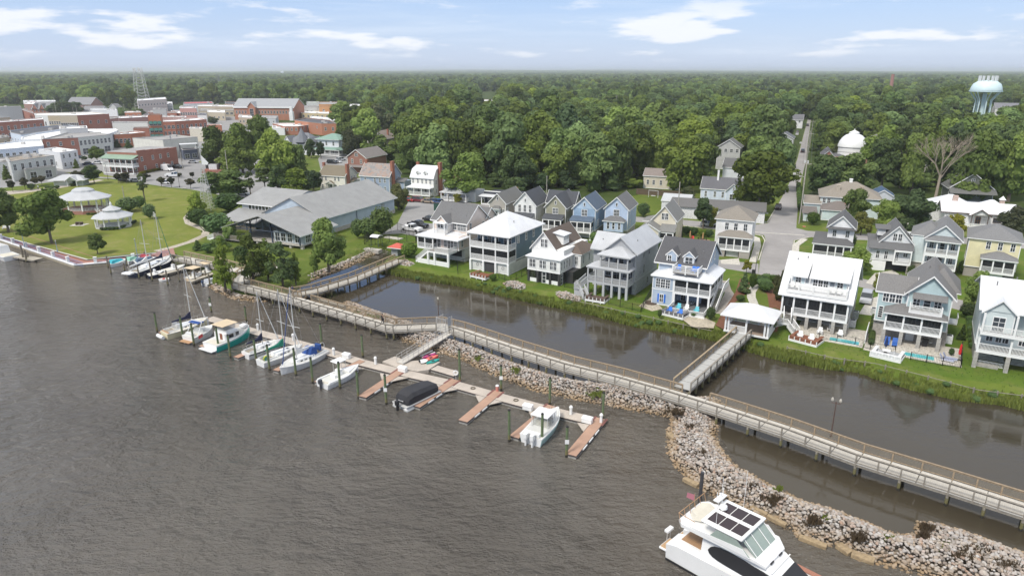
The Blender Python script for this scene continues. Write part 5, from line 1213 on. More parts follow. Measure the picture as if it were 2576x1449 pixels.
TREES=[
 (22,585,476,84,'dark','dark green tree at the far left edge of the park lawn',.25),(131,613,484,132,'oak','large spreading oak on the lawn beside the brick promenade',.22),(246,639,592,46,'dark','small round dark tree alone on the lawn near the quay',.22),
 (238,463,418,52,'oak','mid-sized tree at the back of the lawn below the brick porch building',.25),(365,507,437,34,'pine','thin wispy conifer standing above the lawn shrubs',.2),(575,502,433,125,'oak','broad bushy tree behind the lattice wind tower',.1),(497,538,483,46,'light','light green tree left of the lattice tower foot',.1),
 (577,534,488,78,'shrub','wide green shrub mass right of the lattice tower',0),(500,568,526,58,'shrub','rounded shrub where the gravel path bends',0),(548,595,538,84,'shrub','broad green shrub beside the left eave of the metal hall',0),(582,608,560,34,'light','small bright tree between the shrub and the open hall porch',.1),
 (556,634,594,52,'light','bright bushy tree above the marina boardwalk',.05),(498,630,604,30,'cone','small spiky conifer beside the gravel path end',0),(526,636,612,38,'shrub','low green shrub between the conifer and the boardwalk',0),(610,668,618,40,'shrub','green shrub below the stair of the open hall porch',0),
 (325,533,497,56,'darkshrub','large dark shrub in the middle of the lawn',0),(352,524,494,30,'shrub','round green shrub touching the large dark lawn shrub',0),(378,551,514,34,'darkshrub','dark shrub behind the white sign board on the lawn',0),(239,527,518,16,'darkshrub','small round bush at the end of the white gazebo ramp',0),
 (33,483,455,26,'myrtle','leftmost crepe myrtle along the park edge',.4),(64,479,448,30,'myrtle','second crepe myrtle from the left along the park edge',.4),(90,470,447,26,'myrtle','crepe myrtle left of the white bathhouse, behind the hedge',.4),(106,467,443,26,'myrtle','crepe myrtle directly left of the white bathhouse',.4),
 (80,478,462,20,'darkshrub','round bush near the walking person',0),(193,452,430,30,'myrtle','crepe myrtle directly right of the white bathhouse',.4),(214,450,431,26,'myrtle','crepe myrtle left of the mid-sized tree by the street',.4),(298,461,436,28,'myrtle','crepe myrtle in front of the brick porch building',.4),
 (319,461,435,34,'myrtle','wide crepe myrtle by the parked black car',.4),(368,455,438,28,'myrtle','crepe myrtle above the thin conifer',.4),(407,470,446,28,'myrtle','crepe myrtle left of the white car on the park street',.4),(432,472,446,26,'myrtle','crepe myrtle right of the white car on the park street',.4),
 (480,475,450,30,'myrtle','crepe myrtle at the lawn corner by the trash can',.4),(485,450,434,18,'myrtle','small crepe myrtle on the kerb island of the lot',.4),(452,448,436,16,'myrtle','small crepe myrtle beside the white pickup in the lot',.4),(246,412,370,40,'light','light street tree left of the brick porch building',.3),
 (214,405,393,16,'dark','small tree by the kerb left of the brick porch building',.3),(193,424,400,16,'cone','narrow evergreen against the white two-storey building',0),(18,452,415,22,'cone','dark evergreen against the old white building',0),
 (295,372,352,22,'cone','left dark evergreen before the small brick shop',0),(324,374,352,24,'cone','right dark evergreen before the small brick shop',0),
 (38,262,236,44,'magnolia','olive brown tree among the far left roofs',.15),(140,290,260,46,'dark','left dark tree of the clump behind the beige facades',.1),(165,292,257,52,'dark','middle dark tree of the clump behind the beige facades',.1),(192,290,259,40,'dark','right dark tree of the clump behind the beige facades',.1),
 (306,297,272,26,'light','bright tree right of the tall white roof box',.1),(353,296,275,34,'oak','tree beside the foot of the tall radio mast',.1),(260,275,228,30,'oak','tree left of the radio mast beyond the roofs',.15),(284,277,226,28,'dark','darker tree between the roofs and the radio mast',.15),(328,280,226,40,'oak','broad tree close left of the radio mast',.15),
 (535,312,295,34,'magnolia','low dark tree in the car park behind the orange brick wing',.1),
 (545,432,322,90,'oak','dark green street tree at the right end of the white warehouse',.2),(612,436,313,100,'light','tall bright tree over the kerb behind the utility enclosure',.2),(590,440,372,90,'oak','lower tree in front of the tall bright tree',.15),(660,430,300,80,'dark','tall dark tree behind the bright ones near the brick stores',.2),
 (700,478,333,104,'light','very bright leafy tree in front of the victorian house',.2),(752,476,368,70,'light','bright tree left of the small car park',.2),(668,482,420,62,'pine','leftmost dark pine behind the metal hall',.2),(706,485,418,70,'dark','dense pine-green tree behind the metal hall roof',.15),
 (748,486,424,70,'oak','green tree behind the ridge of the metal hall',.15),(790,486,432,56,'dark','dark bushy tree touching the cream colonial house',.12),(632,500,434,30,'pine','small open pine beside the white car near the hall',.15),(783,398,352,34,'dark','dark round tree in front of the green-roofed house',.2),
 (808,400,360,26,'dark','small dark tree right of the green-roofed house front',.2),(884,396,328,70,'magnolia','big magnolia with pale blossoms right of the green-roofed house',.05),(862,330,258,72,'oak','tall tree behind the orange-tan building',.2),(950,352,265,92,'magnolia','large olive tree between the dark roof and the tall woods',.15),
 (1020,330,255,62,'oak','tree in front of the distant white-roofed building',.15),(958,416,353,98,'dark','very dark round tree right of the brick gable house',.1),(905,360,318,50,'oak','tree behind the big magnolia',.15),(1060,425,285,128,'oak','huge twin-crowned tree rising behind the blue colonial house',.2),
 (1038,440,345,80,'oak','tree in front of the huge twin-crowned one',.15),(1100,440,352,72,'oak','tree behind the white gambrel house',.15),(1165,318,230,92,'oak','tall lone crown rising far behind the woods near the white shed roofs',.15),(1142,335,283,66,'magnolia','brownish magnolia below the tall lone crown',.1),
 (1175,506,388,124,'light','big bright tree in front of the rusty-roofed house',.3),(1003,528,463,56,'magnolia','yellow-green tree at the end of the metal hall roof',.05),(1150,512,488,28,'yellow','small yellow-green bush at the edge of the parking lot',.05),(1290,500,448,50,'oak','low tree between the first two narrow houses',.1),
 (828,683,552,92,'light','bright sweetgum beside the canal in front of the metal hall',.25),(792,690,640,32,'oak','small young tree on the canal bank left of the sweetgum',.35),(962,594,524,66,'darkshrub','large dark shrub against the metal hall wall',0),(926,600,550,52,'darkshrub','dark shrub in the middle of the row by the hall wall',0),(900,600,552,34,'darkshrub','smallest dark shrub at the left of the row by the hall wall',0),
 (1030,648,612,44,'shrub','round green shrub left of the pale pink house',0),
 (568,732,606,74,'cypress','bald cypress standing at the waterline left of the boardwalk bend',.1),(638,712,590,80,'cypress','bald cypress behind the boardwalk platform',.1),(712,722,612,92,'cypress','bald cypress nearest the boardwalk junction',.1),(676,706,602,66,'cypress','bald cypress between the two others behind the platform',.1),(745,716,640,40,'cypress','slender bald cypress at the right of the group',.1),
 (1905,538,386,160,'oak','very large bright tree filling the corner left of the street',.12),(1966,482,355,86,'oak','tall street tree overhanging the road from the left',.15),(1768,578,503,60,'dark','dark purple-green street tree behind the evergreen hedge',.25),(1790,572,522,34,'yellow','yellow-green bush against the white hip-roofed house',.05),
 (1687,598,573,13,'cone','shortest narrow evergreen by the cream house',0),(1697,600,560,14,'cone','second narrow evergreen by the cream house',0),(1704,600,556,13,'cone','third narrow evergreen by the cream house',0),(1712,600,547,15,'cone','tallest narrow evergreen by the cream house',0),
 (1732,502,470,44,'magnolia','round shrubby tree beside the ribbed metal shed',.02),(1618,546,512,36,'shrub','green shrub between the periwinkle and cream houses',0),(1498,612,584,34,'shrub','green shrub beside the garage of the sky blue house',0),(1650,640,596,30,'shrub','bush between the grey house and the blue house',0),
 (2070,495,392,100,'oak','rounded tree on the right of the street behind the tan roof',.08),(2140,495,388,110,'oak','wide tree behind the tan hip-roofed house',.08),(2215,485,355,98,'dark','dense dark tree right of the domed church',.1),(2108,418,360,72,'magnolia','blossoming magnolia in front of the white dome',.08),
 (2115,350,268,124,'light','feathery light tree behind the white dome',.1),(2230,370,284,100,'light','tall bright tree right of the domed church',.1),(2290,490,340,84,'oak','tree left of the bare dead tree',.1),(2098,372,330,32,'red','pink flowering tree left of the white dome',.1),(2052,392,352,40,'dark','grey-green palm-like tree by the street',.1),
 (2452,505,330,112,'oak','large tree right of the bare dead tree',.12),(2535,508,338,112,'oak','large tree at the right edge behind the white farmhouse',.12),(2400,470,345,90,'dark','dark tree directly behind the bare dead tree',.1),(2350,470,360,70,'oak','tree at the foot of the bare dead tree',.08),(2590,480,320,90,'dark','dark tree at the extreme right edge',.1),
 (2150,566,480,78,'oak','leafy tree behind the tall white house',.06),(2225,576,506,68,'oak','green tree behind the white cottage',.06),(2292,574,478,104,'dark','dark tree behind the pale green house',.05),(2165,592,534,52,'yellow','golden green tree left of the white cottage roof',.05),(2044,566,534,34,'shrub','round bush by the sidewalk left of the tall white house',0),
 (2398,600,540,54,'yellow','golden green tree in front of the white farmhouse',.05),(2545,590,520,80,'magnolia','brownish tree behind the yellow house at the right edge',.05),(2152,692,624,72,'light','bright small tree behind the long white metal roof',.12),(2135,628,588,34,'darkshrub','dark round shrub right of the tall white house',0),(2448,778,684,66,'light','light green tree between the teal and mint houses',.15),
 (2435,800,765,50,'darkshrub','dark shrub below the light tree by the mint house',0),(2418,855,815,24,'cone','narrow dark evergreen beside the teal house wall',0),(2470,860,835,30,'darkshrub','dark rounded shrub at the left wall of the mint house',0),(2205,735,690,26,'yellow','yellowish bush by the driveway behind the teal house',0),
 (1870,738,684,34,'cone','dark conical magnolia shrub by the footpath to the pavilion',0),(1892,728,690,20,'shrub','upright shrub beside the conical magnolia',0),(1965,756,680,44,'magnolia','magnolia shrub against the white metal-roofed house',0),(1877,690,655,24,'yellow','bright young tree beside the cul-de-sac',.3),
 (1787,806,773,26,'darkshrub','clipped cone shrub at the corner of the blue house deck',0),(1940,830,798,26,'darkshrub','clipped dark shrub between the pavilion and the stair',0),(1946,802,776,30,'shrub','round light shrub above the clipped dark shrub',0),(1862,758,742,26,'shrub','low rounded shrub on the mulch by the blue house path',0),(1745,797,786,16,'shrub','low shrub before the blue house deck',0),
 (1659,800,778,12,'darkshrub','narrow shrub at the corner of the blue house',0),(1800,700,690,12,'darkshrub','small shrub at the top of the blue house stair',0),(2530,930,893,26,'myrtle','small purple-leaved tree in a ring on the lawn by the mint house',.35),(2392,895,876,14,'shrub','small shrub beside the white utility boxes',0),(2290,705,668,24,'darkshrub','dark round shrub between the cottage and the pale green house',0),
 (2418,690,655,20,'darkshrub','dark upright shrub by the yellow house base',0),(1240,706,690,20,'shrub','green bush on the bank below the blue house deck',0),
]
for x,yb,yt,w,kind,lbl,c0 in TREES:
 tree(x,yb,yt,w,kind,lbl,crown0=c0)
def hedge(lbl,a,b,w,h,kind='shrub'):
 A_=Vector(G(*a,LZ));B_=Vector(G(*b,LZ));L_=(B_-A_).length;rng=random.Random(int(a[0]))
 t=thing('hedge',lbl,'hedge',(A_.x,A_.y,LZ),math.atan2(B_.y-A_.y,B_.x-A_.x));n=max(2,int(L_/(w*.8)))
 for i in range(n):
  c=link('bush',rng.choice(CR[kind]),t,(L_*(i+.5)/n,0,-.05));c.scale=(w*.6,w*.55,h);c.rotation_euler=(0,0,rng.uniform(0,6))
hedge('long clipped green hedge screening the patio with the closed parasols',(1718,590),(1752,594),2.2,2.2);hedge('short clipped hedge right of the patio by the white hip-roofed house',(1760,596),(1790,598),2.0,2.0)
hedge('thick clipped hedge curving at the end of the cul-de-sac',(1912,712),(1930,738),2.6,1.9);hedge('hedge along the top of the path by the magnolia shrub',(1918,706),(1955,712),1.8,1.6)
hedge('ring of round boxwood bushes round the white octagonal gazebo',(252,580),(300,578),1.0,.9,'darkshrub');hedge('right half of the boxwood ring by the gazebo',(306,576),(342,560),1.0,.9,'darkshrub');hedge('low hedge along the curved ramp of the gazebo',(218,541),(252,541),1.0,.7,'darkshrub')
hedge('dark hedge at the left of the white bathhouse',(114,476),(150,475),1.6,1.2,'darkshrub');hedge('dark hedge at the right of the white bathhouse',(176,470),(195,466),1.6,1.2,'darkshrub');hedge('yellow-green hedge along the brick porch building wall',(352,440),(404,428),1.5,1.2,'yellow')
hedge('narrow hedge beside the brick garden path of the white metal-roofed house',(2190,870),(2200,800),.9,.9,'darkshrub');hedge('planting strip along the mint house path',(2450,880),(2440,790),1.4,1.0);hedge('overgrown hedge along the street right of the pavement',(2012,530),(2008,470),1.4,1.8)
def bare():
 X,Y=G(2352,503,LZ);h=zat(Y,330)-LZ;rnd=random.Random(5);m=MB()
 def br(p,d,L_,r,k):
  q=p+d*L_;m.tube(p,q,r,r*.62,n=5,cap=False)
  if k==0:return
  for j in range(3 if k>2 else 2+(rnd.random()<.5)):
   e=(d+Vector((rnd.uniform(-.62,.62),rnd.uniform(-.62,.62),rnd.uniform(-.05,.35)))).normalized();br(q,e,L_*rnd.uniform(.62,.85),r*.6,k-1)
 t=thing('bare_tree','bare grey dead tree with spreading leafless limbs','tree',(X,Y,LZ))
 MB().tube((0,0,-.2),(.25,0,h*.38),.5,.34,n=8).obj('trunk',M('dead_bark',(.34,.28,.22),.9),t)
 for k in range(6):
  a=k*1.05;br(Vector((.25,0,h*(.3+.015*k))),Vector((math.cos(a)*.55,math.sin(a)*.55,1)).normalized(),h*.21,.2,4)
 m.obj('limbs',M('dead_bark',(.34,.28,.22),.9),t)
bare()
# woods
BLOCKS=[]
def clear(x,y,r):BLOCKS.append((x,y,r))
def sight(x,y,r,f=.3):
 for k in range(int(f*40)+1):clear(x*(1-k/40),y*(1-k/40),r)
street_line=[Vector(p) for p in pts([(1985,500),(2008,404),(2031,304),(2044,250),(2048,215)],LZ)]
def free(p,pad=0):
 for i in range(len(street_line)-1):
  if dist_seg(p,street_line[i],street_line[i+1])<(10 if p[1]<560 else 3)+pad:return False
 for x,y,r in BLOCKS:
  if (p[0]-x)**2+(p[1]-y)**2<(r+pad)**2:return False
 return True
CLEARP=[pts(q,LZ) for q in ([(-600,560),(-600,262),(0,262),(260,275),(480,262),(600,262),(760,280),(870,300),(960,330),(830,345),(770,340),(800,400),(900,420),(1110,500),(900,520),(700,480),(400,500)],
 [(536,206),(556,206),(572,226),(552,226)],[(466,232),(530,226),(535,240),(460,242)],[(1950,620),(1700,560),(1240,510),(1060,520),(1080,470),(1240,480),(1560,480),(1610,470),(1700,500),(1830,440),(1960,480)],[(1200,232),(1262,232),(1262,275),(1200,275)],
 [(2470,280),(2576,262),(2576,300),(2480,320)],[(2250,290),(2340,290),(2340,330),(2250,330)],[(1090,262),(1140,262),(1140,290),(1050,290)],[(1540,300),(1650,300),(1650,340),(1540,340)])]
TIN=M('batten',(.46,.53,.60),.6)
h=House('large pale blue metal-clad hall with grey ribbed roofs beside the canal',(-63.1,171.2),-24,TIN,MET,cat='hall',name='metal_hall')
h.body(.4,18.0,0,32,0,4.5,corners=False);h.gable(0,18.4,0,32,4.5,4.4,'y',ov=.5,trim=False);h.part('base_wall',MB().box(17.6,18.15,-.1,32,-.3,1.0),CONC)
STEEL=M('paint_steel',(.045,.065,.10),.5)
h.gable(.2,22.6,-13.2,-.8,3.5,3.5,'y',ov=.6,trim=False,wall=M('shade_blue',(.16,.20,.24),.8))
bpy.data.objects.remove([o for o in h.t.children if o.name.startswith('gable_wall')][-1])
h.part('hall_floor',MB().box(1,22.3,-12.5,0,.7,.95),CONC);h.body(13.5,22.2,-11.5,-.1,.95,3.4,M('siding',(.40,.46,.48),.7),corners=False)
for x in (14.6,16.3,18.2,20.4):h.win('f',-11.5,x,1.2,w=1.3,h=1.9)
h.wins('r',22.2,(-10,-7.5,-5,-2.5),1.2,w=1.7,h=1.8,nx=3);h.win('f',-.02,5.2,1.2,w=2.0,h=1.9,nx=3);h.win('f',-.02,9.5,1.2,w=1.6,h=1.9,nx=2)
for x in (1,7.5,14,22.0):
 for y in (-12.6,-6):h.part('steel_column',MB().box(x-.13,x+.13,y-.13,y+.13,.9,3.6),STEEL)
m=MB();m.tube((.5,-12.8,3.5),(22.3,-12.8,3.5),.09);m.tube((.5,-12.8,3.5),(11.4,-12.8,6.7),.1);m.tube((22.3,-12.8,3.5),(11.4,-12.8,6.7),.1)
for k in range(1,8):x=2+k*2.4;m.tube((x,-12.8,3.5),(11.4+(x-11.4)*.6,-12.8,6.7-abs(x-11.4)*.6*.29),.06)
h.part('roof_truss',m,STEEL)
for k in range(7):h.part('concrete_pier',MB().box(2+k*3.3,2.6+k*3.3,-12.3,-11.7,-.3,.7),CONC)
h.part('deck_floor',MB().box(-3,8,-14,-10.5,.6,.85),DECKF);h.rail((-3,-14),(8,-14),.85,style='h',mat=GREYW);h.rail((-3,-14),(-3,-4),.85,style='h',mat=GREYW);h.stairs(-5.4,-13,-.2,.8,1.6,2.4,0,style='h')
h.body(-11.4,1.5,4.2,24,3.6,5.5,M('paint_grey',(.46,.47,.47),.6,.05),corners=False);h.gable(-12,2.5,4,24,5.4,2.6,'x',ov=.5,trim=False)
h.wins('f',4.2,[-8.6+1.15*k for k in range(8)],3.9,w=.95,h=1.15,nx=1,ny=1);h.pent(-12.2,0,-3.0,4.2,2.3,4.0,MET,ov=.4);h.body(-10.5,.2,1.0,23,0,2.6,M('siding',(.40,.46,.48),.7),corners=False)
for x in (-11.5,-7.5,-3.6):h.part('steel_column',MB().box(x-.13,x+.13,-2.8,-2.54,0,2.3),STEEL)
h.rail((-11.5,-2.7),(-.5,-2.7),0,style='h',mat=GREYW);h.part('downpipe',MB().box(18.16,18.26,14,14.12,0,4.3),STEEL);h.part('door',MB().box(18.02,18.1,25.5,27,.2,3.6),M('door_grey',(.36,.38,.38),.6))
# old colonial houses
CREAM=SID((.76,.73,.64));REDC=M('brick',(.34,.13,.08),.9)
h=House('cream colonial house with olive roof and a brick chimney at each end',(-65.2,231.5),-20,CREAM,M('shingle',(.20,.17,.12),.9))
h.body(0,10,0,7.5,0,5.3);h.gable(0,10,0,7.5,5.3,2.8,'x',ov=.3);h.wins('f',0,(1.1,2.6,6.2,7.6),3.6,w=.6,h=1.2);h.wins('f',0,(1.1,6.4,7.9),.9,w=.6,h=1.3);h.gable(3.2,6,-1.2,1,2.6,.9,'y',ov=.2);h.win('f',0,4.6,.1,w=.9,h=2.0,name='door');h.post(3.4,-1,0,2.6,.18);h.post(5.8,-1,0,2.6,.18)
h.chimney(10.2,1.6,0,9.2,.7,1.4);h.chimney(-.3,3.6,0,9.0,.7,.9);h.body(8,11.5,2.5,9,0,3.4);h.pent(8,11.5,2.5,5.5,3.4,4.2);h.wins('r',10,(4,6),3.6,w=.5,h=1.2)
h=House('dusty blue colonial house with mottled old slate roof and tall brick chimneys',(-50.8,228.5),-19,SID((.31,.38,.48)),M('slate',(.3,.28,.26),.9))
h.body(0,11,0,8,0,5.6);h.gable(0,11,0,8,5.6,3.6,'x',ov=.3);h.wins('f',0,(2,5.6,7.5,9.3),3.5,w=.6,h=1.4);h.wins('f',0,(7.5,9.3),.8,w=.6,h=1.4);h.chimney(11.2,2.2,0,10.4,.8,1.5);h.chimney(.4,4.2,5,10.3,.8,1.0);h.body(11,14.6,3.5,9,0,3.6);h.pent(11,14.6,3.4,6,3.6,4.5,mat=SHIN);h.win('f',3.5,13,1.2,w=.6,h=1.4);h.win('r',11,6,3.6,w=.6,h=1.3);h.win('r',11,.8,3.6,w=.6,h=1.3);h.gable(4.6,7,-1.4,1,2.5,.9,'y',ov=.2,mat=SHIN)
h=House('white three-storey house with white metal gambrel roof, two dormers and a front porch',(-34.4,220.5),-24,SID((.80,.79,.72)),METW)
h.body(.6,9,2.4,11,0,5.9);h.porch([.3,3,5.8,8.8],.1,2.4,.7,3.1,'v',False);h.skirt(.3,8.9,.1,2.4,3.0,3.9,METW,ov=.3,cut=2.0)
w=9.2;q=[(.3,2.0,5.8),(9.3,2.0,5.8),(9.3,3.8,8.4),(.3,3.8,8.4)];h.part('roof_slope',MB().slab(q,.12),METW);h.part('roof_slope',MB().slab([(.3,3.8,8.4),(9.3,3.8,8.4),(9.3,6.7,9.4),(.3,6.7,9.4)],.12),METW);h.part('roof_slope',MB().slab([(.3,6.7,9.4),(9.3,6.7,9.4),(9.3,11.4,5.8),(.3,11.4,5.8)],.12),METW)
g=MB()
for x in (.62,8.98):i=len(g.v);g.v+=[(x,2.4,5.9),(x,11,5.9),(x,6.7,9.25),(x,3.85,8.3)];g.f+=[(i,i+1,i+2,i+3)]
h.part('gable_wall',g)
for cx in (3.2,6.0):h.body(cx-.6,cx+.6,2.6,4.6,5.9,7.5);h.gable(cx-.6,cx+.6,2.5,5,7.5,.5,'y',ov=.15,mat=METW);h.win('f',2.6,cx,6.2,w=.5,h=1.0)
h.wins('f',2.4,(1.4,3.2,4.8,6.3,7.8),4.1,w=.5,h=1.3);h.wins('f',2.4,(1.4,3.4,6.0,7.8),1.2,w=.6,h=1.5);h.wins('r',9,(4,9),3.8,w=.55,h=1.3);h.wins('r',9,(4,9),1.0,w=.55,h=1.3);h.win('r',9,6.6,7.0,w=.5,h=.9);h.chimney(9.5,6.0,0,10.6,.9,1.4);h.chimney(.6,7,8,10.2,.8,.8);h.body(7,10.6,11,15,0,3.4);h.pent(7,10.6,11,15,3.4,4.4,METW)
fl_=MB().quad((0,0,0),(0,0,0),(0,0,0)) if False else None
h=House('small white house with rusty metal roof and long porch half hidden by the bright tree',(-22.4,211.5),-24,SID((.74,.75,.76)),M('rusty',(.55,.45,.40),.7))
h.body(0,5,3,9,0,5.2);h.gable(0,5,3,9,5.2,1.9,'x',ov=.3);h.body(0,11,2.6,9,0,3.2);h.skirt(0,9,.2,2.8,2.9,3.7,METG,ov=.3,cut=1.5);h.porch([.2,2.4,4.6,6.8,8.9],.3,2.6,.5,2.9,'v',False);h.win('f',3,1.3,3.6,w=.6,h=1.3);h.wins('f',2.6,(1.2,3.4,5.6,7.8),.9,w=.6,h=1.4)
h=House('low dark bungalow with white porch beam and a red chimney behind the beige narrow house',(-9.5,205.5),-24,M('siding',(.045,.05,.065),.7),M('shingle',(.13,.125,.125),.9))
h.body(0,11,2.4,10,0,2.9);h.pent(-.3,11.2,0,2.6,2.7,3.0,METW);h.part('parapet',MB().box(0,11,2.4,2.6,2.9,3.9),M('siding',(.045,.05,.065),.7));h.part('fascia',MB().box(0,11,2.3,2.39,3.75,4.0),TRIM);h.part('flat_roof',MB().box(0,11,2.6,10,2.9,3.2));h.chimney(9.6,5,3,5.2);h.wins('f',2.4,(1.8,6.0),1.2,w=1.0,h=.9);h.porch([.2,4,8],.2,2.4,.4,2.7,None,False)
h=House('brick gable-fronted house with white trim beside the small car park',(*G(876,434,LZ),),-24,M('brick',(.30,.14,.10),.9),M('shingle',(.22,.20,.19),.9))
h.body(0,9,0,14,0,6.2);h.gable(0,9,0,14,6.2,2.9,'y',ov=.4);h.wins('f',0,(2.4,6.6),3.8,w=.8,h=1.6);h.win('f',0,4.5,6.6,w=1.4,h=1.1);h.pent(1,8,-1.5,0,2.6,3.2)
h=House('light blue cottage with grey roof and a slim white chimney',(*G(1757,505,LZ),),-24,SID((.62,.68,.78)),M('shingle',(.13,.13,.14),.9))
h.body(0,12,3,11,0,3.6);h.gable(0,12,3,11,3.6,3.0,'x',ov=.3);h.body(8,12.4,0,4,0,3.6);h.gable(8,12.4,0,7,3.6,2.2,'y',ov=.35);h.wins('f',3,(1.6,4.4,6.8),1.0,w=.6,h=1.7);h.win('f',0,10.2,4.0,w=.5,h=.8);h.win('f',0,10,1,w=1.4,h=1.6);h.chimney(4.6,6,4,9.0,.55,.5,TRIM);h.body(2,9,11,16,0,3.4);h.gable(2,9,11,16,3.4,2.0,'x',ov=.3)
h=House('two-storey white house with grey roof tucked in the woods left of the street',(*G(1815,462,LZ),),-24,SID((.70,.72,.76)),M('shingle',(.13,.13,.13),.9))
h.body(0,13,0,9,0,6.0);h.gable(0,13,0,9,6.0,2.6,'x',ov=.3);h.win('f',0,4.4,4.2,w=1.0,h=1.0)
h=House('long low white building with dark flat roof beside the cross street',(43.5,186.8),-20,M('weathered',(.78,.78,.77),.7),M('shingle',(.15,.145,.14),.9))
h.body(0,25,0,8,0,3.3,corners=False);h.pent(0,25,-.2,8.2,3.3,4.3,ov=.3);h.win('f',0,8.6,1.2,w=1.8,h=1.0,nx=3,ny=1);h.win('f',0,15,1.2,w=1.6,h=.9,nx=2,ny=1)
h=House('white shed with ribbed metal roof beside the long low building',(*G(1663,530,LZ),),-22,M('weathered',(.74,.75,.77),.7),METG)
h.body(0,8,0,8,0,3.0,corners=False);h.gable(0,8,0,8,3.0,1.4,'x',ov=.2,trim=False)
h=House('cream timber house glimpsed under the trees behind the swing set',(*G(1618,473,LZ),),-22,SID((.66,.60,.48)),M('shingle',(.26,.22,.20),.9))
h.body(0,9,0,7,0,4.4);h.gable(0,9,0,7,4.4,2.0,'x',ov=.3);h.wins('f',0,(1.5,3.5,6),1.4,w=.7,h=1.5);h.body(9.4,12,0,3,0,2.6);h.pent(9,12.4,-1,3,2.6,3,METW)
h=House('large house with tan hip roof and two tan chimneys right of the street',(86.5,190.0),-22,SID((.62,.72,.70)),M('shingle',(.27,.24,.20),.9))
h.body(0,15,0,12,0,5.4);h.hip(0,15,0,12,5.4,3.6,ov=.5);h.chimney(4.3,2.4,5,8.4,1.0,.8,M('weathered',(.50,.44,.36),.8));h.chimney(10.2,2.4,5,8.4,1.0,.8,M('weathered',(.50,.42,.33),.8));h.chimney(7.5,6,8.6,9.8,.8,.8,TRIM);h.wins('f',0,(1,2.2),3.6,w=.7,h=1.2)
h.body(-4,.2,-1,6,0,3.4);h.gable(-4,.2,-1,6,3.4,1.6,'x',ov=.3);h.body(.5,10,-7,0,0,2.9);h.hip(.5,10,-7,0,2.9,2.0,ov=.4,mat=M('shingle',(.19,.165,.15),.9));h.chimney(6.4,-4.2,3,5.6,.8,.7,M('brick',(.42,.14,.08),.9));h.body(-4,-1.2,-10,-2,0,2.2);h.pent(-4.2,-1,-10,-2,2.2,2.7,mat=M('shingle',(.19,.165,.15),.9))
h=House('house with dark blue metal roof behind the tan hip-roofed house',(105,198),-22,SID((.6,.62,.64)),M('seam',(.05,.10,.18),.5));h.body(0,6,0,8,0,4);h.gable(0,6,0,8,4,1.8,'y',ov=.3)
h=House('white farmhouse with bright white metal roofs and dark timber trim',(113.5,176.5),-22,M('weathered',(.80,.80,.78),.6),METW,trim=M('dark_timber',(.10,.06,.045),.7))
h.body(0,15,0,7,0,3.9,corners=False);h.gable(-.5,15.5,0,7,3.9,2.0,'x',ov=.5);h.gable(5.6,9.6,-2,2,3.6,1.4,'y',ov=.4);h.win('f',0,3.4,1.6,w=1.7,h=1.1,nx=4,ny=1);h.win('f',0,11.8,1.6,w=1.7,h=1.1,nx=4,ny=1);h.win('f',0,7.6,.9,w=1.0,h=1.9,name='door',frame=M('door_brown',(.28,.10,.04),.5));h.hip(-2,7,6,14,4.4,2.4,ov=.4);h.body(-2,7,6,14,0,4.4,corners=False);h.hip(9,15,7,12,4.2,1.8,ov=.3)
h.post(5.8,-1.8,0,3.6,.16);h.post(9.4,-1.8,0,3.6,.16);h.part('terrace',MB().box(-1,17,-3.4,0,0,.7),M('weathered',(.75,.74,.7),.7));h.rail((-1,-3.4),(17,-3.4),.7,style='h',h=.8,mat=WHITE)
h.part('chimney',MB().box(2.2,3.4,5,6,5,7.2),M('weathered',(.6,.45,.38),.8));h.part('chimney',MB().box(12.6,13.6,4,5,5,6.9),M('weathered',(.6,.45,.38),.8));m=MB();m.v+=[(12.4,3.8,6.9),(13.8,3.8,6.9),(13.8,5.2,6.9),(12.4,5.2,6.9),(13.1,4.5,7.9)];m.f+=[(0,1,4),(1,2,4),(2,3,4),(3,0,4)];h.part('chimney_cap',m,WHITE)
h=House('dark grey-green house in the shade behind the white farmhouse',(*G(2388,508,LZ),),-20,SID((.16,.17,.14)),M('shingle',(.15,.15,.14),.9));h.body(0,12,3,12,0,4);h.gable(0,12,3,12,4,4.6,'y',ov=.4);h.pent(0,12,0,3,2.8,4.2);h.wins('f',3,(3,4,5,6,7,8),1.4,w=.7,h=1.3);h.win('f',3,6,6,w=.8,h=1)
h=House('brown-roofed house glimpsed between the dark trees left of the dead tree',(*G(2300,460,LZ),),-22,SID((.5,.48,.42)),M('shingle',(.14,.12,.12),.9));h.body(0,9,0,8,0,4.6);h.gable(0,9,0,8,4.6,3.2,'y',ov=.4);h.win('f',0,5,2.4,w=.9,h=1)
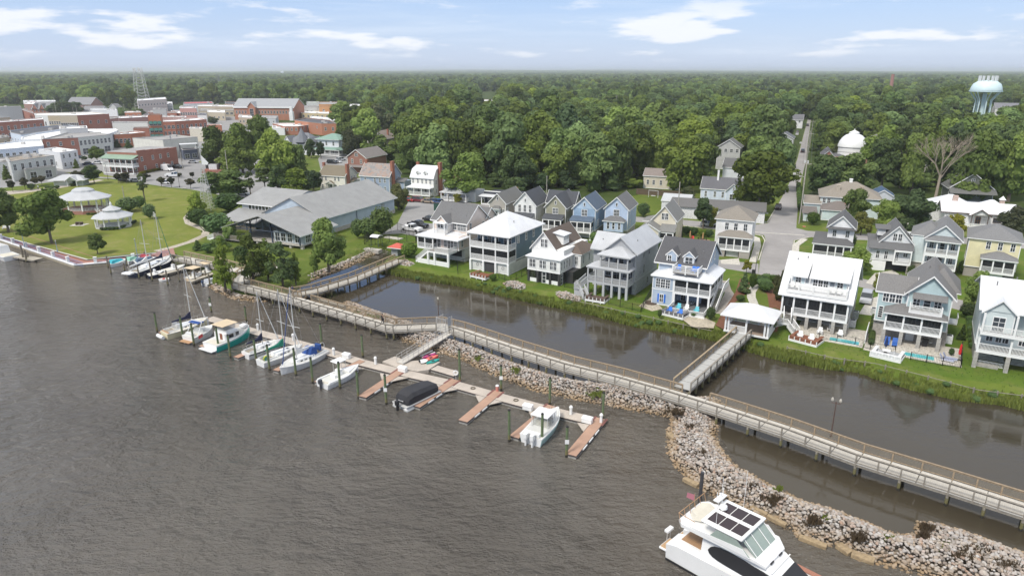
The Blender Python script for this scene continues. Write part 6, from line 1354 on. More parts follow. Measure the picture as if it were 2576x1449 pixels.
for lbl,A_,w_,d_,e_,r_,wc,rc,ax in (('small white house with grey roof far up the street on its left side',(1956,322),16,12,6.0,3.2,(.78,.78,.80),(.14,.14,.15),'x'),('pale grey gabled house up the street left of the parked cars',(1947,372),9,14,5,2.6,(.52,.54,.56),(.15,.16,.18),'y'),('white house with grey hip roof and brick chimneys deep in the woods',(1562,348),17,13,9,4.2,(.80,.80,.80),(.24,.25,.27),'h'),
  ('long white building with brick base deep in the woods right of the hip roof',(1602,352),19,10,8,.6,(.74,.74,.74),(.7,.7,.72),'x'),('white dormered house with two brick chimneys right of the domed church',(2277,372),17,10,6.5,3,(.80,.80,.80),(.74,.75,.77),'x'),('white-fronted house at the right edge below the water tower',(2500,292),24,14,7,4,(.72,.72,.72),(.2,.2,.22),'x'),
  ('small brick house under the water tower at the right edge',(2520,303),26,10,4,1.5,(.36,.18,.13),(.32,.2,.15),'x'),('grey gabled house with white cupola between the woods and the street',(1800,425),9,9,9,3,(.5,.5,.48),(.16,.16,.16),'y'),('grey shed-roofed house behind the white dome',(2172,385),12,10,6,2.5,(.5,.5,.48),(.22,.21,.2),'y')):
 sight(*G(A_[0]+20,A_[1],LZ),10,.14)
 h=House(lbl,G(*A_,LZ),-24,SID(wc),M('shingle',rc,.9));h.body(0,w_,0,d_,0,e_)
 if ax=='h':h.hip(0,w_,0,d_,e_,r_,ov=.5);h.chimney(5,4,e_,e_+5.4,1.2,1);h.chimney(11,4,e_,e_+5.6,1.2,1)
 else:h.gable(0,w_,0,d_,e_,r_,ax,ov=.4)
 h.wins('f',0,[w_*(k+.5)/4 for k in range(4)],e_-2,w=1.0,h=1.3)
 if 'brick chimneys' in lbl and ax=='x':h.chimney(4,4,e_,e_+5,1.2,1.0);h.chimney(13,4,e_,e_+5,1.2,1.0)
sight(*G(2136,415,LZ),11,.2)
h=House('church with a great white dome and dark slate wings right of the street',(G(2136,424,LZ)[0]-13.1,G(2136,424,LZ)[1]-2.5),-22,M('brick',(.34,.15,.11),.9),M('shingle',(.12,.12,.13),.9),cat='church',name='church')
h.body(0,21,0,20,0,6.6,corners=False);h.gable(0,6,-1,20,6.6,3,'y',ov=.4);h.hip(5,21,2,20,6.6,2.2,ov=.4)
h.part('dome_drum',MB().lathe([(6.6,6.6),(6.6,11.2)],28,14,9),WHITE);h.part('dome',MB().lathe([(7.0,11.2),(6.9,12.0),(6.4,13.8),(5.3,15.6),(3.9,16.9),(2.3,17.6)],32,14,9),WHITE,smooth=True)
h.part('dome_lantern',MB().lathe([(2.5,17.5),(2.4,18.2),(2.6,18.25),(.3,19.4),(.12,20.2)],8,14,9,caps=True),WHITE)
h.t.scale=(.8,.8,.8)
h=House('distant red brick school block with a tall round brick chimney',(*G(2138,256,LZ),),-8,M('brick',(.34,.16,.13),.9),MET,cat='building',name='brick_building');h.body(0,42,0,30,0,11,corners=False);h.part('smokestack',MB().lathe([(2.6,0),(1.9,34)],12,50,6,caps=True));h.body(-120,-20,20,40,0,6,M('weathered',(.7,.7,.7),.8),corners=False)
# downtown blocks
BR=M('brick',(.33,.13,.085),.9);BR2=M('brick',(.42,.15,.075),.9);BR3=M('brick',(.36,.20,.17),.9);BEI=M('weathered',(.56,.49,.37),.85);WW=M('weathered',(.68,.69,.66),.8);WP=M('weathered',(.76,.77,.77),.7);LB=M('weathered',(.66,.73,.82),.7)
WR=M('roof_membrane',(.80,.80,.79),.7,.08);GR=M('roof_gravel',(.33,.32,.31),.9);DR=M('roof_tar',(.09,.09,.10),.9);TAN=M('weathered',(.48,.40,.30),.9);PINK=M('weathered',(.58,.32,.28),.8)
def R1(p):return (p[0]/4,154.6+p[1]/4)
def block(label,px,z,wall,roof,wins=(),walls=None,r1=True,par=.5,arch=False,cat='building'):
 P=[Vector(G(*(R1(p) if r1 else p),z)) for p in px];n=len(P);c=sum(P,Vector((0,0)))/n
 t=thing('brick_building' if wall in (BR,BR2,BR3) else 'building',label,cat,(c.x,c.y,LZ));H_=z-LZ
 Q=[p-c for p in P]
 clear(c.x,c.y,max(q.length for q in Q)*.9)
 if not r1:sight(c.x,c.y,11,.25)
 for i in range(n):
  a,b=Q[i],Q[(i+1) % n]
  d=(b-a);L_=d.length
  if L_<.5:continue
  d/=L_;nn=Vector((-d.y,d.x))*.35
  m=MB().hexa([(*a,0),(*b,0),(*(b+nn),0),(*(a+nn),0)],[(*a,H_+par),(*b,H_+par),(*(b+nn),H_+par),(*(a+nn),H_+par)])
  an=math.atan2(d.y,d.x);w=MB().box(0,L_,0,.35,0,H_+par-.12).obj('wall',(walls or {}).get(i,wall),t);w.location=(a.x,a.y,0);w.rotation_euler=(0,0,an)
  cpx=MB().box(-.05,L_+.05,-.08,.42,H_+par-.12,H_+par).obj('coping',WR if roof is WR else GR,t);cpx.location=(a.x,a.y,0);cpx.rotation_euler=(0,0,an)
  for (e,k,zr,ww,hh) in wins:
   if e !=i:continue
   me,pm=win_mesh(ww,hh,2,2,TRIM)
   for j in range(k):
    u=L_*(j+.5)/k;p=a+d*u-Vector((-d.y,d.x))*.01
    o=link('window',me,t,(p.x,p.y,zr),an);link('pane',pm,o)
    if arch:o2=MB().lathe([(0,-.05),(ww*.5,-.05),(ww*.5,.0)],12).obj('window_arch',GLASS,t);o2.location=(p.x-math.sin(an)*-.02,p.y-.02,zr+hh+.1);o2.rotation_euler=(R(90),0,an)
 me=MB();me.v=[(q.x,q.y,H_) for q in Q]
 tri=tessellate_polygon([[Vector((q.x,q.y,0)) for q in Q]])
 for tr_ in tri:
  a,b,cc=(Q[k] for k in tr_);me.f.append(tuple(tr_) if (b-a).cross(cc-a)>0 else tuple(tr_[::-1]))
 me.obj('roof',roof,t);ru=random.Random(int(c.x*10));r0=max(q.length for q in Q)
 for k in range(ru.randint(1,4) if r0>9 else 0):
  i_,j_=ru.randrange(n),ru.randrange(n);p=Q[i_].lerp(Q[j_],ru.uniform(.3,.7))*.7;s_=ru.uniform(.6,1.3)
  if inpoly(p,[tuple(q) for q in Q]):MB().box(p.x-s_,p.x+s_,p.y-s_*.7,p.y+s_*.7,H_,H_+ru.uniform(.7,1.3)).obj('rooftop_unit',GALV,t)
 return t,Q
block('ruined white building with a broken overgrown roof at the left edge',[(100,1022),(545,960),(300,935),(60,975)],8,WW,M('rubble',(.30,.26,.21),.95,.5),[(0,6,3.9,1.1,2.2)])
block('low whitewashed annex at the extreme left beside the ruined building',[(-90,1035),(90,1022),(60,975),(-90,985)],6.5,WW,GR,[(0,2,2.5,1.2,1.8)])
block('grey-green single-storey shopfront attached to the ruined white building',[(250,1105),(555,1068),(540,1056),(245,1092)],5,M('weathered',(.47,.48,.42),.85),GR,[(0,2,.6,2.2,2.6)])
block('small white two-storey building with ivy beside the park',[(605,930),(780,905),(560,875),(385,897)],7.5,WP,WR,[(0,3,4.4,.9,1.5),(0,3,1.0,.9,1.5),(3,2,1.2,.9,1.6)])
block('pale blue painted building with a row of upper windows at the left edge',[(-100,905),(165,885),(440,860),(415,800),(170,812),(-100,850)],8,LB,WR,[(0,4,3.6,1.2,1.9),(1,4,3.6,1.2,1.9)])
block('corner building with white arched facade and red brick side wall',[(785,778),(1112,746),(780,700),(415,795)],9,M('weathered',(.66,.67,.62),.8),GR,[(0,8,4.6,1.2,2.2),(0,3,.4,3.2,2.6),(3,3,5.0,1.0,1.8),(3,3,1.4,1.0,1.8)],walls={3:BR},arch=False)
block('wide building with a sweeping bright white roof in the middle of downtown',[(215,800),(420,792),(770,738),(1100,738),(1190,702),(1160,685),(860,690),(590,680),(220,770)],8.5,WP,WR)
block('white roof penthouse on the wide white roof',[(600,690),(880,680),(872,656),(600,667)],11,M('weathered',(.6,.6,.6),.8),WR)
block('row of dark-roofed shops behind the white roofs',[(105,725),(215,748),(600,692),(770,657),(690,645),(370,668),(100,705)],9,LB,DR,[(0,4,4,1,1.8),(1,6,5,1,1.5)])
block('long block with beige cornice facades and a tall red brick end wall',[(350,547),(480,552),(600,552),(775,550),(1097,535),(900,516),(350,530)],11,BEI,WR,[(0,2,3.6,1.4,2.6),(1,5,4.5,1.1,2.0),(2,8,2.6,1.3,2.8),(3,4,4.4,1.2,2.0)],walls={3:BR,0:WW,1:M('weathered',(.50,.42,.29),.85)})
block('low brick building right of the long brick end wall',[(1075,592),(1185,578),(1190,562),(1085,566)],7,BR3,GR)
block('long brick building with six arched windows at the left',[(-100,628),(435,592),(430,574),(100,600),(-100,612)],10.5,BR,WR,[(0,8,5,1.2,2.4),(0,8,1.2,1.2,2.0)])
block('tan low building at the left edge below the long brick one',[(-100,800),(95,770),(70,748),(-100,762)],6,TAN,GR,[(0,2,1.5,1.8,2)])
block('large brick warehouse at the far left with a stepped roof',[(-100,515),(232,498),(342,535),(330,515),(235,480),(-100,497)],9,BR,GR,[(0,5,4,1.4,1.6)])
block('grey clerestory roof on the far left brick warehouse',[(-100,474),(215,464),(200,455),(-100,462)],14,M('weathered',(.5,.5,.48),.8),MET)
block('cream low building in front of the far left warehouse',[(-100,580),(195,562),(185,548),(-100,556)],7,TAN,WR,[(0,5,3,1,1.5)])
t,Q=block('tall orange brick three-storey facade with green window awnings',[(1488,562),(1618,560),(1632,548),(1500,549)],14.5,BR2,GR,[(0,3,8.6,1.7,1.8),(0,3,4.8,1.7,1.8),(0,3,1.2,1.7,1.8)],par=1.2)
AWN=M('awning_green',(.02,.12,.10),.7);a,b=Q[0],Q[1];d=(b-a).normalized();L_=(b-a).length;an=math.atan2(d.y,d.x)
for k in range(3):
 for zz in (9.6,5.8,2.2):
  p=a+d*L_*(k+.5)/3;o=MB().hexa([(-1.1,-1.1,0),(1.1,-1.1,0),(1.1,0,0),(-1.1,0,0)],[(-.9,-.3,1.4),(.9,-.3,1.4),(.9,0,1.5),(-.9,0,1.5)]).obj('awning',AWN,t);o.location=(p.x,p.y,zz);o.rotation_euler=(0,0,an)
block('long two-storey orange-red brick hotel wing right of the awning facade',[(1625,615),(1760,612),(1990,598),(2078,590),(1990,574),(1625,600)],10,M('brick',(.40,.14,.08),.9),WR,[(0,3,5.0,1.6,2.0),(0,3,1.4,1.6,2.0),(1,5,5.0,1.2,2.0),(1,5,1.4,1.2,2.0),(2,2,5.0,1.6,2.0)])
block('large windowless off-white warehouse with ribbed walls',[(1640,802),(1988,772),(1780,750),(1335,780)],9.5,M('batten',(.64,.63,.56),.8),GR)
block('dark slate bar with a covered roof deck against the white warehouse',[(1840,905),(1990,893),(1960,880),(1820,888)],5,M('weathered',(.12,.14,.19),.8),M('deck',(.25,.22,.2),.8),[(0,2,.5,2.0,2.0)])
P=[Vector(G(*R1(p),8.4)) for p in ((1808,838),(1990,828),(1975,820),(1800,828))];t=thing('terrace_canopy','white canopy roof over the bar terrace','canopy',(*P[0],LZ));MB().prism([tuple(p-P[0]) for p in P],7.1,7.3).obj('canopy_roof',WP,t)
for p in P:q=p-P[0];MB().box(q.x-.12,q.x+.12,q.y-.12,q.y+.12,0,7.1).obj('post',DR,t)
block('big white windowless wall behind the brick shops',[(1128,625),(1340,625),(1490,628),(1488,614),(1130,612)],9,M('weathered',(.66,.66,.62),.8),GR)
block('tall white box rising above the brick end wall',[(912,495),(1078,495),(1180,497),(1165,486),(915,484)],11.5,WP,WR)
block('small brick shop with dark windows left of the white warehouse',[(1148,745),(1310,737),(1462,722),(1350,710),(1150,730)],7.5,BR2,WR,[(0,4,2.2,1.2,2.2),(1,3,2.2,1.2,2.2)])
block('low brick infill between the shop and the awning facade',[(1340,682),(1500,680),(1495,668),(1345,670)],8,BR,GR)
block('cream blank wall behind the street tree',[(1905,682),(2080,686),(2090,672),(1915,670)],8,M('weathered',(.66,.61,.50),.8),WR)
block('low brick garage right of the hotel wing',[(2080,650),(2230,648),(2225,640),(2085,640)],5,BR2,WR)
block('mauve brick store behind the white wall',[(1195,580),(1490,566),(1490,550),(1200,560)],9,BR3,WR);block('long mauve brick store behind the hotel wing',[(1622,568),(1875,572),(1870,560),(1622,556)],10,BR3,WR)
block('dark red brick building with a grey rooftop enclosure',[(1490,522),(1780,526),(1770,512),(1490,506)],10,BR,GR,[(0,5,4,1.2,1.6)]);block('grey cylindrical-looking rooftop enclosure',[(1540,490),(1675,490),(1670,480),(1545,480)],14,M('weathered',(.45,.45,.44),.8),GR)
block('pink brick three-storey building with rows of small windows',[(1808,478),(1975,478),(1972,465),(1810,464)],14,PINK,WR,[(0,7,8.5,1.2,1.8),(0,7,4.5,1.2,1.8)]);block('small building with dark roof before the pink one',[(1848,520),(1992,524),(1985,508),(1860,506)],6,BEI,DR)
block('white store with a red roof band near the far trees',[(1845,432),(2150,425),(2130,410),(1850,416)],9,WP,M('roof_red',(.50,.10,.10),.7));block('long tan shop row at the end of the street',[(1990,455),(2360,462),(2340,444),(1990,442)],8,TAN,WR,[(0,9,2,2.5,2)]);block('second long tan shop row with flat grey roof',[(2000,505),(2350,500),(2340,488),(2000,490)],6,BEI,GR,[(0,8,2,2.2,1.6)])
block('two-storey white-banded brick building beside the radio mast',[(1382,402),(1675,384),(1660,366),(1385,386)],14,WP,WR,[(0,10,8.5,1.4,1.6)],walls={0:M('weathered',(.60,.52,.48),.8)});block('brick base block beside the radio mast',[(1400,432),(1668,428),(1660,412),(1400,414)],8,BR3,GR,[(0,6,3,1.4,1.6)])
block('white low building left of the radio mast with brick front',[(1255,522),(1420,520),(1400,505),(1260,508)],6,BR2,WR,[(0,3,2,1.2,1.6)]);block('long pale roofed building near the far left trees',[(235,412),(560,408),(555,396),(235,398)],8,WP,WR,[(0,6,4,1.4,1.4)]);block('small red-roofed building near the far left trees',[(235,372),(385,366),(380,356),(235,360)],7,WW,M('roof_red',(.50,.10,.10),.7))
for lbl,A_,w_,d_,e_,r_,ax,wl in (('brick church hall with dark pointed gables behind the brick warehouse',(84,290),20,12,6,5,'x',BR),('large grey gabled roof right of the dark tree clump',(172,284),24,18,8,6,'x',BR3),('lower grey gabled house row right of the large grey roof',(211,289),18,10,4,3.5,'x',WP),('small white gabled house left of the bright tree by the mast',(275,280),8,8,4,3,'y',WP)):
 h=House(lbl,G(*A_,LZ),-5,wl,M('shingle',(.24,.24,.25),.9),cat='building',name='building');h.body(0,w_,0,d_,0,e_,corners=False);h.gable(0,w_,0,d_,e_,r_,ax,ov=.5);h.wins('f',0,[w_*(k+.5)/5 for k in range(5)],e_-3.2,w=1.3,h=1.6)
 if 'pointed' in lbl:
  for x in (1,8):h.gable(x,x+5,-1,6,5.5,4.5,'y',ov=.3)
a=G(592,302,LZ);b=G(742,303,LZ);h=House('long brick building with grey roof, white cornice and arched cross gable',a,math.degrees(math.atan2(b[1]-a[1],b[0]-a[0])),M('brick',(.40,.17,.10),.9),M('shingle',(.34,.35,.36),.9),cat='building',name='brick_building')
w_=math.hypot(b[0]-a[0],b[1]-a[1]);h.body(0,w_,0,22,0,10.5,corners=False);h.gable(0,w_,0,22,10.5,6,'x',ov=.6);h.body(w_*.26,w_*.38,-3,0,0,11,corners=False);h.gable(w_*.26,w_*.38,-3,9,11,3.4,'y',ov=.6);h.wins('f',0,[w_*(.42+.05*k) for k in range(11)],5.0,w=1.3,h=2.4);h.wins('f',0,[w_*(.05*k+.04) for k in range(4)],5.0,w=1.3,h=2.4);h.win('f',-3,w_*.32,3,w=3,h=6,nx=3,ny=3)
h.part('cornice',MB().box(-.3,w_+.3,-.8,-.4,9.5,10.6),WHITE);h.part('cupola',MB().box(w_-2,w_+1.0,-6,-3,0,7).box(w_-1.5,w_+.5,-5.5,-3.5,7,11),WHITE)
D_=False
CW={'cream':TAN,'white':WP,'red brick':BR,'mauve brick':BR3,'tan':BEI}
for x,y_,w2,z_,cn,w_h in ((600,296,34,6,'cream','left of the grey annex'),(480,290,40,6,'white','behind the hotel wing'),(522,283,44,7,'tan','behind the hotel car park'),(430,285,30,9,'red brick','right of the radio mast foot'),(566,262,30,7,'mauve brick','before the far trees, left of the long roof'),(505,274,36,6,'white','between the pink building and the long roof'),(768,275,26,7,'tan','below the flat grey roof'),(836,276,26,8,'red brick','under the orange-tan block'),(880,268,26,8,'white','right of the orange-tan block'),(900,283,30,7,'mauve brick','among the trees right of the orange-tan block'),(1000,262,28,8,'white','in the woods left of the tall lone crown'),(400,262,34,8,'white','far behind the radio mast'),(60,262,40,8,'mauve brick','at the far left edge of downtown'),(220,258,30,8,'tan','before the far trees left of the mast'),(1345,268,26,8,'white','showing through the centre woods'),(1700,262,24,8,'tan','showing through the woods left of the street')):
 block('low %s store %s' % (cn,w_h),[(x,y_+1),(x+w2,y_+2),(x+w2-1,y_-4),(x+1,y_-5)],z_,CW[cn],random.Random(x).choice([WR,GR,WR,DR]),[(0,4,1.6,1.4,1.5)],r1=False)
block('grey-white low annex before the long brick building',[(646,300),(694,301),(700,293),(648,292)],6,M('weathered',(.56,.57,.60),.8),GR,[(0,4,2,1,1.8)],r1=D_)
block('brick store with black tar roof behind the victorian house',[(741,305),(809,313),(846,313),(830,304),(770,298)],8,M('brick',(.44,.18,.10),.9),DR,[(0,3,4,1.2,1.5),(1,2,3,1.2,2)],r1=D_)
block('brick store with cream base and flat white roof',[(717,320),(750,320),(788,315),(765,311),(686,312)],6,M('brick',(.38,.15,.09),.9),WR,[(0,3,2.6,1,1.6),(1,4,2.6,1.2,2)],r1=D_)
block('low white-roofed shed left of the brick store',[(685,324),(716,325),(717,319),(685,318)],5,WP,WR,r1=D_)
block('orange-tan brick block behind the tall trees',[(802,264),(868,264),(866,258),(802,258)],12,M('brick',(.50,.25,.10),.9),GR,[(0,3,5,1.5,2)],r1=D_)
block('cream and brick strip of shops with white roof',[(758,286),(828,288),(826,282),(758,280)],6,M('weathered',(.60,.48,.28),.8),WR,[(0,6,2,1.6,1.8)],r1=D_)
block('white building with small arched openings and a curved roof',[(781,300),(846,307),(848,300),(782,294)],7,WP,WR,[(0,8,3,1.0,1.4)],r1=D_)
block('small white house on the rise left of the orange-tan block',[(771,261),(803,261),(802,257),(772,257)],10,WW,M('roof_sage',(.42,.46,.40),.8),[(0,4,5,1.2,1.4)],r1=D_)
block('grey flat-roofed building below the small white house',[(755,272),(800,272),(798,267),(756,267)],9,M('weathered',(.5,.5,.48),.8),GR,[(0,4,4,1.4,1.6)],r1=D_)
block('white metal-roofed building showing through the trees in the centre',[(1057,281),(1124,286),(1124,275),(1058,272)],7,WP,WR,[(0,6,3,1.2,1.4)],r1=D_);block('brick and white store showing left of the grey one in the centre woods',[(1204,257),(1254,257),(1253,252),(1204,252)],8,BR3,WR,[(0,6,3,1.6,1.6)],r1=D_);block('grey industrial building below the brick and white store',[(1203,270),(1245,270),(1243,264),(1204,264)],9,M('weathered',(.5,.52,.54),.8),GR,[(0,4,4,1.6,1.6)],r1=D_)
for i,(x0,x1,y_,z_,lbl) in enumerate(((478,502,218,9,'far red-roofed store along the distant highway'),(500,535,214,9,'far long white store along the distant highway'),(470,484,230,8,'far white store nearest among the distant highway shops'),(543,566,214,8,'far pale store at the bend of the distant highway'))):
 block(lbl,[(x0,y_+2),(x1,y_+2),(x1,y_),(x0,y_)],z_,WP,M('roof_red',(.50,.10,.10),.7) if 'red' in lbl else WR,r1=D_)
sheet('distant_highway',pts([(548,222),(552,212),(538,205),(541,199),(546,199),(548,205),(562,212),(566,222)],LZ),LZ+.5,ROADC)
h=House('victorian house with a pointed slate turret behind the bright tree',(*G(722,388,LZ),),-20,SID((.72,.73,.76)),M('shingle',(.20,.21,.23),.9));h.body(0,15,0,11,0,5);h.hip(0,15,0,11,5,5,ov=.4);h.part('turret_roof',MB().lathe([(3.4,6),(.1,12.6)],8,8.5,1.5),M('shingle',(.20,.21,.23),.9));h.gable(-1,4,-1,5,5,3.6,'y',ov=.3);h.win('f',-1,1.5,5.4,w=.7,h=1.2);h.gable(11,16,0,8,5,3.2,'y',ov=.3)
h=House('white foursquare house with sage green hip roof',(*G(792,392,LZ),),-22,SID((.76,.76,.80)),M('shingle',(.22,.34,.28),.9));h.body(0,12,3,13,0,7.6);h.hip(0,12,3,13,7.6,2.4,ov=1.0);h.wins('f',3,(2,5,9),4.8,w=.9,h=1.8);h.wins('r',12,(5,9),4.8,w=.9,h=1.8);h.skirt(-1,14,0,3,3.1,4.0,ov=.4,cut=2);h.pent(12,15,0,9,3.1,4.2,axis='x',ov=.3);h.porch([-.8,3,6,9,14],0,3,.6,3.0,'v',False);h.wins('f',3,(1.5,5,9),1.0,w=.9,h=1.6)
h=House('white porch-fronted house squeezed behind the big magnolia',(*G(832,392,LZ),),-22,SID((.76,.76,.78)),M('shingle',(.40,.41,.42),.9));h.body(0,7,2,10,0,6);h.gable(0,7,2,10,6,2.4,'y',ov=.3);h.porch([0,2.3,4.6,7],0,2,.4,2.8,'v',False);h.pent(0,7,0,2,2.8,3.4)
h=House('brown-roofed house between the magnolia and the very dark tree',(*G(925,372,LZ),),-22,SID((.4,.36,.3)),M('shingle',(.24,.20,.17),.9));h.body(0,11,0,12,0,5);h.gable(0,11,0,12,5,3.6,'y',ov=.4);h.chimney(9,6,5,9.4)
h=House('grey-roofed house hidden in the trees left of the bright tree',(*G(655,418,LZ),),-22,SID((.3,.3,.29)),M('shingle',(.22,.21,.2),.9));h.body(0,14,0,11,0,4);h.gable(0,14,0,11,4,3.2,'x',ov=.4)
GRN=M('seam',(.24,.34,.25),.6)
h=House('brick building with two-storey white columned porch and green porch roof on the park',(*G(261,436,LZ),),-17,BR,GR,cat='building',name='brick_building')
h.body(0,15,3.2,24,0,8.0,corners=False);h.pent(-.3,15.3,0,3.2,6.0,7.2,GRN,ov=.3)
for k in range(5):h.part('stepped_parapet',MB().box(14.5,15.03,3.2+k*4.2,7.3+k*4.2,8.0,8.9-k*.17),BR)
h.porch([.2,3.1,6.0,8.9,11.8,14.8],.2,3.2,3.2,5.9,'v',False);h.porch([.2,3.1,6.0,8.9,11.8,14.8],.2,3.2,.4,2.9,None,False)
for z in (3.9,.9):h.wins('f',3.2,(1.6,4.5,7.4,10.3,13.2),z,w=1.2,h=1.7,nx=2)
h.wins('r',15.03,(5.0,10.6,14.6,18.8),4.7,w=.9,h=1.6);h.wins('r',15.03,(6.0,12,16,20.4),1.2,w=.9,h=1.5);h.part('flat_roof',MB().box(0,15,3.2,24,8.0,8.15),GR)
h=House('small white bathhouse with gabled entrance and green door on the lawn',(*G(122,470,LZ),),6,M('siding',(.50,.54,.46),.7),METG,cat='building',name='bathhouse')
h.body(1.5,12.5,1.5,7,0,2.6);h.hip(.5,13.5,.5,8,2.6,2.0,ov=.6);h.gable(7.2,11.2,-.6,4.2,2.7,1.6,'y',ov=.5);h.win('f',1.48,9.2,0,w=.9,h=2.0,name='door',frame=M('door_green',(.03,.16,.08),.5));h.post(7.4,-.4,0,2.7,.2);h.post(11,-.4,0,2.7,.2);h.t.scale=(.88,.8,.8)
def gazebo(lbl,px,py,r,n,zf,zw,rise,upper,sx=1.0,rz=0):
 X,Y=G(px,py,LZ);t=thing('gazebo',lbl,'gazebo',(X,Y,LZ),rz);t.scale=(sx,1,1)
 MB().lathe([(r*.93,0),(r*.93,zf)],n,caps=True).obj('platform',M('brick',(.36,.16,.11),.9) if zf>.5 else M('weathered',(.6,.6,.58),.8),t)
 ro=MB().lathe([(r*1.06,zw),(r*.45,zw+rise)],n).obj('lower_roof',METG,t);MB().lathe([(r*1.07,zw-.22),(r*1.07,zw+.0)],n).obj('fascia',WHITE,t)
 if upper:MB().lathe([(r*.5,zw+rise+.45),(r*.12,zw+rise+1.3),(.1,zw+rise+1.6)],n).obj('upper_roof',METG,t);MB().lathe([(r*.42,zw+rise-.1),(r*.42,zw+rise+.5)],n).obj('lantern_wall',WHITE,t);MB().lathe([(.25,zw+rise+1.5),(.3,zw+rise+1.9),(.05,zw+rise+2.5)],8).obj('finial',WHITE,t)
 else:MB().lathe([(r*.45,zw+rise),(r*.42,zw+rise+.5),(r*.28,zw+rise+1.0),(.2,zw+rise+1.15)],n,caps=True).obj('upper_roof',METG,t)
 for k in range(n):
  a0=2*math.pi*k/n;a1=2*math.pi*(k+1)/n;p=(r*.9*math.cos(a0),r*.9*math.sin(a0));q=(r*.9*math.cos(a1),r*.9*math.sin(a1))
  MB().box(p[0]-.13,p[0]+.13,p[1]-.13,p[1]+.13,zf,zw).obj('post',WHITE,t)
  if k % n !=(n*5)//8:
   m=MB()
   for zz in (.9,.5,.15):m.tube((*p,zf+zz),(*q,zf+zz),.04,n=4)
   for j in range(1,10):x=p[0]+(q[0]-p[0])*j/10;y=p[1]+(q[1]-p[1])*j/10;m.box(x-.02,x+.02,y-.02,y+.02,zf+.15,zf+.9)
   m.obj('railing',WHITE,t)
 return t
gazebo('white octagonal gazebo with two-tier metal roof and spire on the lawn',288,570,4.7,8,.45,2.9,1.2,True)
gazebo('larger oval bandstand gazebo with flat-topped metal roof behind the octagonal one',218,532,5.6,10,.9,4.2,1.6,False,sx=1.25)
r_=thing('ramp','curved white-railed ramp between the bandstand and the gazebo','ramp',(0,0,0));lin=[Vector(p) for p in pts([(246,531),(252,536),(262,539),(274,539)],LZ+.5)]
for off in (0,1.3):
 m=MB()
 for i in range(3):
  for zz in (.9,.5):m.tube((lin[i].x,lin[i].y-off,LZ+.5+zz),(lin[i+1].x,lin[i+1].y-off,LZ+.5+zz),.05,n=4)
  m.tube((lin[i].x,lin[i].y-off,LZ),(lin[i].x,lin[i].y-off,LZ+1.4),.05,n=4)
 m.obj('railing',WHITE,r_)
X,Y=G(1843,850,LZ);h=House('white open pavilion with hipped metal roof at the landward end of the private pier',(33.5,106.0),-31,WHITE,METW,cat='pavilion',name='pavilion')
p0=G(1822,829,LZ+.5);h.t.location=(p0[0],p0[1],LZ)
h.part('floor',MB().box(-.1,6.6,-.1,5,.25,.5),WHITE);h.part('floor_boards',MB().box(.1,6.4,.1,4.8,.5,.52),M('planks',(.34,.26,.20),.8));h.hip(-.2,6.8,-.2,5.2,3.1,1.5,ov=.5,mat=METW)
for x in (.1,.55,3.2,5.95,6.4):h.post(x,.1,.5,2.95,.26)
for x in (.1,.55,2.6,4.2,6.4):h.post(x,4.8,.5,2.95,.26)
h.rail((.6,.1),(3.1,.1),.5,style='h');h.rail((.1,.2),(.1,4.7),.5,style='h');h.rail((6.4,.2),(6.4,4.7),.5,style='h');h.rail((.6,4.8),(4.1,4.8),.5,style='h')
h.part('ramp',MB().box(4.2,6.3,4.9,8.6,.2,.45),PALE);h.rail((6.4,4.9),(8.2,7.8),.45,style='h');h.rail((4.2,4.9),(4.2,8),.45,style='h')
h=House('small grey booth with red hipped roof at the end of the side boardwalk',(*G(985,643,LZ),),-24,M('weathered',(.36,.37,.38),.7),M('seam',(.52,.10,.07),.6),cat='booth',name='booth');h.body(0,1.6,0,1.6,0,2.0,corners=False);h.hip(0,2.6,-.2,1.8,2.0,.8,ov=.6)
cg=thing('canopy','curved metal canopy inside the black fenced pump enclosure at the canal head','canopy',(*G(948,619,LZ),LZ),R(-24));m=MB()
for k in range(6):
 a0,a1=R(20+k*23),R(43+k*23);m.hexa([(-1.1,1.1*math.cos(a0),2.0+.55*math.sin(a0)),(1.1,1.1*math.cos(a0),2.0+.55*math.sin(a0)),(1.1,1.1*math.cos(a1),2.0+.55*math.sin(a1)),(-1.1,1.1*math.cos(a1),2.0+.55*math.sin(a1))],[(-1.1,1.16*math.cos(a0),2.06+.6*math.sin(a0)),(1.1,1.16*math.cos(a0),2.06+.6*math.sin(a0)),(1.1,1.16*math.cos(a1),2.06+.6*math.sin(a1)),(-1.1,1.16*math.cos(a1),2.06+.6*math.sin(a1))])
m.obj('canopy_sheet',WP,cg)
for x in (-1,1):
 for y in (-.8,.8):MB().tube((x,y,0),(x,y,2.2),.05).obj('post',STEEL,cg)
MB().box(-1.6,2.6,-3.2,-1.6,-.9,-.1).obj('culvert_headwall',CONC,cg)
def iron_fence(lbl,px,hh=1.3,col=(.02,.02,.02)):
 P=[Vector(p) for p in pts(px,LZ)];t=thing('fence',lbl,'fence',(P[0].x,P[0].y,LZ));mt_=M('iron_fence',col,.5)
 for i in range(len(P)-1):
  a,b=P[i]-P[0],P[i+1]-P[0];L_=(b-a).length;n=max(1,round(L_/2.2));m=MB()
  for zz in (hh-.05,.15):m.tube((*a,zz),(*b,zz),.025,n=4)
  k=int(L_/.2)
  for j in range(k):p=a.lerp(b,j/k);m.tube((*p,.05),(*p,hh),.012,n=3,cap=False)
  m.obj('fence_panel',mt_,t)
  for j in range(n+1):p=a.lerp(b,j/n);MB().box(p.x-.04,p.x+.04,p.y-.04,p.y+.04,0,hh+.1).obj('post',mt_,t)
iron_fence('tall black mesh fence round the pump enclosure at the canal head',[(917,615),(935,597),(1000,580),(1050,600),(1046,612),(980,610),(936,618),(917,615)],2.0)
